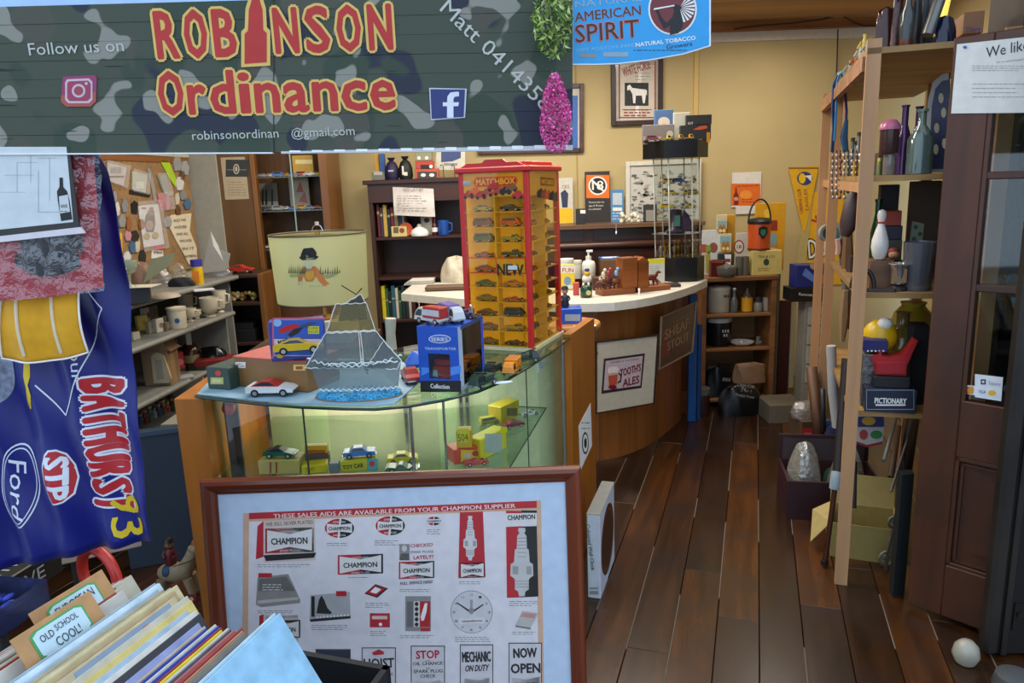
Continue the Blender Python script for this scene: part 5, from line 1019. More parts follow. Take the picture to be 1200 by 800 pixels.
# racks
b = MB(); b.bx(cw_, wt*.5, .045, .047, z_bot, z_top, YLs, c=0)
bk = MB(); bk.bx(.002, wt-.05, .05, .052, z_bot, z_top, YLs, c=0); bk.bx(wt-.055, wt-.052, .05, dt_-.01, z_bot, z_top, YLs, c=0); part(t, 'back_sheet', bk)
xm_ = wt*.5
dv = MB(); dv.bx(xm_-.002, xm_+.002, .006, .05, z_bot, z_top, YL, c=0); ym_ = dt_*.52; dv.bx(wt-.052, wt-.006, ym_-.002, ym_+.002, z_bot, z_top, YL, c=0); part(t, 'divider', dv)
for i in range(11):
    z = z_bot+i*rh; s_ = MB(); s_.bx(cw_*.4, wt-.006, .006, .05, z-.0015, z+.0015, YL, c=0); s_.bx(wt-.052, wt-.006, .05, dt_-.008, z-.0015, z+.0015, YL, c=0); part(t, 'shelf', s_)
cols_f = [[('#b89c4c', 'gold', 'coupe'), ('#4a3c30', 'dark brown', 'coupe')], [('#8c4a24', 'brown', 'van'), ('#c86018', 'orange', 'van')], [('#6c6a30', 'olive', 'van'), ('#9c8c2c', 'khaki', 'pickup')], [('#a8602c', 'copper', 'racer'), ('#4a4a30', 'dark olive', 'pickup')], [('#a04c24', 'rust', 'coupe'), None], [('#5c6a3c', 'green', 'coupe'), ('#c87818', 'amber', 'coupe')], [('#8c7424', 'bronze', 'coupe'), ('#c0561c', 'burnt orange', 'racer')], [('#6c5020', 'umber', 'coupe'), ('#3a382c', 'black', 'van')], [('#8c6c1c', 'tawny', 'sedan'), ('#a8842c', 'tan', 'pickup')], [('#7c6420', 'mustard brown', 'coupe'), ('#4a3428', 'chocolate', 'racer')]]
cL = (wt/2-cw_)*.66
for r in range(10):
    for c_ in range(2):
        e = cols_f[r][c_]
        if e is None: continue
        z = z_top-(r+1)*rh+.0017; x = (cw_+xm_)/2+.006 if c_ == 0 else (xm_+wt-cw_)/2
        M = f.M @ Matrix.Translation((x, .026, z))
        car1('toy_car', '%s toy car in the tower front, %s compartment, %s from top' % (e[1], ('left', 'right')[c_], ORD[r+1]), 'toy car', M, cL, e[0], e[2], 'cars in the display tower', w=.4)
    for c_ in range(2):
        y = (cw_+ym_)/2 if c_ == 0 else (ym_+dt_-cw_)/2; z = z_top-(r+1)*rh+.0017
        e = rr2.choice([('#6c4a24', 'brown'), ('#4a3c2c', 'dark'), ('#a85c24', 'orange brown'), ('#7c6c2c', 'olive')])
        M = f.M @ Matrix.Translation((wt-.028, y, z)) @ Matrix.Rotation(PI/2, 4, 'Z')
        car1('toy_car', '%s toy car in the narrow tower side, %s column, %s from top' % (e[1], ('near', 'far')[c_], ORD[r+1]), 'toy car', M, min(.05, (dt_/2-cw_)*.8), e[0], rr2.choice(['coupe', 'van', 'sedan']), 'cars in the display tower side', w=.42)
b = MB(f)
for i in (4, 5):
    z = z_top-i*rh; b.bx(cw_*.6, wt-cw_*.7, .002, .004, z-.002, z+.002, mt('#c84418', .4), c=0)
for x in (cw_, xm_, wt-cw_-.002): b.bx(x-.001, x+.002, .002, .004, z_top-5*rh, z_top-4*rh, mt('#c84418', .4), c=0)
b.bx(xm_+.002, wt-cw_, .003, .0045, z_top-5*rh+.002, z_top-4*rh-.002, mt('#d2a014', .4), c=0); b.TX('NEW', 583, 322, 613, 323, 12.5, INK, -3.5, .03); b.PG([(595, 311), (606, 311), (606, 316), (595, 316)], mt('#c8ccd4'), -2.6)
b.keep = True
part(t, 'new_label', b, 'label reading NEW')
b = MB(); b.bx(cw_*.8, wt-cw_*.8, .0015, .002, z_bot, ht, mt('#fff8e4', .04, 0, 'glass', add=-.01), c=0); b.bx(wt-.002, wt-.0015, cw_, dt_-cw_, z_bot, ht, mt('#fff8e4', .04, 0, 'glass', add=-.01), c=0); part(t, 'clear_cover', b)
# ================================================================ placing helpers for shelves
def XP(px, Y, z):
    k = (px-600)/FPX; dy = Y; dz = z-1.6
    return (k*(dy*_f.y+dz*_f.z)-dy*CR.y-dz*CR.z)/(CR.x-k*_f.x)
def ZP(px, py, Y): return at(px, py, Y).z
def PO(px, Y, z): return V(XP(px, Y, z), Y, z)
def BXA(name, label, cat, x0, x1, Y, z, hpx, dep, mat, draw=None, rot=0, group=None, c=.002, topm=None):
    A = PO(x0, Y, z); B = PO(x1, Y+rot, z); f = Face(A, B); h = hpx*f.mp; b = MB(f); b.bx(0, f.w, 0, dep, 0, h, mat, c=c)
    if topm: b.bx(-.001, f.w+.001, -.001, dep+.001, h-.003, h+.001, topm, c=0)
    if draw: draw(b)
    return solo(name, label, cat, b, f, group), f, h
def LT(name, label, cat, px, Y, z, parts, group=None, n=16, s=1, rz=0):
    """turned things: parts = [(part name, profile in photo pixels, material)]"""
    p = PO(px, Y, z); k = mpp(p)*s
    if len(parts) == 1:
        b = MB(); b.lathe([(r*k, h*k) for r, h in parts[0][1]], parts[0][2], n); return solo(name, label, cat, b, p, group)
    t = thing(name, label, cat, p, group)
    for nm, pr, m_ in parts:
        b = MB()
        if callable(pr): pr(b, k, m_)
        else: b.lathe([(r*k, h*k) for r, h in pr], m_, n)
        part(t, nm, b)
    return t
def bottle_pr(r, h, nk, sh=.6):   # body radius, height, neck radius
    return [(r*.9, 0), (r, .5), (r, h*sh), (r*.7, h*(sh+.12)), (nk, h*(sh+.22)), (nk, h*.97), (nk*1.25, h*.975), (nk*1.25, h)]
def figure(name, label, cat, p, H, cols, group=None, hat=True, rz=0):
    """little standing or seated figurine: body, head, arms, hat"""
    t = thing(name, label, cat, Matrix.Translation(p) @ Matrix.Rotation(rz, 4, 'Z'), group); a, hd, ht_ = cols
    b = MB(); b.lathe([(.16*H, 0), (.2*H, .1*H), (.15*H, .35*H), (.17*H, .5*H), (.06*H, .62*H), (.001, .63*H)], mt(a, .4), 10)
    for s_ in (-1, 1): b.tube([(s_*.15*H, 0, .52*H), (s_*.22*H, -.03*H, .38*H), (s_*.12*H, -.14*H, .3*H)], .045*H, mt(a, .4), 6)
    part(t, 'body', b); b = MB(); b.ball((0, 0, .74*H), .15*H, mt(hd, .4)); 
    for s_ in (-1, 1): b.ball((s_*.05*H, -.135*H, .77*H), .02*H, INK, n=6)
    b.ball((0, -.15*H, .72*H), .022*H, mt(hd, .4), n=6); part(t, 'head', b)
    if hat: b = MB(); b.lathe([(.17*H, .82*H), (.16*H, .86*H), (.12*H, .97*H), (.001, H)], mt(ht_, .4), 10); part(t, 'hat', b)
    return t
# ================================================================ BACK BOOKCASE
YB = 5.42
DKW = mt('#3a1d12', .4, 0, 'wood', ax='z', sc=8, con=.3); DKWx = mt('#3c1e13', .4, 0, 'wood', ax='x', sc=8, con=.3)
xL, xR = PO(436, YB, 1.2).x, PO(572, YB, 1.2).x; zT = ZP(500, 209, YB)
t = thing('bookcase', 'tall dark timber bookcase against the yellow wall behind the display tower', 'bookcase', V(xL, YB, 0)); w_ = xR-xL
bz = [.05, ZP(480, 374, YB), ZP(480, 324, YB), ZP(480, 277, YB), ]
for x in (0, w_-.03): part(t, 'side', MB().bx(x, x+.03, 0, .33, 0, zT-.03, DKW))
part(t, 'back', MB().bx(.03, w_-.03, .315, .33, 0, zT-.03, DKW)); part(t, 'top', MB().bx(-.03, w_+.03, -.03, .335, zT-.03, zT, DKWx))
part(t, 'cornice_board', MB().bx(.0, w_, -.012, .0, ZP(480, 236, YB), zT-.03, DKWx))
for z in bz: part(t, 'shelf', MB().bx(.03, w_-.03, .005, .315, z-.022, z, DKWx))
# books
BK = ['#5c1c1c', '#3a2c44', '#c8a848', '#1c2430', '#6c2420', '#7a6a50', '#2a3c5c', '#8c8474', '#281c1c']
x = PO(443, YB+.03, bz[3]).x
for i in range(8):
    wd = R_.uniform(.018, .03); h = R_.uniform(.2, .24); c_ = BK[i]; b = MB(); m1 = mt(c_, .6); b.bx(0, wd, 0, .16, 0, h, m1); b.bx(.002, wd-.002, -.0006, .0, h*.7, h*.78, mt('#a89868'), c=0)
    solo('book', '%s book on the upper bookcase shelf, %s from the left' % (['dark red', 'plum', 'yellow', 'navy', 'maroon', 'brown', 'blue', 'grey'][i], ORD[i+1]), 'book', b, V(x, YB+.05, bz[3]+.0005), 'books on the upper bookcase shelf'); x += wd+.002
BK2 = [('#c8b41c', 'yellow'), ('#2c5c30', 'green'), ('#1c1c20', 'black'), ('#285868', 'teal'), ('#c4bca8', 'white'), ('#244c2c', 'dark green'), ('#1c2430', 'navy'), ('#20302a', 'blackish green'), ('#b8b0a0', 'pale grey'), ('#3c2018', 'brown')]
x = PO(445, YB+.03, bz[2]).x
for i, (c_, n_) in enumerate(BK2):
    wd = .02 if i % 3 else .028; h = .25-.02*(i % 3); b = MB(); b.bx(0, wd, 0, .17, 0, h, mt(c_, .5)); b.bx(.002, wd-.002, -.0006, .0, h*.6, h*.64, mt('#a89868'), c=0)
    solo('book', '%s book on the middle bookcase shelf, %s from the left' % (n_, ORD[i+1]), 'book', b, V(x, YB+.04, bz[1]+.0005), 'books on the middle bookcase shelf'); x += wd+.002
x0_ = PO(490, YB, bz[1]).x
for i in range(7):
    wd = .17-.01*(i % 3); b = MB(); hh_ = .026; c_ = ['#c8b490', '#b03c30', '#d0c4a4', '#c0a880', '#d8ccb0', '#bca47c', '#ccc0a0'][i]; b.bx(0, wd, 0, .2, 0, hh_, mt(c_, .6)); b.bx(.004, wd-.004, -.0006, 0, .004, hh_-.004, mt('#ddd4be', .8), c=0)
    solo('stacked_book', 'small old book lying in the middle shelf pile, %s from the bottom' % ORD[i+1], 'book', b, V(x0_+.004*(i % 2), YB+.04, bz[1]+.0005+i*(hh_+.001)), 'books piled on the middle shelf')
# shelf trinkets
z3 = bz[3]-.0+.0005; z3 = bz[2]+.0005
zA = bz[3]  # upper
f = FY(460, 252, 508, 251, YB-.03); b = MB(f)
def cv(u, v): a, c = f.q(460+48*u+(v < .3)*0+2*v, 219+33*v+2*u); return (a, -.012*math.sin(u*3)+.004*math.sin(v*8), c)
b.grid(cv, 8, 8, mt('#d4ccc4', .7)); fm = b; b.TX('NO LAY-BY', 473, 224, 497, 224, 4, GRY, 30); b.LN(465, 228, 503, 248, 7, mt('#9a948c'), 30, .7)
solo('paper_notice', 'curling white typed notice taped to the front of the bookcase', 'notice', b, f)
zs_ = bz[2]+.0005
zs_ = bz[3]+.0005
LT('round_badge', 'orange round badge on the bookcase shelf below the white notice', 'badge', 476, YB+.03, zs_, [('disc', lambda b, k, m_: b.cyl((0, 0, 8*k), (0, .012, 8*k), 8*k, m_, n=20), mt('#c04a20', .5)), ('stand', lambda b, k, m_: b.bx(-6*k, 6*k, .012, .02, 0, 6*k, m_), DKM)])
BXA('tin', 'small cream and yellow tin with a crest on the bookcase shelf', 'tin', 459, 477, YB+.01, zs_, 12, .03, mt('#c8b878'), lambda b: (b.RC(461, 266, 467, 273, mt('#6a5434'), 2), b.EL(471, 270, 3, 3, mt('#8c3a20'), 2)))
LT('telephone_toy', 'small white rounded ornament on the bookcase shelf beside the blue mug', 'ornament', 492, YB+.03, zs_, [('body', [(10, 0), (11, 3), (9, 7), (4, 10), (.01, 11)], WHT), ('dome', lambda b, k, m_: b.ball((0, 0, 11*k), 3*k, m_), mt('#c8c0b0'))])
LT('small_bottle', 'tiny dark bottle with a white label left of the blue mug', 'bottle', 510, YB+.03, zs_, [('glass_body', bottle_pr(3.4, 20, 1.4, .5), mt('#4a1414', .2)), ('label', [(3.5, 4), (3.5, 9)], WHT)])
LT('blue_mug', 'blue enamel mug on the upper bookcase shelf', 'mug', 520, YB+.03, zs_, [('cup', [(6, 0), (6.5, 1), (6.5, 17), (6, 17), (5.8, 1.5), (.01, 1.4)], mt('#1f4c98', .3)), ('handle', lambda b, k, m_: b.tube([(6*k, 0, 14*k), (10*k, 0, 13*k), (10*k, 0, 5*k), (6*k, 0, 3*k)], 1.1*k, m_), mt('#1f4c98', .3))])
BXA('card_pack', 'pale grey game card box behind the white ornament on the bookcase', 'box', 494, 507, YB+.1, zs_, 26, .05, mt('#a8a494'), lambda b: b.EL(500, 258, 3, 3, INK, 2))
# on top of the bookcase
z4 = zT+.0005
BXA('model_tank', 'small grey cased model at the left end of the bookcase top', 'model', 436, 451, YB+.02, z4, 9, .06, mt('#6a6a60'), lambda b: b.RC(438, 201, 448, 205, mt('#a8a498'), 2))
BXA('blue_box', 'narrow blue box standing on the bookcase top between yellow box and drawstring bag', 'box', 446, 452, YB+.1, z4, 30, .05, mt('#2c5494')); BXA('yellow_box', 'narrow yellow box at the far left of the bookcase top', 'box', 440.5, 445.5, YB+.12, z4, 30, .05, mt('#c89424'))
def bagpr(r, h): return [(r*.9, 0), (r*1.05, h*.15), (r, h*.5), (r*.7, h*.75), (r*.3, h*.85), (r*.5, h*.95), (r*.6, h)]
LT('drawstring_bag', 'dark violet drawstring bag on the bookcase top', 'bag', 460, YB+.06, z4, [('pouch', bagpr(8, 25), mt('#1c1638', .6)), ('emblem', lambda b, k, m_: b.bx(-3*k, 3*k, -8.6*k, -8.3*k, 9*k, 11*k, m_), mt('#a8a4c8'))])
LT('drawstring_bag', 'black drawstring bag with a white bird picture on the bookcase top', 'bag', 476, YB+.06, z4, [('pouch', bagpr(8, 26), mt('#141414', .6)), ('emblem', lambda b, k, m_: (b.bx(-3*k, -1*k, -8.6*k, -8.2*k, 5*k, 15*k, m_), b.bx(-1*k, 3*k, -8.6*k, -8.3*k, 4*k, 8*k, m_)), mt('#d8d4c8'))])
o, f, h = BXA('model_box', 'red edged toy car box at the bottom of the pile on the bookcase top', 'box', 487, 514, YB+.02, z4, 11, .08, mt('#c05038'), lambda b: (b.RC(489, 201, 512, 209, mt('#3a3c34'), 2), b.EL(496, 205, 3, 2, WHT, 3), b.EL(506, 205, 3, 2, WHT, 3)))
o, f, h2 = BXA('model_box', 'red and dark toy car box second in the pile on the bookcase top', 'box', 487, 508, YB+.02, z4+h+.001, 9, .08, mt('#b04030'), lambda b: (b.RC(493, 193, 505, 198, INK, 2), b.EL(505, 195, 2, 2, WHT, 3)))
BXA('model_box', 'grey toy car box on top of the pile on the bookcase', 'box', 487, 506, YB+.02, z4+h+h2+.002, 10, .08, mt('#8c8a6c'), lambda b: (b.EL(491, 185, 2, 2, WHT, 2), b.EL(500, 185, 2, 2, WHT, 2)))
f = FL(509, 546, 199, YB+.12, z=z4+.06); b = MB(f); b.SOL([(509, 199), (541, 199), (545, 195), (545, 175), (512, 175)], .004, mt('#cac6b4', .5)); b.PG([(517, 190), (517, 176), (540, 176), (540, 185), (530, 189)], mt('#3c4878'), 2); b.RC(520, 191, 536, 194, GRY, 2)
t = thing('display_plate', 'white rectangular plate with a blue car picture standing on a wrought iron stand', 'plate', f); part(t, 'plate', b)
b = MB(f)
for x in (519, 532): a = f.q(x, 196); b.tube([(a[0]-.012, -.02, a[1]+.006), (a[0]-.016, -.02, a[1]+.014), (a[0]-.004, -.02, a[1]+.02), (a[0]+.004, -.02, a[1]+.01), (a[0]+.004, -.015, -.058), (a[0]+.004, .03, -.058)], .0028, INK, 6)
part(t, 'easel', b)
# ================================================================ SIDEBOARD / MANTEL
YM = 5.45; zm = ZP(700, 263, YM); xL, xR = PO(600, YM, zm).x, PO(824, YM, zm).x
t = thing('mantel_cabinet', 'long dark timber mantel cabinet against the yellow wall behind the counter', 'cabinet', V(xL, YM, 0)); w_ = xR-xL
part(t, 'top', MB().bx(-.01, w_+.01, -.03, .34, zm-.03, zm, mt('#6a4a30', .4, 0, 'wood', ax='x', sc=8)))
part(t, 'carcass', MB().bx(0, w_, .02, .33, 0, zm-.03, DKWx)); b = MB(); z_a = ZP(700, 288, YM); b.cyl((0, .012, z_a), (w_, .012, z_a), .03, mt('#4a2a1c', .25, 0, 'wood', ax='x'), n=14); part(t, 'roll_moulding', b)
b = MB()
for x in (.02, .6): b.bx(x, x+.5, .008, .02, ZP(700, 282, YM), zm-.035, mt('#221510', .35)); b.bx(x, x+.5, .008, .02, .5, z_a-.05, mt('#33180f', .3))
part(t, 'panel', b)
# string tag hanging, things on the mantel
zq = zm+.0005
BXA('framed_card', 'small dark framed card leaning at the left of the under 18 sign', 'card', 675, 686, YM+.1, zq, 18, .012, mt('#222426'), lambda b: b.RC(680, 246, 686, 250, WHT, 2))
b = MB(); p = PO(722, YM-.032, zm)
b.tube([(0, 0, .0), (0, 0, -.05)], .0012, WHT, 4); b.ball((0, 0, -.062), .011, WHT, (.6, .4, 1.2)); solo('string_tag', 'small white tag hanging on a string from the mantel edge', 'tag', b, p)
BXA('framed_photo', 'small grey framed photograph on the mantel behind the acrylic tower', 'picture', 754, 770, YM+.1, zq, 20, .015, mt('#3a3a38', .4), lambda b: (b.RC(757, 246, 768, 259, mt('#8c8880'), 2),))
for i, (px_, hp, c_) in enumerate(((731, 13, '#d8d0b4'), (739, 10, '#c4bca4'), (746, 12, '#d4ccb8'))):
    p = PO(px_, YM+.06, zq); k = mpp(p); b = MB()
    for j in range(5): b.ball(((R_.uniform(-3, 3))*k, R_.uniform(-2, 2)*k, (2+j*hp/6)*k), 2.6*k, mt(c_, .5), n=8)
    solo('china_ornament', ['cream flower cluster china ornament on the mantel, left', 'small bone china ornament on the mantel, middle', 'cream china ornament on the mantel, right, beside the photograph'][i], 'ornament', b, p, None)
# ================================================================ ROUND TIMBER COUNTER
ZC = .96
ca = [gz(*p, ZC) for p in ((470, 344), (500, 346.5), (540, 350), (600, 354), (640, 355.5), (672, 356), (700, 355.5), (720, 354.5), (745, 351.5), (765, 348), (785, 343.5), (802, 338.5), (816, 333.5), (829, 327.5))]
back = [V(1.2, 4.95, ZC), V(.9, 4.72, ZC), V(.55, 4.5, ZC), V(.2, 4.6, ZC), V(-.2, 5.0, ZC), V(-.66, 5.1, ZC)]
t = thing('timber_counter', 'curved timber serving counter with a white laminate top in the middle of the shop', 'counter', V(.3, 4.3, 0))
b = MB(); b.prism([(p.x, p.y) for p in ca+back], ZC-.045, ZC, mt('#cfcabc', .35), ax='z'); part(t, 'countertop', b, 'white laminate top', world=True)
ctr = V(.25, 5.2, 0)
def inset(p, d): q_ = V(p.x, p.y, 0); return q_+(ctr-q_).normalized()*d
ins = [inset(p, .16) for p in ca]
CW = mt('#8e5526', .32, 0, 'wood', ax='z', sc=9, con=.3, var=.12)
# resample into boards
def resample(pts, step):
    out = [pts[0].copy()]; acc = 0
    for a, c_ in zip(pts[:-1], pts[1:]):
        L_ = (c_-a).length; d = step-acc
        while d <= L_: out.append(a+(c_-a)*(d/L_)); d += step
        acc = (L_-(d-step))
    return out
rs = resample(ins, .135); rs.append(ins[-1])
for a, c_ in zip(rs[:-1], rs[1:]):
    n_ = (c_-a).normalized(); o_ = V(-n_.y, n_.x, 0)*.02; b = MB(); b.prism([(a+n_*.001).to_tuple()[:2], (c_-n_*.001).to_tuple()[:2], (c_-n_*.001+o_).to_tuple()[:2], (a+n_*.001+o_).to_tuple()[:2]], .0, ZC-.046, CW, ax='z'); part(t, 'board', b, world=True)
b = MB(); b.prism([(p+ (ctr-V(p.x,p.y,0)).normalized()*.021).to_tuple()[:2] for p in ins]+[p.to_tuple()[:2] for p in (V(1.1, 4.9, 0), V(.9, 4.7, 0), V(.5, 4.47, 0), V(.2, 4.47, 0), V(-.3, 4.65, 0), V(-.6, 4.8, 0))], .02, ZC-.05, mt('#4a2a14', .6), ax='z'); part(t, 'carcass', b, world=True)
f = FY(478, 400, 535, 402, ca[0].y-.02); b = MB()
# dark panel on the near left front
fp = Face(V(ins[0].x+.05, ins[0].y-.012, 0), V(ins[2].x-.0, ins[2].y-.05, 0)); b = MB(); b.bx(0, fp.w, -.004, .004, .3, ZC-.11, mt('#3a2216', .35)); b.bx(.03, fp.w-.03, -.008, -.003, .34, ZC-.15, mt('#231510', .3)); o = b.build('dark_panel', t); o.matrix_basis = t.matrix_world.inverted() @ fp.M
# framed ale poster on the counter front
A = V(*at(697, 484, 3.98)); B = gz(766, 472.5, A.z); f = Face(A, B)
t = thing('framed_poster', 'white mounted brewery ales poster hanging on the curved counter front', 'poster', f)
def edgebars(b, pts, wpx, mat, th=.012):
    n = len(pts); cx = sum(p[0] for p in pts)/n; cy = sum(p[1] for p in pts)/n
    inn = [(x+(cx-x)*wpx/abs(cx-pts[0][0]), y+(cy-y)*wpx/abs(cy-pts[0][1])) for x, y in pts]
    for i in range(n):
        j = (i+1) % n; b.SOL([pts[i], pts[j], inn[j], inn[i]], th, mat, -th)
P = [(697, 484.5), (766, 472.5), (771, 391.5), (697, 400)]
b = MB(f); edgebars(b, P, 1.6, mt('#3a2018', .4)); part(t, 'frame', b)
b = MB(f); b.SOL(P, .006, mt('#b9b09a', .6), -.006); part(t, 'mount', b)
b = MB(f); b.PG([(704, 461), (751, 454), (755, 413.5), (707, 420)], mt('#2c1a20'), 14); b.PG([(706.5, 457), (749.5, 451.3), (752.5, 416.5), (709, 422.5)], mt('#b9a6a8'), 15)
b.TX('THE BEER OF THE MONTH', 714, 425.5, 748, 421, 2, INK, 16); mr = mt('#6a1622', .5)
b.TX("TOOTH'S", 726, 441, 750, 434, 8.5, mr, 16, .03, .12); b.TX('ALES', 729, 453, 748, 448, 9, mr, 16, .03, .12)
b.PG([(711, 432), (713, 429), (722, 428), (725, 431), (724, 449), (719, 454), (711, 455)], mt('#c49a90'), 16); b.PG([(712, 440), (723, 438), (722, 450), (713, 454)], mt('#b04a2c'), 17); b.PG([(711, 433), (713, 429.5), (722, 428.6), (724.5, 432), (723, 436), (712, 437)], mt('#d8ccc4'), 18)
b.PG([(724, 436), (728, 438), (727, 447), (723, 449), (723, 447), (725.6, 445), (726, 440), (724, 438)], mt('#3a2c30'), 17); b.EL(717, 453, 5, 2.5, mr, 18); b.EL(698.5, 413.5, 1.6, 1.8, mt('#b03030'), 16); part(t, 'print', b)
# stout mirror further round
A = at(771, 433, 4.18); B = gz(810, 414, A.z); f = Face(A, B); P = [(770.5, 433), (810.5, 412), (815, 353), (773, 371)]
t = thing('brewery_mirror', 'brown tinted stout brewery mirror hanging by the blue plank on the counter front', 'mirror', f)
b = MB(f); edgebars(b, P, 1.3, mt('#8a7c68', .4)); part(t, 'frame', b)
b = MB(f); b.SOL(P, .006, mt('#5c4034', .25, .3), -.006); part(t, 'mirror_glass', b)
b = MB(f); gd = mt('#9c7c64', .4); b.TX('SHEAF', 778, 398, 806, 383, 11, gd, 14, .02); b.TX('STOUT', 781, 411, 806, 398, 10, gd, 14, .02); b.TX('TOOTHS', 787, 382, 805, 372, 5, gd, 14, .0); b.PG([(774, 420), (783, 415.5), (784, 388), (776, 392)], mt('#6e2e26', .35), 13); part(t, 'print', b)
# blue plank and brown post by the counter end
def plank(name, label, x0, x1, yb, yt, Y, mat, th=.03, cat='plank', z=0):
    A = PO(x0, Y, z); B = PO(x1, Y, z); f = Face(A, B); h = f.q((x0+x1)/2, yt)[1]; return solo(name, label, cat, MB().bx(0, f.w, 0, th, 0, h, mat, c=.003), f)
plank('blue_plank', 'tall blue painted plank standing at the end of the timber counter', 806, 815.5, 490, 345, 4.72, mt('#14508c', .45))
plank('blue_plank', 'narrow second blue plank beside the first one at the counter end', 816.2, 821, 480, 380, 4.75, mt('#103c70', .45))
# ---- things on the timber counter
z5 = ZC+.0008
def OC(px, py): return gz(px, py, z5)
def onc(name, label, cat, x0, x1, yb, hpx, dep, col, draw=None, rot=0, **k):
    Y = gz((x0+x1)/2, yb, z5).y; return BXA(name, label, cat, x0, x1, Y, z5, hpx, dep, mt(col, .5) if isinstance(col, str) else col, draw, rot, **k)
def lc(name, label, cat, px, py, parts, **k): p = gz(px, py, z5); return LT(name, label, cat, px, p.y, z5, parts, **k)
lc('soap_pump', 'white pump bottle standing on the timber counter', 'bottle', 690, 327, [('bottle', [(7.5, 0), (8, 1), (8, 18), (6.5, 21), (3.4, 22), (3.4, 27), (.01, 27)], mt('#d8d6c8', .35)), ('pump', lambda b, k, m_: (b.cyl((0, 0, 26*k), (0, 0, 32*k), 1.2*k, m_), b.bx(-2.4*k, 5*k, -1.5*k, 1.5*k, 31.5*k, 34*k, m_)), mt('#e0dccc', .35))])
lc('white_tub', 'tall white tub behind the yellow snack bag on the timber counter', 'tub', 664, 330, [('tub', [(8, 0), (8.4, 24), (8.8, 24), (8.8, 27), (.01, 27.3)], WHT)])
lc('white_tub', 'shorter white tub left of the pump bottle on the timber counter', 'tub', 676, 326, [('tub', [(5.5, 0), (5.8, 18), (6.2, 18), (6.2, 21), (.01, 21)], mt('#d8d4c4'))])
onc('snack_packet', 'yellow and white printed snack packet on the counter beside the tower', 'packet', 657, 674, 340, 30, .03, '#d8bc1c', lambda b: (b.RC(657, 311, 674, 320, mt('#d8d4c4'), 2), b.TX('FUN', 659, 319, 672, 319, 5, mt('#a8402c'), 3, .02), b.EL(665, 329, 4, 5, mt('#6c8cb0'), 3), b.RC(660, 334, 672, 338, mt('#c8d0d0'), 3)))
lc('duck_ornament', 'small white and yellow duck ornament with a blue cap', 'ornament', 688, 334, [('body', lambda b, k, m_: (b.ball((0, 0, 7*k), 6*k, m_, (1, .8, 1)), b.ball((0, -.01, 14*k), 3.4*k, mt('#d8ac20'))), WHT), ('cap', lambda b, k, m_: b.ball((.0, -.01, 18*k), 3*k, m_, (1, 1, .7)), mt('#1c2468'))])
lc('green_jar', 'squat dark green glass jar with a gold label at the counter edge', 'jar', 687, 348, [('jar', [(6, 0), (7, 1), (7, 10), (5.5, 13), (4, 14), (.01, 14)], mt('#123c28', .15)), ('label', lambda b, k, m_: b.cyl((2*k, -7.2*k, 6*k), (2*k, -6.8*k, 6*k), 3*k, m_), mt('#b8a868')), ('stoppers', lambda b, k, m_: [b.cyl((x*k, 0, 13*k), (x*k, 0, 17*k), 1.3*k, m_) for x in (-3, 3)], WHT)])
onc('red_packet', 'small red and white packet beside the green jar', 'packet', 672, 679, 346, 15, .03, '#b84a40', None)
o, f, h = onc('brown_carton', 'brown carton behind the horse figurines on the timber counter', 'box', 704, 730, 327, 23, .12, '#6a4a2c'); 
b = MB(); b.bx(0, .14, 0, .13, 0, .006, mt('#2f6cb8', .3)); b.bx(.02, .12, .02, .1, .006, .0065, WHT, c=0); b.bx(.085, .12, .02, .05, .0065, .007, mt('#b03030'), c=0); solo('magazine', 'blue and white magazine lying on the brown carton', 'magazine', b, Matrix.Translation(f.O+V(0, .005, h+.002)))
onc('numbered_box', 'dark wooden box with a number five plate left of the horse figurines', 'box', 695, 716, 340, 15, .08, '#4a2a1c', lambda b: (b.EL(705, 326, 3.5, 3.5, mt('#d8d0a8'), 3), b.TX('5', 703.6, 328, 706.4, 328, 4.5, INK, 4, .02)))
# wooden bookend house on its base with racing horses
f = FZ(706, 347, 745, 343.5, z5); b = MB(); t = thing('horse_bookend', 'wooden bookend with a house shape and racing horses on the counter, left base', 'bookend', f); TW = mt('#8a4c22', .4, 0, 'wood', ax='x', sc=12)
part(t, 'base', MB().bx(0, f.w, 0, .1, 0, .035, TW)); k = f.mp
HB = MB(f); x0 = f.q(730, 345)[0]; x1 = f.q(747, 345)[0]; HB.prism([(x0, .035), (x1, .035), (x1, 42*k), (x0, 42*k)], .0, .09, TW); part(t, 'block', HB)
def horse(b, x, z, s_, m_, fl=1):
    b.ball((x, 0, z+9*s_), 5*s_, m_, (1.5, .7, .8)); b.tube([(x+fl*6*s_, 0, z+10*s_), (x+fl*9*s_, 0, z+15*s_), (x+fl*13*s_, 0, z+14*s_)], 2*s_, m_, 6, [1.2, .9, .6]); b.tube([(x-fl*7*s_, 0, z+10*s_), (x-fl*10*s_, 0, z+9*s_), (x-fl*11*s_, 0, z+5*s_)], .9*s_, m_, 5)
    for dx, e in ((5, 3), (4, -1), (-5, 1), (-4, -3)): b.tube([(x+dx*s_, .004*(1 if e > 0 else -1), z+8*s_), (x+(dx+e)*s_, 0, z+4*s_), (x+(dx+e*1.3)*s_, 0, z)], 1.1*s_, m_, 5)
for i, (px_, c_, c2, yy) in enumerate(((708, '#5c2c1c', '#c4b8a4', .03), (716, '#4a2018', '#a03040', .05), (724, '#6a3820', '#7898b8', .04))):
    b = MB(); x = f.q(px_+2, 340)[0]; horse(b, x, .036, k*.9, mt(c_, .4)); b.ball((x, 0, .036+17*k), 3.2*k, mt(c2, .4), (.8, .7, 1.2)); b.ball((x+2*k, 0, .036+22*k), 2.2*k, mt(c2, .4))
    for v in b.v: v.y += yy
    part(t, 'jockey_and_horse', b)
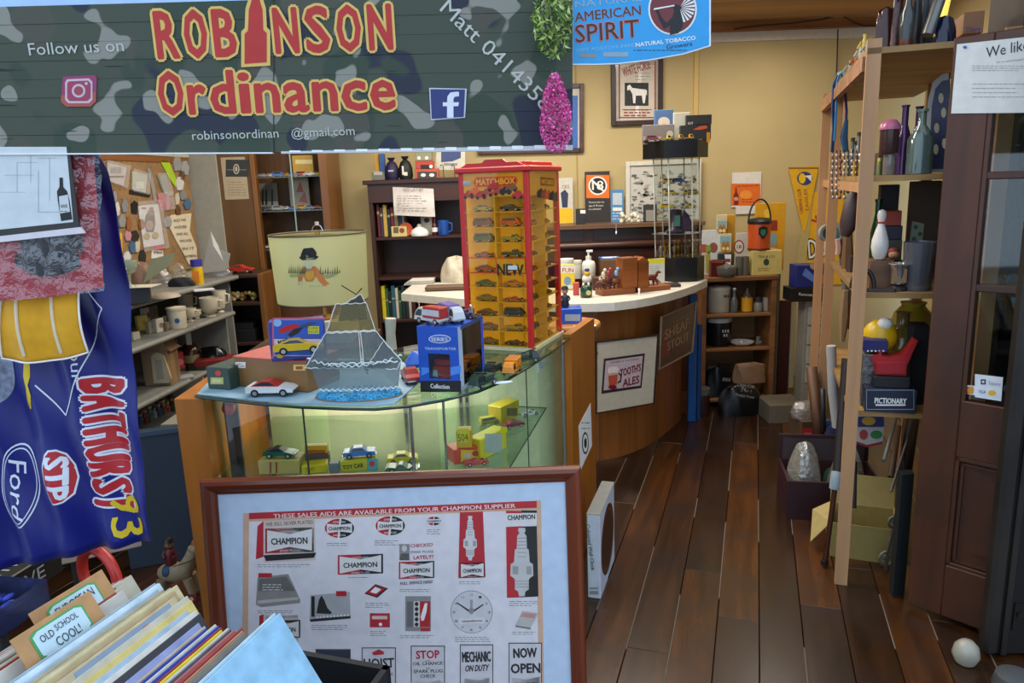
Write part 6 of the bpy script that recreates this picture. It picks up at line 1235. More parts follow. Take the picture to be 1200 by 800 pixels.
f = FZ(748, 343, 786, 339, z5); t = thing('horse_bookend', 'matching wooden bookend with a single horse, right half, before the leaflet', 'bookend', f); part(t, 'base', MB().bx(0, f.w, 0, .1, 0, .03, TW)); b = MB(f)
gx = f.w*.32; b.prism([(0, .03), (gx, .03), (gx, 36*k), (gx*.5, 42*k), (0, 38*k)], 0, .09, TW); part(t, 'block', b)
b = MB(); horse(b, f.w*.55, .031, k, mt('#5c2418', .4)); 
for v in b.v: v.y += .05
part(t, 'horse', b)
b = MB(); b.cyl((0, 0, 0), (0, 0, .03), .005, WHT); b.ball((0, 0, .034), .007, WHT); solo('white_figurine', 'tiny white figurine standing between the two bookends', 'figurine', b, gz(749, 346, z5))
onc('leaflet_stand', 'white leaflet with a yellow header standing behind the right bookend', 'leaflet', 760, 779, 333, 30, .004, '#c8ccc4', lambda b: (b.RC(759, 303, 779, 308, mt('#d8d020'), 2), b.LN(762, 311, 776, 320, 4, GRY, 2, .6), b.PG([(763, 331), (767, 324), (772, 328), (775, 331)], mt('#a04838'), 2)), .02)
onc('dark_wallet', 'flat dark brown wallet near the edge of the white counter', 'wallet', 781, 798, 336.5, 3.5, .09, '#33201a')
p = gz(757, 312, z5)
b = MB(); b.add([(-.03, 0, 0), (.03, .01, 0), (.03, .0, .07), (-.02, .0, .14), (-.03, 0, .1)], [(0, 1, 2, 3, 4)], mt('#d8b04c')); b.bx(-.035, .03, .012, .02, 0, .13, mt('#c89a40')); solo('yellow_bookmark', 'small yellow wooden shape standing behind the house bookend', 'ornament', b, p)
# policeman doll and blue case on a round light timber stool
ps_ = V(.285, 3.52, 0); zst = ZP(675, 378, 3.5)
t = thing('round_stool', 'light timber stool with a round seat behind the counter end panel', 'stool', ps_); OAK = mt('#b0783c', .4, 0, 'wood', ax='x', sc=14, con=.2)
b = MB(); b.lathe([(.14, zst-.03), (.15, zst-.02), (.15, zst-.008), (.145, zst), (.001, zst)], OAK, 24); part(t, 'seat', b)
for i in range(4):
    a = PI/4+i*PI/2; b = MB(); b.cyl((.09*math.cos(a), .09*math.sin(a), zst-.03), (.1*math.cos(a), .1*math.sin(a), 0), .015, OAK, n=8); part(t, 'leg', b)
zst2 = zst+.0008
o, f, h = BXA('blue_case', 'bright blue toy case with a clear window on the round stool', 'case', 655, 682, 3.47, zst2, 18, .1, mt('#1a50b8', .25), lambda b: b.RC(662, 368, 680, 376, mt('#8c98a4'), 2))
figure('police_doll', 'small police officer doll in dark blue sitting on the blue case', 'doll', V(f.O.x+f.w*.32, 3.52, zst2+h+.001), .105, ('#1c2838', '#c89070', '#1c2430'))
b = MB(); b.prism([(-.055, -.02), (-.01, -.032), (.05, -.02), (.058, .01), (.0, .03), (-.05, .01)], 0, .001, WHT, ax='z'); b.bx(-.02, .03, -.008, .002, .001, .0013, mt('#8c94b0'), c=0); solo('paper_tag', 'white paper tag lying on the rim of the round stool', 'tag', b, V(.345, 3.41, zst2))
# ================================================================ ACRYLIC DISPLAY TOWER
p0 = gz(800, 331, z5); Yt = p0.y+.12; p = PO(800, Yt, z5); k = mpp(p)
t = thing('acrylic_tower', 'six sided clear acrylic display tower on a black base on the timber counter', 'display tower', p)
def hexa(r, sy=.8, a0=.0): return [(r*math.cos(a0+i*PI/3), r*sy*math.sin(a0+i*PI/3)) for i in range(6)]
BKM = mt('#0d0d0e', .3)
zb_ = 28*k; part(t, 'base', MB().prism(hexa(25*k), 0, zb_, BKM, ax='z'), 'black base')
xs = -7*k
zt1 = (331-190)*k*.985; zt2 = (331-171)*k*.985
b = MB()
def shift(b, dx): 
    for v in b.v: v.x += dx
b.prism(hexa(37*k), zt1, zt2, BKM, ax='z'); shift(b, -10*k); part(t, 'top_tray', b, 'black top tray')
b = MB(); hx = hexa(26*k, .8)
for i in range(6):
    a, c_ = hx[i], hx[(i+1) % 6]; b.add([(a[0]-6*k, a[1], zb_), (c_[0]-6*k, c_[1], zb_), (c_[0]-9*k, c_[1], zt1), (a[0]-9*k, a[1], zt1)], [(0, 1, 2, 3)], mt('#eef2f0', .04, 0, 'glass', add=.0))
part(t, 'clear_panel', b)
for a in hx: b = MB(); b.cyl((a[0]-6*k, a[1], zb_), (a[0]-9*k, a[1], zt1), .8*k, mt('#e4e8e2', .1, 0, 'glass', add=.35), n=6); part(t, 'clear_rod', b)
zsh = [(331-276)*k, (331-248)*k, (331-233)*k, (331-220)*k]
for z in zsh: b = MB(); b.prism(hexa(25*k if z != zsh[0] else 30*k), z-.002, z, mt('#d0d4d8', .05, 0, 'glass', add=.12), ax='z'); shift(b, -7*k); part(t, 'clear_shelf', b)
TM = lambda dx, dy, z, a=0: Matrix.Translation(p+V((dx-7)*k, dy*k, z+.001)) @ Matrix.Rotation(a, 4, 'Z')
for i, (dx, z, c_, n_, st) in enumerate(((-12, zsh[3], '#b89440', 'yellow', 'van'), (-1, zsh[3], '#2c4c88', 'blue', 'van'), (13, zsh[3], '#a89048', 'tan', 'truck'), (-10, zsh[2], '#c8a41c', 'bright yellow', 'van'), (3, zsh[2], '#d0a818', 'golden', 'truck'), (16, zsh[2], '#a8942c', 'olive', 'van'), (-14, zsh[1], '#d4ac10', 'yellow and black', 'van'), (0, zsh[1], '#b8b098', 'cream', 'truck'), (14, zsh[1], '#c0a030', 'dull yellow', 'coupe'))):
    car1('toy_vehicle', '%s toy vehicle on the %s shelf of the acrylic tower' % (n_, {zsh[3]: 'top', zsh[2]: 'second', zsh[1]: 'third'}[z]), 'toy car', TM(dx, -5, z), 14*k, c_, st, 'toys in the acrylic tower')
b = MB(); b.lathe([(10*k, 0), (12*k, 2*k), (8*k, 5*k), (7*k, 24*k), (8*k, 26*k), (.01, 27*k)], mt('#3c3044', .3), 10); b.bx(-3*k, 3*k, -9*k, -7.5*k, 8*k, 20*k, mt('#4c8074', .3)); b.prism([(6*k, 4*k), (15*k, 2*k), (20*k, 6*k), (15*k, 20*k), (9*k, 26*k)], -2*k, 3*k, mt('#4a3450', .35)); solo('trophy', 'purple trophy shaped ornament on the lowest shelf of the acrylic tower', 'trophy', b, TM(-2, 0, zsh[0]))
rs_ = random.Random(9)
for i in range(9):
    b = MB(); b.cyl((0, 0, 0), (0, 0, 2*k), 2.4*k, BRASS, n=8); b.lathe([(.8*k, 2*k), (1.2*k, 5*k), (3*k, 9*k), (2.6*k, 12*k), (.6*k, 13*k), (.5*k, rs_.uniform(15, 19)*k), (.01, 19*k)], rs_.choice([BRASS, mt('#8c8478', .3, .8), mt('#6a4c34', .3, .6)]), 8)
    solo('medal', 'small metal badge figure standing inside the acrylic tower foot, %s from the left' % ORD[i+1], 'figurine', b, TM(-20+i*5.2, -6+4*(i % 3), zb_), 'metal figures inside the acrylic tower')
# boxes on the tower tray
zt3 = p.z+zt2+.001
def tb(label, x0, x1, hpx, col, draw, dy=0., dz=0, dep=.03): return BXA('model_box', label, 'box', x0, x1, p.y-.06+dy, zt3+dz, hpx, dep, mt(col, .5), draw)
o, f, h = tb('grey toy truck box at the front left of the black tray', 753, 790, 19, '#7c7470', lambda b: (b.RC(754, 160, 775, 169, mt('#a8a098'), 2), b.EL(785, 157, 4, 4, mt('#b8b4a0'), 2), b.EL(757, 166, 3, 2.6, INK, 3)), .03)
tb('blue carousel toy box standing at the back of the black tray', 767, 789, 36, '#46648c', lambda b: (b.EL(778, 143, 7, 6, mt('#c8b8a8'), 2), b.EL(778, 148, 7, 3, mt('#b09050'), 3)), .09)
tb('white box standing behind the black ones on the tray', 789, 808, 32, '#b8b4a4', lambda b: b.TX('model', 794, 152, 803, 152, 3, GRY, 2), .08)
o, f, h = tb('dark lower toy box at the right of the black tray', 797, 833, 17, '#26282a', lambda b: (b.RC(828, 155, 832, 167, mt('#c8881c'), 2), b.RC(818, 163, 823, 168, YEL, 2)), .02)
BXA('model_box', 'black toy box with a red car picture on top of the dark tray box', 'box', 804, 834, f.O.y, zt3+h+.001, 11, .03, mt('#2a2c2a', .4), lambda b: (b.PG([(812, 152), (820, 148), (828, 147), (829, 150), (822, 152)], mt('#c85020'), 2), b.TX('OUT', 806, 146, 812, 146, 3, WHT, 2)))
for i, (x, c_, n_) in enumerate(((764, '#8c3c34', 'dark red'), (779, '#d8b418', 'yellow'), (793, '#d0a010', 'golden yellow'), (805, '#c88c14', 'orange'))):
    car1('toy_vehicle', '%s toy digger parked at the front of the black tray' % n_, 'toy car', Matrix.Translation(PO(x, p.y-.105, zt3)), 14*k, c_, 'truck' if i else 'van', 'toys on the black tray')
# ================================================================ SMALL TIMBER SHELF ON THE RIGHT OF THE COUNTER
YS_ = 5.02; SH = mt('#8a5a30', .5, 0, 'wood', ax='x', sc=10); zt_s = ZP(865, 324, YS_)
xa, xb = PO(822, YS_, .6).x, PO(909, YS_, .6).x; w_ = xb-xa
t = thing('low_shelf', 'low brown timber shelf unit beside the timber counter end', 'shelf', V(xa, YS_, 0))
for x in (0, w_-.035): part(t, 'side', MB().bx(x, x+.035, 0, .34, 0, zt_s-.03, SH))
part(t, 'back', MB().bx(.035, w_-.035, .325, .34, 0, zt_s-.03, mt('#7c5a34', .6, 0, 'wood', ax='x', sc=8))); part(t, 'top', MB().bx(-.01, w_+.01, -.01, .34, zt_s-.03, zt_s, SH))
zr = [ZP(865, 367.5, YS_), ZP(865, 407.5, YS_), .06]
for z in zr: part(t, 'shelf', MB().bx(.035, w_-.035, .0, .325, z-.022, z, SH))
z1 = zr[0]+.0006; z2 = zr[1]+.0006; z0 = zt_s+.0006
def cpr(r, h): return [(r*.96, 0), (r, 1), (r, h)]
LT('enamel_canister', 'large cream enamel canister with a lid on the upper shelf level', 'canister', 842, YS_+.12, z1, [('body', cpr(13, 26), mt('#b8b09c', .35)), ('lid', [(13.6, 26), (13.6, 29), (11, 30.5), (.01, 31)], mt('#c4bca8', .35)), ('lettering', lambda b, k, m_: [b.bx((x)*k, (x+1.6)*k, -12.9*k, -12.5*k, 18*k, 21*k, m_) for x in (2, 4.4, 6.8)], mt('#4a4438'))])
LT('glass_bottle', 'clear swing top bottle beside the enamel canister', 'bottle', 860, YS_+.06, z1, [('glass_body', bottle_pr(4.2, 27, 1.6, .5), mt('#a8b0a8', .1, 0, 'glass', add=.2)), ('stopper', lambda b, k, m_: b.ball((0, 0, 27*k), 2*k, m_), WHT)])
LT('yellow_bottle', 'bottle with a bright yellow label on the upper shelf level', 'bottle', 875, YS_+.07, z1, [('glass_body', bottle_pr(6.2, 28, 1.8, .6), mt('#54483a', .15)), ('label', [(6.5, 1), (6.5, 17)], mt('#d89a10', .5))])
LT('jar', 'small jar with a dark lid right of the yellow bottle', 'jar', 888, YS_+.07, z1, [('glass_body', [(5, 0), (5.4, 1), (5.4, 9), (4, 11)], mt('#8c8878', .2)), ('lid', [(4.2, 11), (4.2, 17), (.01, 18)], mt('#3a3034'))])
LT('jar', 'pale jar at the right end of the upper shelf level', 'jar', 897, YS_+.09, z1, [('glass_body', [(3.6, 0), (3.8, 1), (3.8, 15), (.01, 16)], mt('#b0a898', .3))])
LT('black_crock', 'tall black crock with a white lid on the middle shelf level', 'crock', 842, YS_+.13, z2, [('body', cpr(14, 28), mt('#141414', .3)), ('lid', [(14.6, 28), (14.6, 33), (12, 34), (.01, 34)], mt('#b8b8b0', .35)), ('lettering', lambda b, k, m_: [b.bx(x*k, (x+1.5)*k, -14.2*k, -13.6*k, z*k, (z+3)*k, m_) for x, z in ((0, 17), (3, 17), (6, 17), (1.5, 12), (4.5, 12))], mt('#c8c8c0'))])
LT('white_dish', 'shallow white dish on the middle shelf level', 'dish', 869, YS_+.1, z2, [('dish', [(8, 0), (13, 2.5), (14, 4), (13, 4), (8, 1.5), (.01, 1.5)], WHT), ('knob', lambda b, k, m_: b.ball((0, 0, 3.5*k), 2*k, m_), WHT)])
LT('glass_salt', 'small clear glass pieces at the right of the middle shelf level', 'glassware', 888, YS_+.1, z2, [('glass_body', [(2.4, 0), (2.6, 1), (1.8, 6), (2.6, 9)], mt('#b8beb8', .05, 0, 'glass', add=.3)), ('stopper', lambda b, k, m_: b.ball((3*k, 0, 2*k), 2*k, m_), mt('#b8beb8', .05, 0, 'glass', add=.3))])
# bags on the floor before the shelf
def bagmesh(w, d, h, mat, seed=1, n=14, top=.6):
    r2 = random.Random(seed); ph = [r2.uniform(0, 6) for _ in range(6)]
    def fn(u, v):
        a = 2*PI*u; s_ = (1-(v**3)*(1-top)); r = 1+.07*math.sin(5*a+ph[0]+v*4)+.05*math.sin(9*a+ph[1])*v
        if v > .999: s_ = .02
        return (w*.5*s_*r*math.cos(a), d*.5*s_*r*math.sin(a), h*min(1, v*1.02)*(1+.06*math.sin(3*a+ph[2])*v))
    return MB().grid(fn, 28, n, mat)
f = FL(832, 893, 470, 4.78, z=0); f.mp = mpp(f.O)
b = bagmesh(.3, .14, .2, mt('#101012', .3), 3); t = thing('black_bag', 'black printed plastic bag slumped on the floor before the low shelf', 'bag', PO(866, 4.86, 0)); part(t, 'bag_body', b)
f = Face(PO(847, 4.785, .02), PO(884, 4.785, .02)); b = MB(f); wt_ = mt('#a8a8a4'); b.TX('LIQUOR', 864, 452, 884, 455, 3.6, wt_, 2); b.TX('2 for 1', 868, 458, 880, 460, 3.4, wt_, 2); b.TX('happy hour', 862, 463, 884, 467, 3.2, wt_, 2); b.TX('XXX', 846, 446, 856, 447, 4, wt_, 2)
o = b.build('print', t); o.matrix_basis = t.matrix_world.inverted() @ f.M
solo('clear_bag', 'clear zip bag with pink and tan contents on the black bag', 'bag', bagmesh(.22, .1, .13, mt('#8a6a50', .3), 5, top=.9), PO(878, 4.93, .205))
solo('black_bag', 'second black bag in the dark at the back of the low shelf bottom', 'bag', bagmesh(.22, .12, .22, mt('#0c0c0e', .4), 8), PO(842, 5.12, .062))
LT('paint_tin', 'grey and maroon paint tin on the floor by the blue plank', 'tin', 822, 4.86, 0, [('body', cpr(9, 26), mt('#38201c', .4)), ('lid', [(9.6, 26), (9.6, 33), (.01, 34)], mt('#5c5a54', .4))])
# ---- on top of the low shelf
LT('ice_bucket', 'orange ice bucket with a black lid and shield badge', 'bucket', 889, YS_+.1, z0+.17, [('body', [(12.5, 0), (12.6, 2), (12.8, 30)], mt('#c04c14', .35)), ('lid', [(13.4, 30), (13.6, 33), (10, 36), (4, 37), (.01, 37.5)], BLK), ('handle', lambda b, k, m_: b.tube([(12.8*k*math.cos(a), 0, (33+25*math.sin(a))*k) for a in [PI*i/14 for i in range(15)]], 1*k, m_), BLK), ('base_band', [(12.9, 0), (12.9, 2)], mt('#5c1c10')), ('shield_badge', lambda b, k, m_: (b.prism([(-5*k, 26*k), (0, 28*k), (5*k, 26*k), (5*k, 19*k), (0, 13*k), (-5*k, 19*k)], -13.6*k, -12.6*k, m_), b.prism([(-3*k, 24*k), (3*k, 24*k), (3*k, 19*k), (0, 16*k), (-3*k, 19*k)], -13.9*k, -13.5*k, mt('#2c6450'))), BLK)])
k = mpp(PO(898, YS_, z0)); b = MB(); f = Face(PO(881, YS_+.03, z0), PO(916, YS_+.03, z0)); b = MB(f); b.bx(0, f.w, 0, .2, 0, .168, mt('#c8b468', .45)); b.EL(898, 307, 3.4, 4, mt('#2c4434'), 2); b.TX('TEA & CO', 888, 302, 908, 302, 3, mt('#6a4a20'), 2, .02); b.LN(888, 313, 908, 318, 2, mt('#8a6a30'), 2); solo('cream_tin', 'square cream tin with a small crest under the orange ice bucket', 'tin', b, f)
BXA('yellow_book', 'yellow board standing behind the orange ice bucket', 'board', 883, 918, YS_+.26, z0+.0, 78, .012, mt('#cc9414'), lambda b: (b.EL(899, 250, 4, 5, mt('#e0b840'), 2), b.RC(903, 258, 911, 270, mt('#8c2c1c'), 2), b.RC(902, 274, 910, 295, mt('#78a8b8'), 2), b.PG([(902, 294), (904, 284), (906, 290), (908, 283), (910, 294)], mt('#d09a20'), 3)))
def beercard(name, label, x0, x1, yb, hp, Y, z):
    def d(b):
        yt = yb-hp; b.RC(x0+1, yt+1, x1-1, yt+hp*.45, mt('#78a8b8'), 2)
        for xx in (.35, .68):
            X = x0+(x1-x0)*xx; b.PG([(X-2.6, yb-1), (X-2.6, yb-hp*.45), (X-.8, yb-hp*.7), (X+.8, yb-hp*.7), (X+2.6, yb-hp*.45), (X+2.6, yb-1)], mt('#a87420'), 3)
            b.EL(X, yb-hp*.28, 2, 2, mt('#d8c890'), 4)
    return BXA(name, label, 'card', x0, x1, Y, z, hp, .02, mt('#c4b890'), d)
BXA('yellow_tube', 'upright yellow pack behind the two beer cards', 'box', 851, 860, YS_+.17, z0, 68, .04, mt('#b8861c'))
beercard('beer_card', 'lower beer picture pack beside the round red poster', 843, 857, 297, 21, YS_+.12, z0+.16)
beercard('beer_card', 'upper beer picture pack stacked above the other beer pack', 840, 852, 275, 17, YS_+.13, z0+.16+.155)
BXA('dark_carton', 'dark carton with a white glass printed on it under the beer packs', 'box', 842, 860, YS_+.1, z0, 25, .07, mt('#1c2c34'), lambda b: (b.PG([(851, 312), (849, 298), (857, 298), (856, 312)], WHT, 2), b.RC(850, 303, 856, 307, mt('#8c3030'), 3)))
BXA('flower_card', 'white card with red and green flowers at the left of the low shelf top', 'card', 822, 843, YS_+.14, z0, 52, .01, mt('#c8ccc8'), lambda b: (b.EL(825, 291, 6, 5, mt('#b04c3c'), 2), b.EL(836, 290, 5, 6, mt('#8c4c40'), 2.4), b.EL(830, 292, 3, 5, mt('#7a9c34'), 3), b.PG([(828, 320), (827, 298), (832, 294), (833, 320)], mt('#a89830'), 3), b.RC(822, 296, 827, 318, mt('#c8c0a8'), 3)))
BXA('red_jars', 'low red and amber tray of jars on the front of the low shelf top', 'tray', 833, 848, YS_+.02, z0, 19, .06, mt('#5c1c14', .25), lambda b: (b.RC(834, 304, 847, 308, mt('#8c3c20'), 2),))
BXA('round_logo_card', 'pale card with a round red badge left of the orange bucket', 'card', 862, 878, YS_+.12, z0, 48, .012, mt('#b8b4a8'), lambda b: (b.EL(866, 289, 6, 8, mt('#8c2418'), 2), b.EL(866, 289, 4.6, 6.4, mt('#c8c4b4'), 3), b.TX('18', 863.5, 291, 868.5, 291, 4, mt('#3a2c20'), 4, .02)))
LT('glass_dish', 'low cut glass dish with a lid at the front of the low shelf top', 'dish', 851, YS_+.0+.03, z0, [('bowl', [(8, 0), (11, 2), (12, 6), (12, 10)], mt('#98948a', .08, 0, 'glass', add=.3)), ('lid', [(12.4, 10), (12, 12), (3, 14), (1, 16), (.01, 16)], mt('#98948a', .08, 0, 'glass', add=.3))])
for i, x in enumerate((866, 873)): LT('glass_stein', 'clear cut glass tankard left of the cream tin, %s' % ('left one' if i == 0 else 'right one'), 'glass', x, YS_+.05, z0, [('glass_body', [(4, 0), (4.4, 1), (4, 12), (4.4, 22), (4, 22), (3.6, 2), (.01, 2)], mt('#9c9484', .08, 0, 'glass', add=.25))])
b = MB()
for i in range(5): b.bx(-.1+.01*i, .1, -.07, .07+.005*i, i*.006, i*.006+.005, mt(('#b8b4a8', '#8c8478', '#c0bcb0', '#a09484', '#c8c4bc')[i], .7), c=0)
solo('paper_pile', 'loose pile of pale papers on the far left of the white counter top', 'papers', b, gz(492, 332, z5))
def sack(w, d, h, mat, seed, top): return bagmesh(w, d, h, mat, seed, top=top)
solo('white_bag', 'crumpled white and cream bag with a dark round print on the counter beside the tower', 'bag', sack(.22, .16, .17, mt('#b8ae98', .4, 0, 'plain', con=.25, sc=18, bump=.5), 81, .5), gz(530, 332, z5)+V(.03, .1, 0))
b = MB(); b.bx(-.13, .2, -.03, .05, 0, .035, mt('#5c4430', .6), c=.01); solo('brown_roll', 'brown folded leather roll at the front edge of the white counter top', 'roll', b, gz(522, 341, z5)+V(0, .03, 0))
# ================================================================ LAMP
tb_z = 1.0; Yl = 3.35; zt_l = ZP(383, 374, Yl)
t = thing('side_table', 'plain timber side table behind the glass counter carrying the lamp', 'table', V(-.95, Yl, 0)); zl = zt_l-.10
part(t, 'table_top', MB().bx(-.22, .3, -.18, .25, zl-.03, zl, mt('#4a3424', .5)));
for x in (-.19, .25):
    for y in (-.15, .2): part(t, 'leg', MB().bx(x, x+.03, y, y+.03, 0, zl-.03, mt('#4a3424', .5)))
BXA('white_box', 'white box with red script under the green lamp', 'box', 366, 412, Yl-.08, zl+.0008, 26, .2, mt('#b8b0a4'), lambda b: b.TX('Wood', 384, 392, 396, 388, 7, mt('#a83c34'), 2, .02, .3))
zz_ = zl+.0008+26*mpp(PO(390, Yl, zl))+.001
pl_ = PO(381, Yl+.02, zz_); k = mpp(pl_)
t = thing('table_lamp', 'table lamp with a pale green drum shade painted with a top hatted figure', 'lamp', pl_)
b = MB(); b.lathe([(14*k, 0), (14*k, 2*k), (3*k, 4*k)], BRASS, 20); b.cyl((0, 0, 3*k), (0, 0, 100*k), 2.6*k, mt('#b89860', .25, .9)); part(t, 'base_pole', b, 'brass stem')
zs0 = (373-352)*k; zs1 = (373-275)*k; sr0 = 51.5*k; sr1 = 54.5*k
SHD = mt('#b6b98c', .7, 0, 'thin'); b = MB(); b.lathe([(sr0, zs0), (sr1, zs1)], SHD, 48)
b.f = [q_ for q_ in b.f if len(q_) == 4]; b.m = b.m[:len(b.f)]; b.sm = b.sm[:len(b.f)]
part(t, 'shade', b, 'pale green drum shade')
b = MB()
for z, r in ((zs0, sr0), (zs1, sr1)): b.tube([(r*math.cos(2*PI*i/40), r*math.sin(2*PI*i/40), z) for i in range(41)], .9*k, mt('#5a4a34', .5, .3), 6)
b.tube([(-sr1, 0, zs1-2*k), (0, 0, zs1-1*k), (sr1, 0, zs1-2*k)], .6*k, BRASS, 5); part(t, 'rim', b)
b = MB(); b.cyl((0, 0, zs1-3*k), (0, 0, zs1+1*k), 2*k, BRASS); b.tube([(6*k*math.cos(a), 0, zs1+2*k+8*k*math.sin(a)) for a in [PI*i/8 for i in range(9)]], .6*k, CHR, 5); b.cyl((0, 0, zs1+9*k), (0, 0, zs1+13*k), 2.4*k, mt('#c8b8b0', .3)); part(t, 'finial', b)
# painted scene wrapped on the shade
fl_ = Face(pl_+V(-1, 0, 0), pl_+V(1, 0, 0)); fl_.O = pl_-V(0, sr1, 0); fl_.mp = mpp(fl_.O); b = MB(fl_)
cx, cy = 362, 300
def pgn(pts, c_, L): b.PG(pts, mt(c_, .7), L)
pgn([(355, 292), (356, 291), (366, 290), (369, 293), (371, 297), (369, 302), (354, 302), (352, 299)], '#1a1a1c', 2); pgn([(350, 302), (352, 300), (370, 299), (373, 301), (370, 304), (354, 305)], '#1a1a1c', 2.2)
pgn([(356, 305), (369, 304), (368, 310), (364, 315), (359, 315), (356, 310)], '#b8b890', 2.1); 
pgn([(352, 316), (356, 312), (369, 312), (375, 318), (380, 328), (385, 333), (379, 336), (373, 330), (370, 324), (366, 330), (358, 330), (355, 323), (353, 332), (349, 335), (348, 325)], '#b8713c', 2.4)
pgn([(358, 318), (367, 317), (368, 325), (362, 329), (357, 325)], '#c49438', 2.8); pgn([(349, 331), (353, 329), (354, 334), (350, 336)], '#c8b890', 3)
for i in range(12): x = 335+i*2.0; b.PG([(x, 321-(i % 2)), (x+.8, 313-(i*7 % 5)), (x+1.7, 321)], mt('#4a5c34'), 2)
for i in range(9): x = 374+i*2.8; b.PG([(x, 321+(i % 2)), (x+1, 311+(i*5 % 7)), (x+2, 321)], mt('#3a5034'), 2)
pgn([(336, 322), (352, 321), (350, 325), (338, 326)], '#98a45c', 1.6); pgn([(374, 322), (397, 320), (394, 325), (378, 328)], '#98a45c', 1.6)
b.LN(362, 334, 384, 337, 1, mt('#8c9468'), 2, .6)
for v in b.v:
    q_ = v.x; R0 = sr0+(sr1-sr0)*(v.z-zs0)/(zs1-zs0); th_ = q_/R0; lay = v.y; v.x = (R0-lay)*math.sin(th_); v.y = sr1-(R0-lay+.0008)*math.cos(th_)
o = b.build('painted_scene', t); o.matrix_basis = Matrix.Translation((0, -sr1, 0))
# red bauble/standing white spoon shape and helmets behind the ship
b = MB(); b.tube([(0, 0, 0), (.0, 0, .06), (.004, 0, .12)], .02, mt('#b0aa98', .4), 10, [1, .9, 1.1]); solo('white_bottle', 'slim white plastic bottle behind the ship sails', 'bottle', b, gz(459, 409, ZT+.001))
# ================================================================ LEFT SIDE: stepped grey shelves, peg board, glass cabinet
SG = mt('#6c6a62', .5, 0, 'plain', con=.12); SGD = mt('#4c4a46', .6)
def XF(Y, off=0): return -1.79+(Y-3.3)*.1+off
def LV(px, Y, z): return PO(px, Y, z)
shz = [1.12, .93, .66, .43]
t = thing('stepped_shelf', 'grey stepped metal display shelving along the left wall', 'shelf', V(-2.0, 3.7, 0))
y0, y1 = 2.75, 4.5
for i, z in enumerate(shz):
    e = (0, .05, .03, .06)[i]; ya = y0; yb_ = (4.5, 4.3, 3.95, 3.95)[i]
    b = MB(); b.prism([(XF(ya, e), ya), (XF(yb_, e), yb_), (-2.3+(yb_-2.2)*.1, yb_), (-2.3+(ya-2.2)*.1, ya)], z-.025, z, SG, ax='z'); part(t, 'shelf', b, world=True)
    b = MB(); b.tube([V(XF(ya, e), ya, z-.012), V(XF(yb_, e), yb_, z-.012)], .014, mt('#8a8880', .3, .3), 8); part(t, 'front_rail', b, world=True)
b = MB(); b.prism([(-2.26+(y0-2.2)*.1, y0), (-2.26+(4.62-2.2)*.1, 4.62), (-2.3+(4.62-2.2)*.1, 4.62), (-2.3+(y0-2.2)*.1, y0)], 0, 1.1, SGD, ax='z'); part(t, 'back', b, world=True)
for yb_, e, za, zb2 in ((4.3, .02, .66, .905), (4.0, .0, 0, .64), (4.47, -.02, .0, 1.09)):
    b = MB(); b.prism([(XF(yb_, -.02+e), yb_), (XF(yb_, -.02+e), yb_+.02), (-2.25+(yb_-2.2)*.1, yb_+.02), (-2.25+(yb_-2.2)*.1, yb_)], za, zb2, mt('#7d7c76', .5), ax='z'); part(t, 'divider', b, world=True)
# peg board on the left wall
Y0p, Y1p = 3.6, 4.84
wx = lambda Y: -2.31+(Y-2.2)*.1
PA, PB = V(wx(Y0p)+.012, Y0p, 1.15), V(wx(Y1p)+.012, Y1p, 1.15)
fp = Face(PA, PB); fp.mp = mpp((PA+PB)/2+V(0, 0, .3)); hb = fp.q(200, 184)[1]
b = MB(fp); b.bx(0, fp.w, -.008, .004, 0, hb, mt('#86663f', .7, 0, 'plain', con=.18, sc=14))
hole = mt('#4a3420')
for i in range(1, 22):
    for j in range(1, 18): b.bx(i*.05-.003, i*.05+.003, -.0085, -.008, j*.05-.003, j*.05+.003, hole, c=0)
t = thing('peg_board', 'tan peg board crowded with hanging goods above the left shelves', 'peg board', fp)
part(t, 'board', b); b = MB(); b.bx(-.01, fp.w+.01, -.02, .0, hb, hb+.03, mt('#a9a48a')); b.bx(0, fp.w, -.014, -.008, hb-.035, hb, mt('#7a4a20')); part(t, 'top_rail', b)
def peg(name, label, cat, pts, mat, draw=None, off=-.014, th=.004, film=False):
    f = Face(PA, PB); f.mp = fp.mp; b = MB(f); b.SOL(pts, th, mat, off)
    if draw: draw(b)
    n0 = 0
    for v in b.v: pass
    if film:
        c = [f.q(*p) for p in pts]; m_ = [(sum(a for a, _ in c)/len(c)), (sum(z for _, z in c)/len(c))]
        b.add([(m_[0]+(a-m_[0])*1.2, off-.012-.006*(i % 2), m_[1]+(z-m_[1])*1.2) for i, (a, z) in enumerate(c)], [tuple(range(len(c)))], FILM)
    b.tube([(f.q(*pts[0])[0]*.5+f.q(*pts[-1])[0]*.5, -.008, max(f.q(*p)[1] for p in pts)-.002), (f.q(*pts[0])[0]*.5+f.q(*pts[-1])[0]*.5, -.03, max(f.q(*p)[1] for p in pts))], .002, CHR, 5)
    return solo(name, label, cat, b, f)
LL = 33
peg('bear_card', 'white card with a brown bear brooch picture on the peg board', 'card', [(166, 290), (190, 286), (183, 239), (159, 241)], mt('#d0ccc8', .5), lambda b: (b.PG([(168, 252), (171, 247), (177, 247), (178, 252), (179, 262), (177, 272), (169, 272), (166, 262)], mt('#6c5848'), LL), b.EL(174, 249, 4, 4, mt('#8a7c6c'), LL+1), b.EL(172, 264, 4.6, 6, mt('#a08878'), LL+1), b.EL(169, 277, 4, 4, mt('#a8944c'), LL+1), b.EL(179, 276, 4, 4, mt('#a8944c'), LL+1), b.RC(163, 243, 168, 245, mt('#8a6a50'), LL), b.RC(172, 243, 177, 245, mt('#8a6a50'), LL)), film=True)
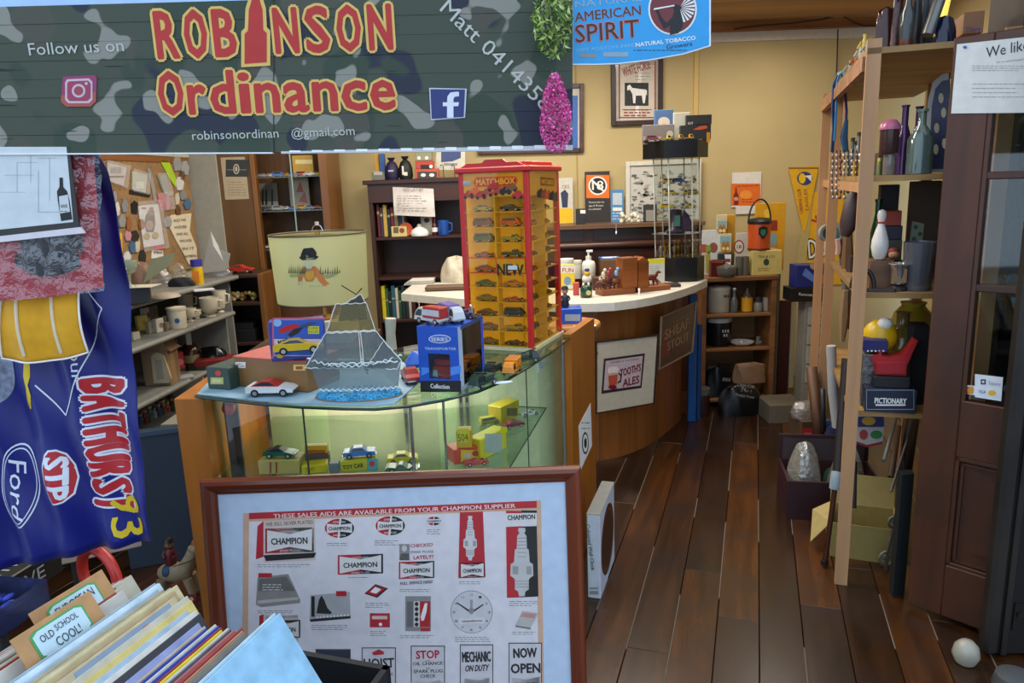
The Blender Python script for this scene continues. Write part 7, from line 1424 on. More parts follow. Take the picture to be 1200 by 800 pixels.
peg('scroll_plaque', 'cream wavy scroll plaque with printed lines at the right of the peg board', 'plaque', [(219, 310), (229, 308), (228, 290), (220, 270), (222, 250), (198, 252), (194, 262), (203, 280), (212, 296)], mt('#c8bca0', .6), lambda b: [b.TX(s, x, y, x+14, y-1, 3.4, mt('#5a3c34'), LL) for s, x, y in (('BLESS THIS', 201, 260), ('HOUSE', 202, 268), ('AND ALL', 204, 276), ('WHO ENTER', 208, 284), ('IN IT', 211, 293), ('AMEN', 213, 302))])
peg('yellow_sign', 'small yellow sign with red lettering at the left of the peg board', 'sign', [(127, 296), (141, 297), (140, 273), (126, 272)], mt('#d0a410', .5), lambda b: (b.TX('me', 128, 285, 139, 286, 8, mt('#a02c18'), LL, .02), b.TX('cart', 129, 292, 139, 292, 3, mt('#a0641c'), LL)))
peg('red_white_label', 'small red and white label card below the bear card', 'card', [(175, 303), (189, 301), (188, 288), (176, 289)], mt('#ccc8c0'), lambda b: (b.RC(176, 288, 188, 293, RED, LL), b.TX('Mini', 178, 298, 187, 297, 4, INK, LL)))
peg('red_packet', 'clear red packet hanging near the top centre of the peg board', 'packet', [(184, 246), (199, 243), (196, 226), (181, 228)], mt('#b43c44', .4), None, film=True)
peg('green_toy', 'lime green jointed toy hanging at the top right of the peg board', 'toy', [(203, 219), (207, 217), (200, 200), (196, 190), (188, 187), (186, 190), (193, 203), (198, 212)], mt('#9cb820', .4))
peg('photo_strip', 'strip of two grey photographs in clear plastic at the top left of the peg board', 'packet', [(125, 212), (142, 218), (146, 196), (122, 190)], mt('#b8aca4', .4), lambda b: (b.RC(124, 206, 142, 208, mt('#5a4a3c'), LL), b.RC(126, 196, 139, 203, mt('#8c8480'), LL)), film=True)
peg('photo_strip', 'pale card in a clear sleeve left of the long chrome packet', 'packet', [(152, 222), (168, 226), (170, 205), (152, 200)], mt('#b0b09c', .4), lambda b: b.RC(156, 213, 166, 221, mt('#c4c8b8'), LL), film=True)
peg('chrome_tool', 'long chrome tool packet hanging diagonally on the peg board', 'tool', [(178, 236), (182, 235), (176, 204), (172, 196), (170, 198), (174, 214)], mt('#b8b8b0', .25, .6), None)
peg('black_holder', 'black torch shaped holder on the peg board left of the bear card', 'holder', [(149, 227), (173, 231), (174, 227), (150, 222)], mt('#24221f', .4))
peg('black_holder', 'small black rounded pouch beside the top corner of the bear card', 'pouch', [(152, 250), (158, 251), (159, 238), (155, 235), (151, 239)], mt('#1c1b1d', .4))
peg('grey_packet', 'grey packet in clear plastic between green toy and long chrome tool', 'packet', [(190, 228), (197, 226), (192, 205), (181, 205)], mt('#8c8c7c', .4), None, film=True)
rk = random.Random(21)
nm = [('white plastic hook pack', '#c0bcb4'), ('silver key ring', '#9a9a96'), ('tan leather fob', '#8a5a34'), ('dark metal opener', '#3c3834'), ('small pink keyring', '#b07c80'), ('bone coloured charm', '#b8ac94'), ('grey clip pack', '#7c7c78'), ('blue bead charm', '#40607c'), ('brown wooden fob', '#5c3c24'), ('steel scissors', '#a4a4a0')]
spots = [(134, 244), (140, 258), (148, 262), (127, 262), (147, 275), (205, 232), (212, 228), (217, 238), (211, 205), (214, 196), (208, 214), (131, 230), (163, 262), (155, 276), (194, 236), (158, 285), (143, 240), (152, 288), (206, 246), (194, 259), (146, 300), (205, 190), (130, 305), (164, 300)]
wd_ = ['near the upper left', 'left of the small black pouch', 'under the small black pouch', 'beside the flag edge', 'above the goblet', 'right of the red packet', 'near the upper right corner', 'over the scroll plaque', 'beside the green toy foot', 'at the top right corner', 'between green toy and scroll', 'below the photo strip', 'left of the bear card', 'low beside the bear card', 'under the red packet', 'by the lower bear card corner', 'left of the black pouch', 'below the yellow sign level', 'just above the scroll plaque', 'between bear card and scroll', 'above the black stacking box', 'on the top rail at right', 'under the yellow sign', 'below the bear card left corner']
for i, (x, y) in enumerate(spots):
    n_, c_ = nm[i % 10]; w1 = rk.uniform(2.6, 5); h1 = rk.uniform(6, 11)
    peg('hanging_trinket', '%s hanging on the peg board %s' % (n_, wd_[i]), 'trinket', [(x-w1*.6, y+h1), (x+w1*.7, y+h1*.9), (x+w1, y), (x+w1*.3, y-h1*.8), (x-w1*.5, y-h1*.7), (x-w1, y+1)], mt(c_, .35, .3 if 'metal' in n_ or 'steel' in n_ or 'silver' in n_ else 0), None, th=.008, off=-.018)
# grey column beside the peg board
A = at(212, 300, 4.7); B = at(262, 300, 4.78)
struct('trim_5', MB().bx(-2.12, XP(256, 4.85, 1.7), 4.85, 5.0, 0, 2.72, mt('#8f8a7c', .7)))
# ---- wood and glass cabinet
YG = 4.86; CB_ = mt('#5e3f1a', .35, 0, 'wood', ax='z', sc=9, con=.3); CBo = mt('#744a20', .35, 0, 'wood', ax='z', sc=9)
xa, xm, xb = XP(257, YG, 1.6), XP(302, YG, 1.6), XP(389, YG+.1, 1.6)
t = thing('glass_cabinet', 'tall timber cabinet with a glass front and model cars on glass shelves', 'cabinet', V(xa, YG, 0))
b = MB(); b.bx(0, xm-xa-.03, 0, .04, 0, 2.3, CB_); part(t, 'side_panel', b); part(t, 'frame_post', MB().bx(xm-xa-.03, xm-xa, -.01, .05, 0, 2.3, CBo)); part(t, 'frame_post', MB().bx(xb-xa-.05, xb-xa, .0, .4, 0, 2.3, CBo)); part(t, 'back', MB().bx(0, xb-xa-.05, .38, .4, 0, 2.3, mt('#5c3c20', .5, 0, 'wood', ax='z'))); part(t, 'top', MB().bx(0, xb-xa, 0, .4, 2.3, 2.34, CB_)); part(t, 'base', MB().bx(xm-xa, xb-xa-.05, .02, .38, 0, ZP(340, 345, YG), mt('#54331a', .45, 0, 'wood', ax='x')))
zg = [ZP(340, y, YG+.15) for y in (207, 246, 290)]
for z in zg: part(t, 'glass_shelf', MB().bx(xm-xa, xb-xa-.05, .03, .37, z-.006, z, mt('#c8d4c8', .05, 0, 'glass', add=.1), c=0))
part(t, 'glass_door', MB().bx(xm-xa, xb-xa-.05, .005, .009, ZP(340, 345, YG), 2.28, mt('#ffffff', .04, 0, 'glass', add=-.035), c=0)); part(t, 'door_edge', MB().bx((xm+xb)/2-xa-.003, (xm+xb)/2-xa+.003, .0, .012, ZP(340, 345, YG), 2.28, mt('#8a9c94', .2), c=0))
sheet('notice', 'small notice with a black badge header on the timber cabinet side panel', 'notice', 264, 187, 292, 234, YG-.002, mt('#a8977a'), lambda b: (b.RC(264.5, 187, 291.5, 207, mt('#2e302c'), 1), b.EL(277, 198, 3.6, 6, mt('#b0aa98'), 2), b.EL(277, 198, 2.4, 4.6, mt('#2e302c'), 3), b.EL(277, 198, 1.4, 3, mt('#b0aa98'), 4), b.RC(266, 198.6, 289, 199.2, mt('#8c887c'), 1.5), b.LN(267, 212, 289, 230, 6, mt('#7c6c54'), 1, .6)))
cc = ['#8c8c88', '#b8a84c', '#5c7080', '#c8c4b8', '#3c3c40', '#a84c3c', '#4c6ca0', '#70707c', '#b8b8b4', '#c08c28']
cnn = ['grey', 'mustard', 'slate blue', 'cream', 'black', 'red', 'blue', 'dark grey', 'silver', 'amber']
for s_, z in enumerate(zg):
    for i in range(8 if s_ < 2 else 3):
        x = 308+i*9.2; j = (i*3+s_*4) % 10
        car1('model_car', '%s model car on the %s glass shelf of the cabinet, %s from left' % (cnn[j], ('top', 'middle', 'lowest')[s_], ORD[i+1]), 'model car', Matrix.Translation(PO(x, YG+.1+.06*(i % 2), z+.0005)), .075, cc[j], ('sedan', 'coupe', 'van')[i % 3], 'model cars in the glass cabinet')
BXA('model_card', 'cream model box standing on the top glass shelf of the cabinet', 'box', 344, 368, YG+.24, zg[0]+.0008, 24, .04, mt('#b8943c'), lambda b: b.RC(346, 187, 366, 192, mt('#d8c890'), 2))
BXA('framed_photo', 'grey photograph card leaning on the middle glass shelf at left', 'photograph', 304, 327, YG+.28, zg[1]+.0008, 31, .01, mt('#6a645c'), lambda b: [b.RC(x, 222, x+2, 240, mt('#2c2824'), 2) for x in (307, 311, 318)]+[b.RC(305, 236, 326, 242, mt('#a8a49c'), 2)])
BXA('red_print_card', 'pale card with red figures leaning on the middle glass shelf at right', 'card', 341, 364, YG+.28, zg[1]+.0008, 38, .01, mt('#a89c90'), lambda b: (b.PG([(347, 225), (352, 212), (356, 225)], mt('#a85c50'), 2), b.PG([(350, 236), (357, 224), (361, 238)], mt('#a86c60'), 2)))
# dark shelf between the grey column and the cabinet
DSW = mt('#3a2312', .5, 0, 'wood', ax='x')
xa, xb = XP(262, 4.55, 1.1), XP(306, 4.6, 1.1)
t = thing('dark_bookshelf', 'low dark timber shelf at the far end of the left wall', 'shelf', V(xa, 4.52, 0))
zd = [1.12, ZP(285, 355, 4.5), ZP(285, 402, 4.5), .2]
for z in zd: part(t, 'shelf', MB().bx(0, xb-xa, 0, .28, z-.02, z, DSW))
part(t, 'back', MB().bx(0, xb-xa, .28, .3, 0, 1.1, DSW)); part(t, 'side', MB().bx(xb-xa, xb-xa+.03, 0, .3, 0, 1.12, CBo)); part(t, 'side', MB().bx(-.02, 0, 0, .3, 0, 1.1, DSW))
car('toy_car', 'red toy sports car parked at the far right end of the top left shelf', 'toy car', Matrix.Translation(PO(283, 4.62, 1.121)), .16, '#a82c20', 'coupe')
for i, x in enumerate((271, 279, 287, 295)):
    b = MB(); kk = .02
    for j in range(6): b.ball((rk.uniform(-1, 1)*kk, rk.uniform(-1, 1)*kk, kk*(.6+j*.35)), kk*.7, mt(('#b8943c', '#c8b488', '#8a6a34', '#b0a058')[i]), n=6)
    solo('shell_ornament', 'small %s shell ornament on the second dark shelf, %s from left' % (('golden', 'cream', 'brown', 'straw')[i], ORD[i+1]), 'ornament', b, PO(x, 4.6, zd[1]+.001))
o, f, h = BXA('black_case', 'black zipped case lying on the third dark shelf', 'case', 271, 300, 4.54, zd[2]+.0008, 14, .2, mt('#111112', .5)); BXA('black_case', 'smaller black case stacked on the zipped black case', 'case', 274, 297, 4.56, zd[2]+.0008+h+.001, 7, .16, mt('#1a1a1c', .4))
# ---- goods on the grey shelves
def onz(fn, z): return fn
def LG(name, label, cat, px, py, z, parts, **k): p = gz(px, py, z); return LT(name, label, cat, px, p.y, z, parts, **k)
def BG(name, label, cat, x0, x1, py, z, hpx, dep, col, draw=None, rot=.05, **k): p = gz((x0+x1)/2, py, z); return BXA(name, label, cat, x0, x1, p.y, z, hpx, dep, mt(col, .5) if isinstance(col, str) else col, draw, rot, **k)
a1, a2, a3, a4 = [z+.0008 for z in shz]
o, f, h = BG('stacking_box', 'black plastic box with a pale paper on its lid on the top left shelf', 'box', 142, 177, 357, a1, 19, .14, '#1b1b1b')
b = MB(); b.bx(0, .14, 0, .12, 0, .002, mt('#b8b49c'), c=0); solo('paper_sheet', 'pale paper sheet lying on the black plastic box', 'paper', b, Matrix.Translation(f.O+V(.0, .01, h+.001)))
gg = mt('#c8d0b8', .05, 0, 'glass', add=.25)
p = f.O+V(.03, .05, h+.004)
t = thing('glass_goblet', 'cut glass goblet standing on the black plastic box', 'goblet', p); k = mpp(p)
part(t, 'bowl', MB().lathe([(1.5*k, 14*k), (8*k, 17*k), (10.5*k, 24*k), (11*k, 31*k), (10.4*k, 31*k), (9.6*k, 24*k), (1.2*k, 16*k)], gg, 18)); part(t, 'stem', MB().lathe([(6.5*k, 0), (6*k, 1*k), (1.2*k, 3*k), (1.1*k, 10*k), (2*k, 12*k), (1.2*k, 14*k)], gg, 14))
LG('salt_tin', 'tall yellow tin with a blue lid on the top left shelf', 'tin', 233, 333, a1, [('body', [(6, 0), (6.2, 1), (6.2, 21)], mt('#c8a010', .4)), ('lid', [(6.4, 21), (6.4, 29), (.01, 29.5)], mt('#2c2c88', .4)), ('label', lambda b, k, m_: b.bx(-4*k, 4*k, -6.5*k, -6*k, 3*k, 16*k, m_), mt('#d87c1c', .4))])
def heap(name, label, cat, px, py, z, wpx, hpx, mat, seed=1, dp=.5):
    p = gz(px, py, z); k = mpp(p); b = bagmesh(wpx*k, wpx*k*dp, hpx*k, mat, seed, top=.55); return solo(name, label, cat, b, p)
heap('black_cloth', 'folded black cloth on the top left shelf before the yellow tin', 'cloth', 213, 335, a1, 30, 10, mt('#0e0e12', .8), 4)
heap('clear_bag', 'crumpled clear bag of small parts on the top left shelf, left one', 'bag', 188, 333, a1, 26, 18, mt('#a09c90', .3, 0, 'film', mix=.45, sc=70), 6); heap('clear_bag', 'crumpled clear bag of shells on the top left shelf, right one', 'bag', 207, 326, a1, 26, 18, mt('#b8a070', .3, 0, 'film', mix=.4, sc=60), 7)
heap('clear_bag', 'flat clear bag beside the red toy car on the top left shelf', 'bag', 254, 324, a1, 36, 12, mt('#8c8884', .3, 0, 'film', mix=.4, sc=50), 8)
heap('brown_bag', 'pinkish brown paper bag against the peg board foot', 'bag', 168, 338, a1+.0, 24, 30, mt('#8a6a54', .7), 9)
f = FY(170, 325, 205, 297, 3.95); b = MB(f); b.SOL([(168, 332), (200, 310), (206, 296), (176, 304)], .003, mt('#8c8c6c', .3)); solo('green_folder', 'tilted olive green clear folder on the top left shelf', 'folder', b, f)
f = FY(245, 330, 268, 330, 4.4); b = MB(f); b.SOL([(236, 320), (247, 271), (256, 292), (270, 297), (266, 317)], .002, mt('#9c988e', .6)); b.PG([(247, 271), (250, 288), (262, 306), (256, 288)], WHT, 2); solo('torn_paper', 'torn grey paper sheet standing at the end of the peg board shelf', 'paper', b, f)
BG('book_cover', 'small printed booklet lying at the front of the top left shelf', 'booklet', 228, 252, 342, a1, 2, .07, '#b0b0b0') 
LG('small_white_pot', 'flat tan bag lying on the top shelf edge', 'bag', 195, 348, a1, [('pot', [(16, 0), (14, 3), (8, 5), (.01, 6)], mt('#8a7c6c', .6))])
# second shelf
cream = mt('#c0b49c', .35)
def mug(label, px, py, r, h, z=None, foot=False, handle=True):
    pr = ([(r*.5, 0), (r*.55, 1), (r*.25, 3), (r*.3, 4.5)] if foot else [])+[(r*.6, 5 if foot else 0), (r*.9, h*.45), (r, h), (r*.93, h), (r*.8, h*.45), (.01, h*.3)]
    parts = [('cup', pr, cream)]
    if handle: parts.append(('handle', lambda b, k, m_: b.tube([(r*.85*k, 0, h*.85*k), (r*1.45*k, 0, h*.8*k), (r*1.35*k, 0, h*.45*k), (r*.8*k, 0, h*.4*k)], 1.1*k, m_), cream))
    return LG('cream_cup', label, 'cup', px, py, z or a2, parts)
LG('cream_canister', 'round cream canister with a blue flower on the second left shelf', 'canister', 209, 384, a2, [('body', [(9.5, 0), (10, 1), (10.4, 18), (10.2, 22)], cream), ('lid', [(11, 22), (11, 24.5), (.01, 26)], cream), ('flower', lambda b, k, m_: (b.cyl((4*k, -10*k, 10*k), (4*k, -9*k, 10*k), 3*k, m_, n=8),), mt('#38508c'))])
mug('cream footed cup stacked behind the flower canister, front', 223, 377, 8, 16, foot=True); mug('tall cream mug behind the flower canister, the rear one', 219, 366, 9, 22); mug('wide cream footed cup in the middle of the second shelf', 247, 371, 11.5, 23, foot=True); mug('tall cream tankard at the right end of the second shelf', 259, 366, 8, 26, foot=True)
mug('small cream cup between the stacked cups and the wide one', 231, 373, 6, 11, foot=True, handle=False)
for i, (x, y, w1, h1, c_, n_) in enumerate(((169, 386, 12, 18, '#b8a050', 'yellow ringed'), (180, 389, 8, 14, '#8c8068', 'brown lined'), (189, 388, 9, 16, '#a8a08c', 'stone'), (200, 383, 8, 15, '#b8b09c', 'cream'), (174, 377, 6, 18, '#c0b8a4', 'pale'), (182, 373, 9, 16, '#7c6c54', 'taupe'), (198, 386, 5, 10, '#5c4a3c', 'small dark'))):
    BG('collector_box', '%s matchbox sized carton on the second left shelf' % n_, 'box', x-w1/2, x+w1/2, y+2, a2, h1, .025, c_, lambda b, x=x, y=y, h1=h1: b.EL(x, y-h1*.45, 2.6, 3, mt('#b0801c' if x == 169 else '#6a6450'), 2))
for i, (x, y) in enumerate(((152, 401), (161, 399))): BG('small_carton', 'small white and brown carton by the flag edge on the second shelf, %s' % ('left', 'right')[i], 'box', x-4, x+4, y, a2, 9, .03, ('#8a8478', '#9c9484')[i])
# third shelf
t = thing('mantel_clock', 'brown wooden mantel clock case with a cream front on the third left shelf', 'clock', gz(188, 452, a3)); k = mpp(gz(188, 452, a3)); cwd = mt('#7c6040', .5, 0, 'wood', ax='z')
part(t, 'case', MB().bx(-18*k, 13*k, -.0, .12, 0, 41*k, cwd)); b = MB(); b.prism([(-22*k, 41*k), (18*k, 41*k), (12*k, 45*k), (9*k, 53*k), (-10*k, 53*k), (-14*k, 45*k)], 0, .12, cwd); part(t, 'pediment', b); b = MB(); b.prism([(-6*k, 4*k), (12*k, 4*k), (15*k, 9*k), (10*k, 36*k), (2*k, 41*k), (-5*k, 36*k)], -.012, 0, mt('#a89878', .5)); part(t, 'front_plate', b); b = MB(); b.bx(-1*k, 7*k, -.014, -.012, 9*k, 32*k, mt('#8a8474', .4)); part(t, 'dial', b)
BG('red_box', 'tall bright red box standing behind the wooden clock', 'box', 181, 200, 430, a3, 44, .05, '#a01c18'); BG('red_packet', 'red floral packet right of the wooden clock', 'packet', 200, 217, 434, a3, 20, .04, '#9c2028', lambda b: b.EL(211, 424, 4, 4, mt('#c8606c'), 2))
amb = mt('#3a1e0c', .15); LG('amber_bottle', 'tall amber bottle on the third left shelf', 'bottle', 210, 426, a3, [('glass_body', bottle_pr(7, 36, 2.4, .4), amb), ('cap', [(2.8, 35), (2.8, 39), (.01, 39)], mt('#6a5424'))]); LG('amber_flask', 'rounded amber flask with a long neck and a white tag', 'bottle', 225, 425, a3, [('glass_body', bottle_pr(11, 44, 2.4, .35), amb), ('label', [(11.2, 2), (11.4, 11)], mt('#8c7c54')), ('white_tag', lambda b, k, m_: b.bx(2*k, 8*k, -12*k, -11.4*k, 24*k, 38*k, m_), WHT)])
heap('black_figure_group', 'black glossy figurine group on the third left shelf', 'figurine', 250, 424, a3, 34, 18, mt('#101010', .15), 12); heap('tan_parcel', 'tan and pink soft parcel behind the black figurines', 'parcel', 252, 408, a3, 36, 16, mt('#8a6648', .7), 13)
o, f, h = BG('red_tray', 'dark red tray at the right end of the third left shelf', 'tray', 228, 272, 430, a3, 7, .14, '#6a1614')
BG('blister_card', 'pale blister card lying at the front of the third left shelf', 'card', 205, 228, 446, a3, 3, .07, '#8c8c88')
# fourth shelf
LG('white_bowl', 'small white rimmed bowl at the flag edge on the fourth left shelf', 'bowl', 168, 476, a4, [('bowl', [(6, 0), (14, 9), (15, 10), (13, 10), (6, 2), (.01, 1)], mt('#b8ac98', .3))])
for i in range(8):
    p = gz(166+i*5.2, 497-i*2.4, a4)
    figure('tiny_figure', '%s painted figure in the row on the fourth left shelf, %s from left' % (('blue', 'red', 'teal', 'white', 'blue', 'brown', 'red', 'green')[i], ORD[i+1]), 'figurine', p, .07+.015*(i % 3), (('#2c4c68', '#8c2c24', '#2c6c6c', '#a8a498', '#34507c', '#5c3c28', '#94342c', '#34502c')[i], '#b09070', '#3a2c24'), group='little painted figures')
BG('row_tray', 'long grey tray with coloured circles behind the little figures', 'tray', 162, 208, 470, a4, 12, .05, '#54544e')
# low things by the wall
b = MB(); fb_ = Face(V(-1.72, 2.98, 0), V(-1.32, 3.12, 0)); b.bx(0, fb_.w, 0, .05, 0, .62, mt('#22303e', .6)); b.bx(.0, fb_.w, -.006, .0, .6, .62, mt('#2f4254')); solo('blue_folder', 'large dark blue board folder standing on the floor beside the flag', 'folder', b, fb_)
f0 = V(XP(193, 3.35, .3), 3.35, 0)
zz = 0
for i, (h1, c_, n_) in enumerate(((.2, '#7c7464', 'tall grey striped carton at the bottom of the pile behind the counter post'), (.17, '#4c5420', 'olive green carton with a red patch in the pile behind the counter post'), (.12, '#6a6458', 'grey carton of papers third in the pile behind the counter post'))):
    b = MB(); b.bx(0, .2, 0, .2, 0, h1, mt(c_, .6)); 
    if i == 1: b.bx(.13, .19, -.001, 0, .06, .1, mt('#8c3c34'), c=0); b.bx(.02, .08, -.001, 0, .08, .1, mt('#a8a47c'), c=0)
    if i == 0:
        for j in range(6): b.bx(.01+j*.032, .02+j*.032, -.001, 0, .01, h1-.01, mt('#9a9284'), c=0)
    solo('floor_carton', n_, 'box', b, f0+V(0, 0, zz+.001)); zz += h1+.001
for i in range(4): b = MB(); b.bx(0, .18, 0, .2, 0, .012, mt(('#b8b0a0', '#3a3834', '#c0b8a8', '#8c8474')[i])); solo('magazine', '%s magazine on the carton pile behind the counter post, %s from bottom' % (('cream', 'black', 'white', 'grey')[i], ORD[i+1]), 'magazine', b, f0+V(.004*i, 0, zz+.001)); zz += .0135
# toy horse and rider on the floor
hp = gz(196, 690, .09); hp.z = 0; k = .0033; hm = mt('#8a7a5c', .6); t = thing('toy_horse', 'wheeled felt toy horse with an orange mane on the floor by the counter post', 'toy horse', Matrix.Translation(hp+V(0, .08, 0)) @ Matrix.Scale(.7, 4))
s1 = .0036; b = MB(); b.ball((0, 0, .17), .07, hm, (1.5, .75, .85), 16); b.tube([(.06, 0, .19), (.1, 0, .25), (.12, 0, .3)], .042, hm, 12, [1.1, .9, .75]); b.ball((.135, 0, .31), .036, hm, (1.3, .8, .85)); b.ball((.175, 0, .295), .024, hm)
for x in (-.07, .08):
    for s_ in (-1, 1): b.tube([(x, s_*.03, .14), (x+(.02 if x > 0 else -.01), s_*.035, .05), (x+.02, s_*.035, .03)], .022, hm, 8, [1.3, .9, .8])
part(t, 'body', b); b = MB()
for i in range(14): a = i/13; b.ball((.075+.05*a+.01, 0, .22+.125*a), .02, mt('#a0541c', .7), (1, .7, 1), 7)
part(t, 'mane', b); b = MB(); b.ball((.15, -.03, .318), .006, INK, n=6); b.tube([(.19, -.02, .29), (.12, -.045, .26), (.02, -.05, .23)], .003, mt('#3a1c14'), 5); part(t, 'bridle', b); b = MB(); b.ball((-.03, 0, .185), .06, mt('#28405c', .6), (.7, .95, .7)); part(t, 'saddle_cloth', b)
for x in (-.06, .1):
    for s_ in (-1, 1): b = MB(); b.cyl((x, s_*.04, .028), (x, s_*.055, .028), .028, mt('#6c1c14', .4), n=14); b.cyl((x, s_*.055, .028), (x, s_*.058, .028), .012, mt('#b8a888')); part(t, 'wheel', b)
figure('toy_rider', 'small rider figure in a red coat and dark hat on the felt horse', 'figurine', hp+V(-.01, .08, .152), .12, ('#5c1a1c', '#8a6048', '#241c1c'))
# low things behind the crate: plastic tray, dark game box, red ring, papers
tbz = ZP(120, 700, 1.75)
lt = thing('side_bench', 'low dark bench behind the record crate carrying boxes', 'bench', V(-1.35, 1.9, 0)); zb_ = .62
part(lt, 'bench_top', MB().bx(-.45, .02, -.22, .2, zb_-.03, zb_, mt('#2a2622', .7)))
for x in (-.43, -.02):
    for y in (-.2, .16): part(lt, 'leg', MB().bx(x, x+.03, y, y+.03, 0, zb_-.03, mt('#2a2622', .7)))
zb2 = zb_+.0008
b = MB(); A = gz(-30, 738, zb2); B = gz(75, 668, zb2); f = Face(A, B); b = MB(f); b.bx(0, f.w, 0, .3, 0, .07, mt('#191817', .4)); v_, ff_ = tmesh('NATIVE'); b.add([(x*.06+f.w*.05, -.0012, y*.05+.018) for x, y in v_], ff_, mt('#9a9a98')); b.add([(x*.06+f.w*.05, y*.06+.03, .0712) for x, y in v_], ff_, mt('#9a9a98')); solo('game_box', 'black game box with silver lettering lying under the flag hem', 'box', b, f)
A = gz(-10, 742, .72); f = Face(gz(0, 748, .69), gz(60, 706, .69)); b = MB(); W1 = f.w; PLB = mt('#7078a8', .15, 0, 'glass', add=.12)
for g in ((0, W1, 0, .002, 0, .06), (0, W1, .14, .142, 0, .06), (0, .002, 0, .14, 0, .06), (W1-.002, W1, 0, .14, 0, .06), (0, W1, 0, .142, 0, .002)): b.bx(*g, PLB, c=0)
tr_ = thing('plastic_tray', 'translucent bluish plastic tray of small blue things on the black game box', 'tray', f.M); part(tr_, 'tray', b); b = MB()
for i in range(26): b.ball((R_.uniform(.02, W1-.02), R_.uniform(.02, .12), .016+R_.uniform(0, .012)), .012, mt(R_.choice(['#2c3c9c', '#3c4cb0', '#24306c', '#8c94b0'])), (1.4, .7, .5), 6)
o = part(tr_, 'blue_pieces', b); o['kind'] = 'stuff'
b = MB(); c = gz(110, 690, .66)
b.tube([(.07*math.cos(a), .0, .075+.07*math.sin(a)) for a in [2*PI*i/24 for i in range(25)]], .013, mt('#b42a1c', .35), 10); solo('red_ring', 'red plastic ring standing behind the cardboard dividers', 'ring', b, Matrix.Translation(V(c.x+.02, c.y, zb2)) @ Matrix.Rotation(-.5, 4, 'Z'))
b = MB(); b.bx(0, .2, 0, .14, 0, .002, mt('#6a6058', .6), c=0); solo('brown_envelope', 'brownish paper envelope on the bench below the flag corner', 'paper', b, Matrix.Translation(gz(72, 662, zb2)) @ Matrix.Rotation(.5, 4, 'Z'))
# ================================================================ RIGHT SHELF UNIT OF RAW TIMBER
RP = mt('#b4855a', .55, 0, 'wood', ax='z', sc=16, con=.16); RPx = mt('#94713f', .6, 0, 'wood', ax='x', sc=9, con=.35)
O = gz(985, 685, 0); HT = at(1025, 45, O.y).z; DE = .42
t = thing('timber_shelf', 'tall raw timber shelf unit with slim posts on the right', 'shelf', O)
def PT(s_, n_, z=0): return O+EX*s_+NX*n_+V(0, 0, z)
def obox(b, s0, s1, n0, n1, z0, z1, mat):
    ps = [PT(s0, n0), PT(s0, n1), PT(s1, n1), PT(s1, n0)]; b.prism([(p.x, p.y) for p in ps], z0, z1, mat, ax='z'); return b
for s_, n_ in ((0, 0), (1.15, 0), (1.79, 0), (.0, .41), (1.15, .41)): part(t, 'post', obox(MB(), s_, s_+.022, n_-.022, n_+.024, 0, HT, RP), world=True)
zS = [HT-.075, None, None, None]
yn = O.y
def zat(px, py): # height of a shelf front edge seen at this pixel on the near plane of the unit
    d = ray(px, py); k = (O-EYE).dot(EX)/d.dot(EX); return (EYE+d*k).z
zA_, zB_, zC_ = zat(1060, 205), zat(1055, 345), zat(1055, 487)
zTop = zat(1070, 52)
for z, nm_ in ((zTop, 'top'), (zA_, 'a'), (zB_, 'b'), (zC_, 'c')):
    L_ = 1.8 if z == zTop else 1.15; part(t, 'shelf', obox(MB(), .04 if z != zTop else .0, L_, .0 if z != zTop else -.02, .44, z-.02, z, RPx), world=True)
for z in (zA_, zC_): part(t, 'side_rail', obox(MB(), .04, 1.79, -.0, .025, z-.06, z-.021, RP), world=True) if z == zA_ else None
part(t, 'side_rail', obox(MB(), .04, 1.79, -.03, -.005, zTop-.07, zTop-.021, mt('#9a6a48', .55, 0, 'wood', ax='x')), world=True)
rotN = math.atan2(NX.y, NX.x)
def SB(name, label, cat, x0, x1, z, s_, hpx, dep, col, draw=None, c=.002, dz=0, kind=None, **k):
    """box standing on a shelf at depth s_ into the unit, its face square to the unit"""
    def at_s(px):
        q = (O+EX*s_-EYE).dot(EX); kk = (px-600)/FPX   # find n so that the point projects on px
        best = None; P0 = O+EX*s_; lo, hi = -.4, 1.4
        for _ in range(40):
            m_ = (lo+hi)/2; P = P0+NX*m_+V(0, 0, z-P0.z); d = P-EYE; u = d.dot(CR)/d.dot(_f)
            if u < kk: lo = m_
            else: hi = m_
        return P
    f = Face(at_s(x0), at_s(x1)); h = hpx*f.mp; b = MB(f); b.bx(0, f.w, 0, dep, dz, dz+h, mt(col, .5) if isinstance(col, str) else col, c=c)
    if draw: draw(b)
    return solo(name, label, cat, b, f), f, h
def SP(px, z, s_):
    kk = (px-600)/FPX; lo, hi = -.4, 1.4
    for _ in range(40):
        m_ = (lo+hi)/2; P = O+EX*s_+NX*m_+V(0, 0, z); d = P-EYE
        if d.dot(CR)/d.dot(_f) < kk: lo = m_
        else: hi = m_
    return P
def SL(name, label, cat, px, z, s_, parts, n=16):
    p = SP(px, z, s_); k = mpp(p); t = thing(name, label, cat, Matrix.Translation(p) @ Matrix.Rotation(rotN, 4, 'Z'))
    for nm_, pr, m_ in parts:
        b = MB()
        if callable(pr): pr(b, k, m_)
        else: b.lathe([(r*k, h*k) for r, h in pr], m_, n)
        part(t, nm_, b)
    return t
e_ = .0008
zA_ += e_; zB_ += e_; zC_ += e_; zTop += e_
PUR = mt('#4a2c5c', .08, 0, 'glass', add=.18); PURd = mt('#2c1838', .12)
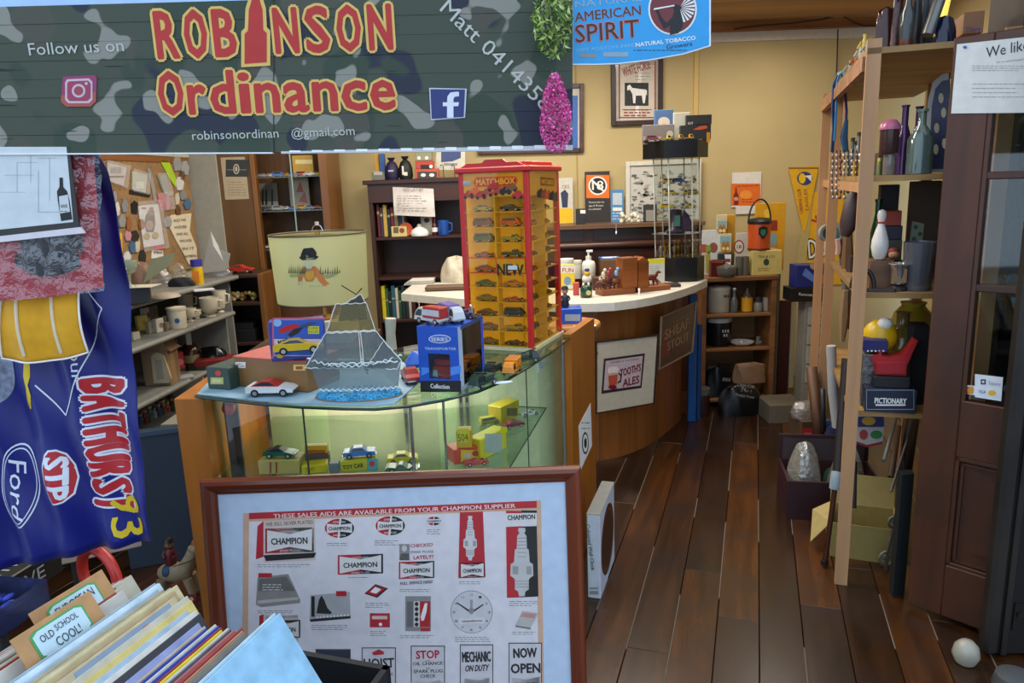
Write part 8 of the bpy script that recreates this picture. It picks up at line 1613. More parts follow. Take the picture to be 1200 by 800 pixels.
# shelf A
SL('stacked_jar', 'clear ribbed jar below the pink lidded brown jar', 'jar', 1041, zA_, .12, [('glass_body', [(6, 0), (6.6, 1), (6.6, 21), (6, 24), (.01, 24.2)], mt('#a09c94', .08, 0, 'glass', add=.3))])
SB('shelf_box', 'dark box behind the clear ribbed jar on the upper right shelf', 'box', 1028, 1052, zA_, .3, 26, .1, '#3c2c28')
p = SP(1041, zA_+.09, .13)
SL('brown_jar', 'wide brown jar with a pink rounded lid on the upper right shelf', 'jar', 1041, zA_+24.6*mpp(SP(1041, zA_, .12)), .12, [('body', [(10, 0), (10.5, 1), (10.5, 27)], mt('#3c2520', .3)), ('lid', [(12, 27), (12, 30), (10, 34), (6, 38), (.01, 39)], mt('#a85c78', .3))])
for px_, s_, h_, lb_ in ((1056, .2, 78, 'tall deep purple glass bottle, left one on the upper right shelf'), (1072, .26, 76, 'tall purple glass bottle, right one behind the clear bottle')): SL('purple_bottle', lb_, 'bottle', px_, zA_, s_, [('glass_body', bottle_pr(8.5, h_, 3.6, .5), mt('#3c1f4c', .1)), ('lip', [(4.4, h_-2), (4.8, h_), (.01, h_)], mt('#4c2a60', .1))])
SL('clear_bottle', 'large clear pale green glass bottle at the front of the upper right shelf', 'bottle', 1076, zA_, .1, [('glass_body', bottle_pr(14, 72, 4.5, .55), mt('#9cb4ac', .08, 0, 'glass', add=.15)), ('inner_face', [(13, 3), (13, 38), (9, 46)], mt('#a8c0b4', .06, 0, 'glass', add=.2)), ('lip', [(6, 70), (6.2, 73), (.01, 73)], mt('#8ca89c', .15, 0, 'glass', add=.3))])
SL('green_cap_bottle', 'small yellow green capped vial left of the clear jar', 'bottle', 1030, zA_, .2, [('glass_body', [(3, 0), (3, 14), (2, 16)], mt('#6a7440', .2)), ('cap', [(2.4, 16), (2.4, 20), (.01, 20)], mt('#c8c040'))])
f = Face(SP(1083, zA_, .24), SP(1112, zA_, .2)); b = MB(f); b.SOL([(1083, 202), (1112, 202), (1112, 85), (1104, 87), (1093, 96), (1087, 120)], .012, mt('#9a9a94', .35)); b.PG([(1088, 198), (1112, 198), (1112, 93), (1104, 95), (1096, 104), (1092, 124)], mt('#262c50', .4), 2)
for x, y in ((1098, 150), (1106, 132), (1097, 175), (1107, 168), (1103, 115)): b.EL(x, y, 3, 6, mt('#b0a890'), 4)
t = solo('metal_tray', 'grey rimmed blue tray with pale emblems standing on end behind the bottles', 'tray', b, f)
# shelf B
o, f, h = SB('lower_case', 'dark blue case under the red box on the middle right shelf', 'case', 1034, 1056, zB_+.21, .35, 13, .12, '#181c2c')
for i, (w0, w1, hh1, c_, n_) in enumerate(((1026, 1058, 26, '#1d3a22', 'dark green carton at the base of the pile behind the bowling pin'), (1028, 1056, 24, '#3a3c34', 'grey carton second in the pile behind the bowling pin'), (1030, 1057, 16, '#1c1e2c', 'navy carton third in the pile behind the bowling pin'), (1037, 1056, 17, '#943018', 'orange red box on top of the pile behind the bowling pin'))):
    if i == 0: zz = zB_
    o_, f_, h_ = SB('piled_carton', n_, 'box', w0, w1, zz, .3, hh1, .14, c_); zz += h_+.001
bpy.data.objects.remove(o)
SB('black_box', 'square black box high behind the red box on the middle right shelf', 'box', 1026, 1047, zB_+.0, .48, 106, .08, '#141414')
PIN = mt('#d8d4cc', .25)
SL('bowling_pin', 'white bowling pin with a red neck band on the middle right shelf', 'bowling pin', 1030, zB_+.11, .16, [('pin', [(5, 0), (7.5, 4), (9.5, 14), (9, 22), (6, 33), (3.6, 40), (3.5, 43), (4.6, 48), (4.8, 52), (3.5, 56), (.01, 57.5)], PIN), ('band', [(3.75, 41), (3.65, 43.4)], mt('#a8342c'))])
o, f, h = SB('pin_block', 'brown timber block under the bowling pin', 'block', 1018, 1044, zB_, .14, 33, .1, mt('#5c4028', .5, 0, 'wood', ax='x'))
SL('green_bottle', 'dark green glass bottle beside the bowling pin', 'bottle', 1024, zB_, .42, [('glass_body', bottle_pr(7, 92, 3.4, .6), mt('#14401c', .12)), ('lip', [(4, 88), (4, 92), (.01, 92)], mt('#1c5424', .15))])
SL('glass_tumbler', 'large clear beaker with a dark red print and green base', 'beaker', 1074, zB_, .12, [('beaker', [(14.5, 0), (15, 1), (17.5, 56), (17.2, 56), (14, 2)], mt('#a8a8b0', .05, 0, 'glass', add=.15)), ('printed_band', [(13.5, 3), (15.8, 40)], mt('#3c1c2c', .25)), ('base', [(14, 0.2), (14.3, 6), (.01, 6.1)], mt('#2c7060', .3))])
f = Face(SP(1015, zB_, .06), SP(1048, zB_, .06)); b = MB(f); k = f.mp
b.tube([(f.q(1018+26*(1-math.cos(a))/2*1.1, 0)[0], 0, (4+22*math.sin(a))*k) for a in [PI*i/14 for i in range(15)]], 2.6*k, mt('#241c1a', .4), 8); b.bx(.0, f.w, -.01, .02, 0, 4*k, mt('#2c2420', .4)); solo('iron_handle', 'dark curved iron handle at the front edge of the middle right shelf', 'handle', b, f)
SL('silver_trophy_cup', 'small tarnished silver cup with a tan plate beside the beaker', 'cup', 1052, zB_, .1, [('foot', [(10, 0), (10, 3), (6, 6), (4, 8)], mt('#2a2220', .4)), ('plate', lambda b, k, m_: b.bx(-7*k, 7*k, -8*k, -6*k, 10*k, 26*k, m_), mt('#8a6434', .4)), ('cup', [(8, 8), (9, 26), (12, 31), (11, 32), (7, 27)], mt('#b0aca8', .2, .8))])
SL('doll_head', 'small red haired doll figure in the gap beside the bowling pin', 'doll', 1045, zB_, .24, [('body', [(6, 0), (6.4, 14), (3, 30)], mt('#6a2a24', .5)), ('head', lambda b, k, m_: b.ball((0, 0, 36*k), 6*k, m_), mt('#b08060', .5)), ('hair', lambda b, k, m_: b.ball((0, 1.5*k, 39*k), 6.4*k, m_, (1, 1, .8)), mt('#7c241c', .6))])
f = Face(SP(1060, zB_, .42), SP(1095, zB_, .42)); b = MB(f); b.bx(0, f.w, 0, .05, 0, .39, mt('#54402c', .6)); b.PG([(1066, 283), (1069, 259), (1083, 262), (1080, 290)], mt('#a4a890'), 2)
for x, y in ((1073, 266), (1078, 274), (1071, 280), (1076, 285)): b.EL(x, y, 2.6, 2.6, mt('#3c6c4c'), 4)
solo('brown_carton', 'brown carton with green stamped labels behind the beaker', 'box', b, f)
SB('grey_tube_box', 'tall grey brown tube box leaning at the back of the middle right shelf', 'box', 1068, 1090, zB_, .62, 98, .06, '#5a4e3c')
# shelf C
SL('yellow_ball_toy', 'round yellow container on a red base on the lower right shelf', 'container', 1026, zC_, .2, [('base', [(14, 26), (14.5, 30), (14, 56), (12, 58)], mt('#8c1414', .35)), ('ball', lambda b, k, m_: b.ball((0, 0, 76*k), 19*k, m_, (1, .9, 1.05)), mt('#d0a810', .35)), ('white_top', lambda b, k, m_: b.ball((3*k, -8*k, 92*k), 8*k, m_, (1, 1, .9)), WHT), ('plinth', [(14, 0), (14, 26)], mt('#2c2420', .5))])
SB('blue_box', 'dark blue box with small white stars on the lower right shelf', 'box', 1012, 1040, zC_+.215, .1, 14, .08, '#171c5c', lambda b: [b.EL(1017+i*4.5, 411, 1.2, 1.2, WHT, 2, 8) for i in range(5)])
SB('grey_case', 'grey crushed foil wrapped case under the dark blue star box', 'case', 1008, 1022, zC_, .1, 62, .09, mt('#6c6c6c', .3, .5, 'plain', con=.5, sc=60, bump=1))
SL('glass_jug', 'large round clear glass jug on the lower right shelf', 'jug', 1052, zC_, .32, [('glass_body', [(12, 30), (21, 42), (22, 58), (16, 72), (7, 82), (7, 94), (8, 96)], mt('#a8a068', .06, 0, 'glass', add=.14)), ('stand', [(13, 0), (13, 30), (.01, 30)], mt('#2a2420', .5))])
SL('yellow_vase', 'mustard yellow rounded vase at the back of the lower right shelf', 'vase', 1064, zC_, .6, [('body', [(14, 0), (22, 30), (26, 55), (20, 75), (12, 84), (14, 88), (.01, 88)], mt('#b8a438', .35))])
o, f, h = SB('game_box', 'navy PICTIONARY game box at the front of the lower right shelf', 'box', 1013, 1073, zC_, .03, 28, .2, '#161c30', lambda b: (b.TX('PICTIONARY', 1025, 472, 1062, 473, 6.4, WHT, 3, .03), b.RC(1026, 473.4, 1061, 475.2, WHT, 3)))
b = MB(f)
for g in ((1015, 456.5, 1071, 457.2), (1015, 479, 1071, 479.7), (1015, 457, 1015.7, 479.5), (1070.4, 457, 1071, 479.5)): b.RC(*g, mt('#8a98b0'), 3)
b.keep = True; q_ = b.build('print', o)
o2, f2, h2 = SB('black_case', 'flat black case lying on top of the navy game box', 'case', 1023, 1066, zC_+h+.001, .05, 13, .15, '#0e0e10')
zd_ = zC_+h+h2+.002
f = Face(SP(1021, zd_, .08), SP(1073, zd_, .08)); b = MB(f); k = f.mp; rd = mt('#a01820', .3)
pr = [(1026, 441), (1062, 441), (1063, 428), (1070, 412), (1076, 399), (1072, 398), (1066, 408), (1058, 416), (1044, 419), (1034, 417), (1032, 410), (1030, 416), (1021, 418), (1024, 428)]
b.SOL(pr, .06, rd, .0); b.SOL([(1026, 436), (1060, 436), (1060, 424), (1026, 424)], .10, rd, -.02); solo('red_dish', 'red moulded plastic boat shaped dish on the black case', 'dish', b, f)
SB('black_cloth', 'black cloth bundle right of the red dish', 'cloth', 1064, 1084, zC_, .16, 92, .12, mt('#0a0a0c', .9))
# below shelf C and on the floor inside the unit
b = MB(); fq = Face(SP(1001, 0, .32), SP(1042, 0, .32)); b = MB(fq); b.SOL([(1001, 518), (1016, 524), (1034, 520), (1038, 487), (1001, 487)], .006, mt('#b8b4b0', .5)); b.RC(1005, 488, 1036, 500, mt('#2c3068'), 2); b.EL(1018, 493, 8, 5, mt('#c89c2c'), 3); b.EL(1012, 509, 5, 6, mt('#a83c34'), 3); b.EL(1027, 509, 7, 5, mt('#34803c'), 3); b.PG([(1002, 519), (1016, 524), (1034, 520), (1034, 517), (1016, 521), (1002, 516)], mt('#8c2020'), 3); solo('coloured_bag', 'brightly printed plastic bag hanging under the lowest right shelf', 'bag', b, fq)
def lean(name, label, x0, y0, x1, y1, Y0, Y1, r, mat, cat='board', w=None):
    a = at(x0, y0, Y0); c = at(x1, y1, Y1); 
    if a.z < r*1.2: a.z = r*1.2
    b = MB(); b.tube([a, c], r, mat, 4 if w else 8); return solo(name, label, cat, b)
lean('metal_rod', 'thin grey metal rod leaning behind the door edge', 1044, 576, 1072, 488, 2.85, 3.0, .006, mt('#6a6460', .4, .4), 'rod')
lean('leaning_board', 'tan narrow board leaning in the dark under the shelf', 1044, 560, 1053, 500, 3.2, 3.5, .018, mt('#5c4430', .6), w=1); lean('leaning_board', 'white plastic strip leaning right of the printed bag', 1036, 540, 1050, 490, 3.2, 3.4, .012, mt('#8c8c88', .4), w=1); lean('leaning_board', 'dark brown board leaning furthest right under the shelf', 1058, 570, 1070, 490, 3.3, 3.5, .03, mt('#2a1814', .6), w=1)
# maroon trunk with plastic bags
A = gz(921, 608, 0); B = gz(1034, 614, 0); f = Face(A, B); W1 = f.w; H1 = f.q(930, 564)[1]
MAR = mt('#2e1018', .5); t = thing('maroon_chest', 'open maroon box holding clear bags on the floor behind the near post', 'trunk', f)
part(t, 'side', MB().bx(0, W1, 0, .012, 0, H1, MAR)); part(t, 'side', MB().bx(0, .012, .012, .3, 0, H1, MAR)); part(t, 'side', MB().bx(W1-.012, W1, .012, .3, 0, H1, MAR)); part(t, 'side', MB().bx(.012, W1-.012, .29, .3, 0, H1, MAR)); part(t, 'base', MB().bx(.012, W1-.012, .012, .29, 0, .01, MAR))
b = MB(); b.bx(0, W1, .3, .312, H1-.0, H1+.13, MAR); b.bx(.02, W1-.02, .297, .3, H1+.0, H1+.11, mt('#3c3034')); part(t, 'lid', b)
for i, x in enumerate((.1, .29)):
    b = bagmesh(.17, .18, H1+.12, mt('#b8b4a8', .3, 0, 'film', mix=.5, sc=50), 30+i, top=.25); solo('clear_bag', 'clear plastic bag of pale packets in the maroon box, %s' % ('left' if i == 0 else 'right'), 'bag', b, f.M @ Matrix.Translation((min(x, W1-.1), .15, .012)))
# yellow cardboard box
A = gz(972, 651, 0); B = gz(1051, 662, 0); f = Face(A, B); W1 = f.w; H1 = f.q(975, 612)[1]; YC_ = mt('#8c7c44', .6)
t = thing('yellow_carton', 'open yellow cardboard box with raised flaps on the floor by the near post', 'box', f); D1 = .22
for g in ((0, W1, 0, .004), (0, W1, D1-.004, D1), (0, .004, .004, D1-.004), (W1-.004, W1, .004, D1-.004)): part(t, 'side', MB().bx(g[0], g[1], g[2], g[3], 0, H1, YC_, c=0))
part(t, 'base', MB().bx(.004, W1-.004, .004, D1-.004, 0, .003, YC_, c=0))
b = MB(); b.add([(0, D1, H1), (W1, D1, H1), (W1, D1+.05, H1+.12), (0, D1+.05, H1+.12), (0, D1+.004, H1), (W1, D1+.004, H1), (W1, D1+.054, H1+.12), (0, D1+.054, H1+.12)], [(0, 1, 2, 3), (4, 7, 6, 5), (3, 2, 6, 7), (0, 3, 7, 4), (1, 5, 6, 2)], YC_); part(t, 'flap', b)
b = MB(); b.add([(0, 0, H1), (0, D1, H1), (-.07, D1-.06, H1-.02), (-.075, .02, H1-.11), (-.003, 0, H1), (-.003, D1, H1), (-.073, D1-.06, H1-.02), (-.078, .02, H1-.11)], [(0, 1, 2, 3), (4, 7, 6, 5), (3, 2, 6, 7)], mt('#a8945c', .6)); part(t, 'flap', b)
b = MB(); b.add([(W1, 0, H1), (W1, D1, H1), (W1+.03, D1+.03, H1+.11), (W1+.02, D1*.8, H1+.1)], [(0, 1, 2, 3)], YC_); part(t, 'flap', b)
# walking stick between the posts
a = gz(966, 664, .0); b = MB(); a.z = .012
b.tube([a, at(980, 560, a.y+.02)], .011, mt('#4a2410', .3, 0, 'wood', ax='z'), 8); b.tube([at(978.5, 572, a.y+.018), at(980, 560, a.y+.02), at(981, 553, a.y+.03)], .024, mt('#8c9ca4', .4), 8); b.tube([at(981, 553, a.y+.03), at(988, 470, a.y+.1), at(992, 420, a.y+.14)], .019, mt('#241a16', .5), 8); b.tube([a, a+V(0, 0, .02)], .016, BLK, 8); solo('walking_stick', 'dark bundled walking stick with a grey band standing left of the near post', 'stick', b)
lean('black_stick', 'short black rod hanging just right of the near post', 1001, 595, 1002, 540, 2.85, 2.9, .009, mt('#141212', .5), 'rod')
# decorative iron and dark folded stand by the door
b = MB(); p = gz(1038, 668, 0); r_ = .04
for j, (dx, dz_, r1) in enumerate(((0, .05, .04), (.03, .13, .03), (.02, .21, .032), (.05, .29, .026))): b.tube([(dx+r1*math.cos(a)*(1-a/14), .0, dz_+r1*math.sin(a)*(1-a/14)) for a in [i*.5 for i in range(20)]], .006, mt('#6c6658', .5, .3), 6)
b.tube([(0, 0, 0), (.0, 0, .08), (.04, 0, .3)], .007, mt('#5c564c', .5, .3), 6); solo('scroll_iron', 'pale scrolled iron ornament standing beside the yellow cardboard box', 'ornament', b, p)
b = MB(); a = gz(1046, 700, 0); c = a+V(.05, .03, .5)
b.prism([(a.x, a.y), (a.x+.05, a.y+.01), (a.x+.06, a.y+.05), (a.x+.01, a.y+.05)], 0, .5, mt('#12181a', .6), ax='z'); solo('dark_bundle', 'dark folded bundle standing tight behind the edge of the open door', 'bundle', b)
# ---- between the posts: hanging goods
def hang(name, label, cat, pts, Y, r, mat, n=6, extra=None, taper=None):
    P_ = [at(x, y, Y) for x, y in pts]
    b = MB(); b.tube(P_, r, mat, n, taper)
    if extra: extra(b, P_)
    return solo(name, label, cat, b)
bp_ = SP(985, 1.9, 1.12)
Yb = (O+EX*1.1).y-.02
hang('lanyard', 'navy and white ribbon lanyard looped over the middle timber post', 'ribbon', [(984, 84), (977, 100), (976, 130), (977, 150), (975, 178)], Yb-.0, .009, mt('#1c3464', .6), 4); hang('lanyard', 'blue ribbon lanyard looped over the middle timber post, longer one', 'ribbon', [(985, 84), (981, 96), (980, 130), (978, 165)], Yb-.02, .006, mt('#2c7ca8', .6), 4); hang('lanyard', 'purple patterned strap hanging right of the middle timber post', 'ribbon', [(987, 84), (990, 104), (992, 130), (991, 148)], Yb-.03, .007, mt('#4a3870', .6), 4)
hang('lanyard', 'thick blue tassel strap beside the middle timber post', 'ribbon', [(992, 140), (989, 160), (991, 178)], Yb-.04, .017, mt('#1c4870', .6), 6, None, [.5, 1, .8])
hang('white_ribbon', 'white and pale blue ribbon end on top of the middle timber post', 'ribbon', [(982, 87), (987, 84), (992, 92)], Yb-.035, .008, mt('#a8ccdc', .6), 4)
hang('beaded_strap', 'long dark beaded strap hanging behind the near post', 'strap', [(1018, 60), (1018, 90), (1016, 120), (1013, 148)], O.y+.25, .011, mt('#2c2220', .3), 6)
rb = random.Random(12)
for i in range(9):
    x = 976+i*4.6; Yi = (O+EX*(1.05-i*.09)).y; c_ = ['#a8a098', '#b8b0b0', '#8c4838', '#c0b8a8', '#6a6a68', '#b09c8c', '#7c5c50', '#c4c0b8', '#8c8c94'][i]; n_ = ['silver', 'white', 'red brown', 'bone', 'grey', 'tan', 'copper', 'pearl', 'steel'][i]
    b = MB(); pts = [at(x+rb.uniform(-1, 1), 182+j*7, Yi) for j in range(8)]
    for p in pts: b.ball(p, .008, mt(c_, .25, .3), (1, 1, 1.2), 6)
    b.tube([at(x, 176, Yi)]+pts, .0025, DKM, 4); solo('bead_necklace', '%s bead necklace strand hanging on the shelf side, %s from the left' % (n_, ORD[i+1]), 'necklace', b, None, 'necklaces hanging between the posts')
hang('leather_glove', 'dark brown leather pouch hanging between the middle and near posts', 'pouch', [(1000, 226), (999, 240), (995, 262), (990, 277)], O.y+.35, .03, mt('#3c2824', .5), 8, None, [.6, 1.2, 1.3, .6])
for i, (x, y0_, y1_, c_, r_, n_) in enumerate(((993, 262, 330, '#4c4438', .028, 'grey brown felt strip'), (994, 262, 345, '#6c4c2c', .024, 'orange brown leather strip'), (999, 300, 385, '#3c2c24', .03, 'dark leather strip'), (992, 325, 372, '#5c5448', .022, 'short grey suede strip'), (991, 340, 400, '#8a6a44', .02, 'tan leather strip'), (1003, 340, 400, '#33221e', .022, 'blackish leather strip'))):
    hang('leather_goods', '%s hanging low between the timber posts' % n_, 'strap', [(x, y0_), (x+rb.uniform(-2, 2), (y0_+y1_)/2), (x-4, y1_)], (O+EX*(.9-i*.12)).y, r_, mt(c_, .6), 6, None, [.7, 1.1, .5])
def disk(name, label, cat, x, y, r, Y, col, inner):
    p = at(x, y, Y); k = mpp(p); b = MB(); b.cyl((0, 0, 0), (0, .03, 0), r*k, mt(col, .4), n=24); b.cyl((0, -.003, 0), (0, 0, 0), r*.7*k, mt(inner, .4), n=24); b.tube([(0, .01, r*k), (0, .01, r*k+.1)], .002, DKM, 4); return solo(name, label, cat, b, p)
disk('round_plaque', 'dark teal round plaque hanging between the two slim far posts', 'plaque', 971, 273, 10, (O+EX*1.5).y, '#8c8c84', '#244c54')
hang('pink_doll', 'tiny pale figurine on the rail between the posts', 'figurine', [(982, 280), (983, 290), (982, 298)], (O+EX*.9).y, .014, mt('#b89080', .5), 6)
# blue sport bag, black case, white drawers behind the slim posts
p = PO(956, 4.75, 0)
t = thing('storage_tower', 'narrow white plastic drawer stack behind the far timber post', 'drawers', V(PO(943, 4.7, .6).x, 4.7, 0)); w_ = PO(969, 4.7, .6).x-PO(938, 4.7, .6).x; ztd = ZP(950, 352, 4.7)
part(t, 'case', MB().bx(0, w_, .01, .13, 0, ztd, mt('#8c887c', .4)))
for i in range(4): zb__ = ztd-.03-(i+1)*.13; part(t, 'drawer', MB().bx(.02, w_-.02, -.004, .01, zb__, zb__+.115, mt('#a8a498', .4))); MB().bx(w_*.4, w_*.6, -.012, -.004, zb__+.05, zb__+.062, mt('#8a867c')).build('handle', [c for c in t.children if c.name.startswith('drawer')][-1])
o, f, h = BXA('black_case', 'black hard case with small white lettering on the white drawer stack', 'case', 927, 966, 4.66, ztd+.001, 16, .15, mt('#101012', .4), lambda b: b.TX('Remote', 936, 346, 952, 347, 3.4, WHT, 2))
BXA('blue_bag', 'royal blue sports bag with orange label on the black hard case', 'bag', 933, 972, 4.68, ztd+.001+h+.001, 26, .13, mt('#16246c', .5), lambda b: (b.PG([(940, 322), (944, 314), (962, 330), (958, 334)], mt('#5c7cc8'), 2), b.EL(964, 327, 8, 5, mt('#c85020'), 3), b.EL(955, 311, 6, 5, mt('#c09878'), 3)))
b = MB(); b.tube([gz(931, 463, .0)+V(0, .1, .04), at(929, 335, 5.35)], .03, mt('#b0a484', .4), 12); solo('cream_pipe', 'cream plastic pipe leaning against the far wall left of the posts', 'pipe', b)
plank('maroon_board', 'dark maroon panel standing between the low shelf and the cream pipe', 910, 923, 470, 352, 5.3, mt('#3c0e12', .5), .02, 'panel'); plank('grey_board', 'narrow grey green panel standing beside the maroon panel', 905.5, 909.5, 470, 320, 5.3, mt('#5c5c4c', .5), .02, 'panel')
# cartons on the floor at the far end
A = gz(901, 487, 0)
o, f, h = BXA('white_carton', 'dirty white carton on the floor in front of the maroon panel', 'box', 901, 943, 4.62, 0.0, 22, .25, mt('#6c6454', .6))
heap_p = f.O+V(.17, .12, h+.001)
lean('wood_offcut', 'brown timber offcut leaning between the slim posts', 962, 530, 951, 430, 3.6, 3.75, .03, mt('#5a3c24', .6, 0, 'wood', ax='z'), w=1); lean('metal_bracket', 'grey metal bracket bar leaning beside the timber offcut', 965, 505, 964, 455, 3.5, 3.5, .013, mt('#2c2c30', .4), w=1)
hang('paper_roll', 'long rolled white paper leaning beside the near post', 'paper roll', [(981, 500), (976, 460), (974, 405)], 3.35, .022, mt('#a8a8a8', .6), 10)
A = gz(938, 528, 0); o, f, h = BXA('red_label_box', 'brown carton with a red label on the floor between the slim posts', 'box', 938, 962, 3.98, 0, 46, .2, mt('#4a3828', .6), lambda b: (b.PG([(940, 514), (959, 517), (959, 502), (940, 501)], mt('#b02424'), 2), b.TX('NO 18', 943, 511, 956, 512, 5, mt('#d8a8a0'), 3)))
solo('clear_bag', 'crumpled clear bag on the carton with the red label', 'bag', bagmesh(.18, .12, .09, mt('#9c9890', .3, 0, 'film', mix=.4, sc=60), 44), f.O+V(.06, .09, h+.001))
solo('coloured_cloth', 'blue and cream cloth heap on the floor behind the walking stick', 'cloth', bagmesh(.2, .16, .3, mt('#2c3c6c', .7), 45), PO(974, 3.75, 0)); solo('green_cloth', 'dark green cloth heap below the blue cloth', 'cloth', bagmesh(.16, .14, .16, mt('#16382c', .7), 46), PO(977, 3.5, 0))
# ---- on top of the unit
zt_ = zTop
def top(px, s_, z=None): return SP(px, zt_, s_)
def tall(name, label, cat, px, s_, w, h, mat, seed, dp=.6, tp=.7): p = top(px, s_); k = mpp(p); return solo(name, label, cat, bagmesh(w*k, w*k*dp, h*k, mat, seed, top=tp), p)
tall('brown_wrapped_doll', 'glossy brown wrapped bundle at the near left corner of the top shelf', 'bundle', 1036, .15, 24, 48, mt('#3c1e1a', .15), 51); tall('striped_doll', 'tall dark patterned doll beside the brown bundle on the top shelf', 'doll', 1049, .12, 12, 58, mt('#4a2c28', .3, 0, 'plain', con=.6, sc=60), 52, tp=.8)
SL('grey_bottle', 'smoky grey bottle with a red brown base on the top shelf', 'bottle', 1061, zt_, .1, [('base', [(7, 0), (7.5, 1), (7.5, 10)], mt('#5c2818', .3)), ('glass_body', [(7.4, 10), (8.4, 24), (8, 38), (4, 48), (3, 60)], mt('#3c4240', .15))])
for i, (px_, w, c_, n_) in enumerate(((1072, 10, '#1a1a1e', 'black'), (1080, 9, '#22242a', 'slate'), (1088, 9, '#16161a', 'dark'))): tall('cased_item', '%s upright wrapped item standing on the top shelf' % n_, 'bundle', px_, .14+.03*i, w, 62, mt(c_, .3), 60+i, tp=.95)
p = top(1086, .04); b = MB(); c = at(1105, -12, p.y+.02); b.tube([p+V(0, 0, .03), c], .019, mt('#6c6c68', .3, .6), 12); solo('metal_tube', 'slanting grey metal tube leaning on the top shelf', 'tube', b)
SL('small_lamp', 'small lamp with a glowing yellow glass shade at the back of the top shelf', 'lamp', 1098, zt_, .3, [('shade', [(4, 12), (6, 30), (10, 60), (9, 62)], mt('#e8c85c', .4, 0, 'emit', s=1.2)), ('foot', [(6, 0), (5, 2), (2, 4), (2, 13)], BRASS)])
heap_ = top(1106, .08); solo('blue_white_ornament', 'dark blue glazed ornament with white flecks at the right of the top shelf', 'ornament', bagmesh(.07, .05, .09, mt('#141a34', .15), 71), heap_)
pz = SP(1013, zt_, .45)
for i, (x, s_, h_, c_, n_) in enumerate(((1008, .65, 30, '#b8b0a4', 'white feathered bird'), (1003, .85, 26, '#a8582c', 'orange ribbon'), (996, 1.1, 26, '#b0a890', 'cream crane bird'), (1016, .4, 24, '#9c9c98', 'silver wrapped'), (1012, .5, 36, '#c0a850', 'pale yellow trumpet'))):
    p = SP(x, zt_, s_); k = mpp(p); b = MB(); b.lathe([(3*k, 0), (4*k, 3*k), (2*k, h_*.4*k), (5*k, h_*.65*k), (2*k, h_*.9*k), (.01, h_*k)], mt(c_, .35), 10); b.tube([(0, 0, h_*.6*k), (-5*k, 0, h_*.75*k), (-8*k, 0, h_*.55*k)], 1.6*k, mt(c_, .35), 6); b.tube([(0, 0, h_*.6*k), (5*k, 0, h_*.85*k), (9*k, 0, h_*.9*k)], 1.3*k, mt(c_, .35), 6)
    solo('shelf_ornament', '%s ornament on the long top shelf edge' % n_, 'ornament', b, p)
# bottles behind the lanyards
for i, (x, s_, h_, c_) in enumerate(((997, .95, 40, '#8c9494'), (1004, .8, 46, '#a0a49c'), (1009, .7, 38, '#5c4c3c'), (1000, 1.0, 36, '#b0b4ac'))):
    SL('small_bottle', '%s small bottle seen between the middle and near posts, upper shelf' % ('pale', 'clear', 'brown', 'frosted')[i], 'bottle', x, zA_, s_, [('glass_body', bottle_pr(4.4, h_, 1.8, .55), mt(c_, .1, 0, 'glass', add=.3) if i != 2 else mt(c_, .2)), ('cap', [(2.3, h_-1), (2.3, h_+3), (.01, h_+3)], mt('#24302a', .4))])
b = MB(); p = SP(1006, zA_, .55); b.bx(-.025, .025, -.005, 0, 0, .06, mt('#d8b430')); solo('yellow_tag', 'small yellow price block between the posts', 'tag', b, p)
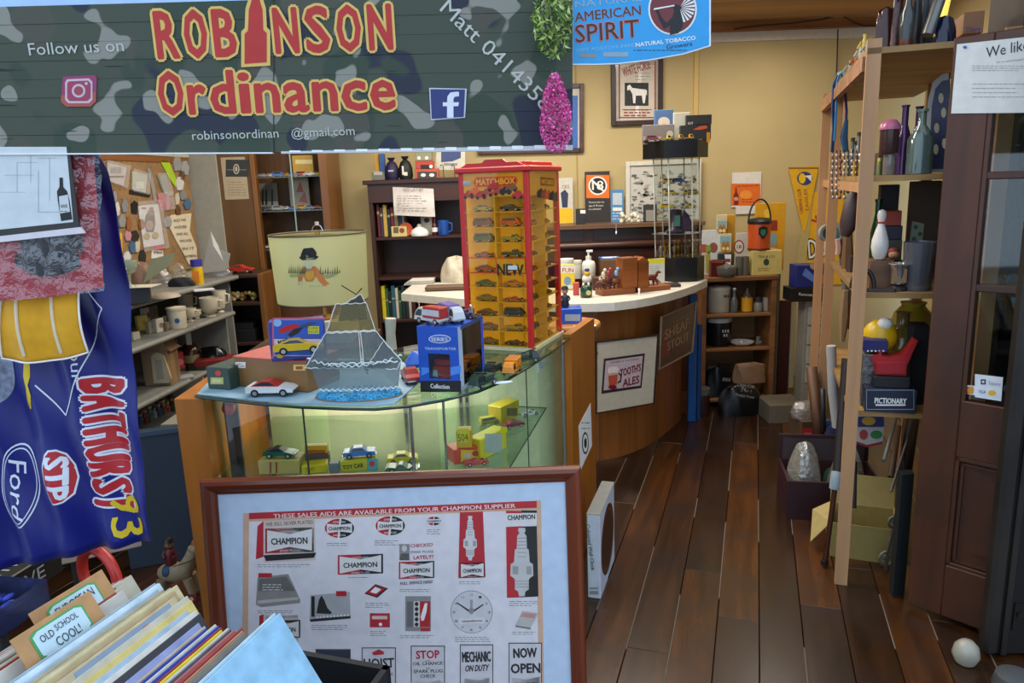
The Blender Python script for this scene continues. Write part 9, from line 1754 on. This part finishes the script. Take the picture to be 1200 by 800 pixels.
# timber structure and box seen above the door, behind it
DC = mt('#2e1f17', .6, 0, 'wood', ax='z', con=.3)
t = thing('tall_cupboard', 'dark timber shelving seen through and above the open glazed door', 'cupboard', PT(.1, .6))
def cb(nm_, n0, n1, s0, s1, z0, z1, mat): part(t, nm_, obox(MB(), s0, s1, n0, n1, z0, z1, mat), world=True)
for i in range(4): cb('back_board', .46+i*.075, .46+i*.075+.073, .5, .52, 0, 2.6, DC)
for n_ in (.46, .75): cb('side', n_, n_+.02, .1, .5, 0, 2.6, DC)
cb('face_post', .6, .65, .08, .12, 0, 2.6, mt('#8a7048', .6, 0, 'wood', ax='z'))
for z in (.5, .95, 1.4, 2.06): cb('shelf', .48, .75, .12, .5, z-.02, z, DC)
o_, f_, h_ = SB('carton', 'orange brown carton with lettering on the cupboard above the door', 'box', 1128, 1152, 2.061, .2, 24, .15, '#8c5c34', lambda b: b.TX('Diary', 1132, 38, 1149, 37, 6, mt('#4c3468'), 2, .02))
for i, (px_, z, hh1, c_, n_) in enumerate(((1150, .951, 26, '#6c6c74', 'grey box behind the lowest door pane'), (1136, .951, 18, '#8c8474', 'pale box behind the lowest door pane at left'), (1160, 1.401, 14, '#8c3428', 'small red tin behind the middle door pane'), (1143, 1.401, 22, '#4a3424', 'brown box behind the middle door pane'))):
    SB('stored_box', n_, 'box', px_-8, px_+8, z, .2, hh1, .08, c_)
# ---- details that belong to one part hang under that part
SUB = {'label': 'glass_body bottle jar body', 'lip': 'glass_body', 'cap': 'glass_body', 'stopper': 'glass_body', 'painted_scene': 'shade', 'rim': 'shade', 'print': 'mount mirror_glass carton bag_body picture board', 'header_print': 'header_board', 'piping': 'cloth', 'stripe': 'cloth', 'handle': 'cup', 'hat': 'head', 'shield_badge': 'body', 'base_band': 'body', 'windows': 'cabin', 'top_edge': 'glass_top', 'shelf_edge': 'glass_shelf', 'mane': 'body', 'bridle': 'body', 'saddle_cloth': 'body', 'glitter_sea': 'base_rim', 'dial': 'front_plate', 'clock_picture': 'carton', 'band': 'pin', 'window': 'carton', 'flower': 'body', 'knob': 'dish', 'printed_band': 'beaker', 'new_label': 'clear_cover', 'poster_print': 'mount', 'emblem': 'pouch', 'door_edge': 'glass_door'}
bpy.context.view_layer.update()
for r in [o for o in COL.objects if o.parent is None and o.type == 'EMPTY']:
    ch = list(r.children)
    for c in ch:
        for want in SUB.get(c.name.split('.')[0], '').split():
            hit = [k for k in ch if k is not c and k.name.split('.')[0] == want]
            if hit: c.parent = hit[0]; break
    if r.get('category') == 'flag':
        for c in list(r.children):
            if c.name.startswith('lettering'): c.parent = [k for k in ch if k.name.startswith('cloth')][0]
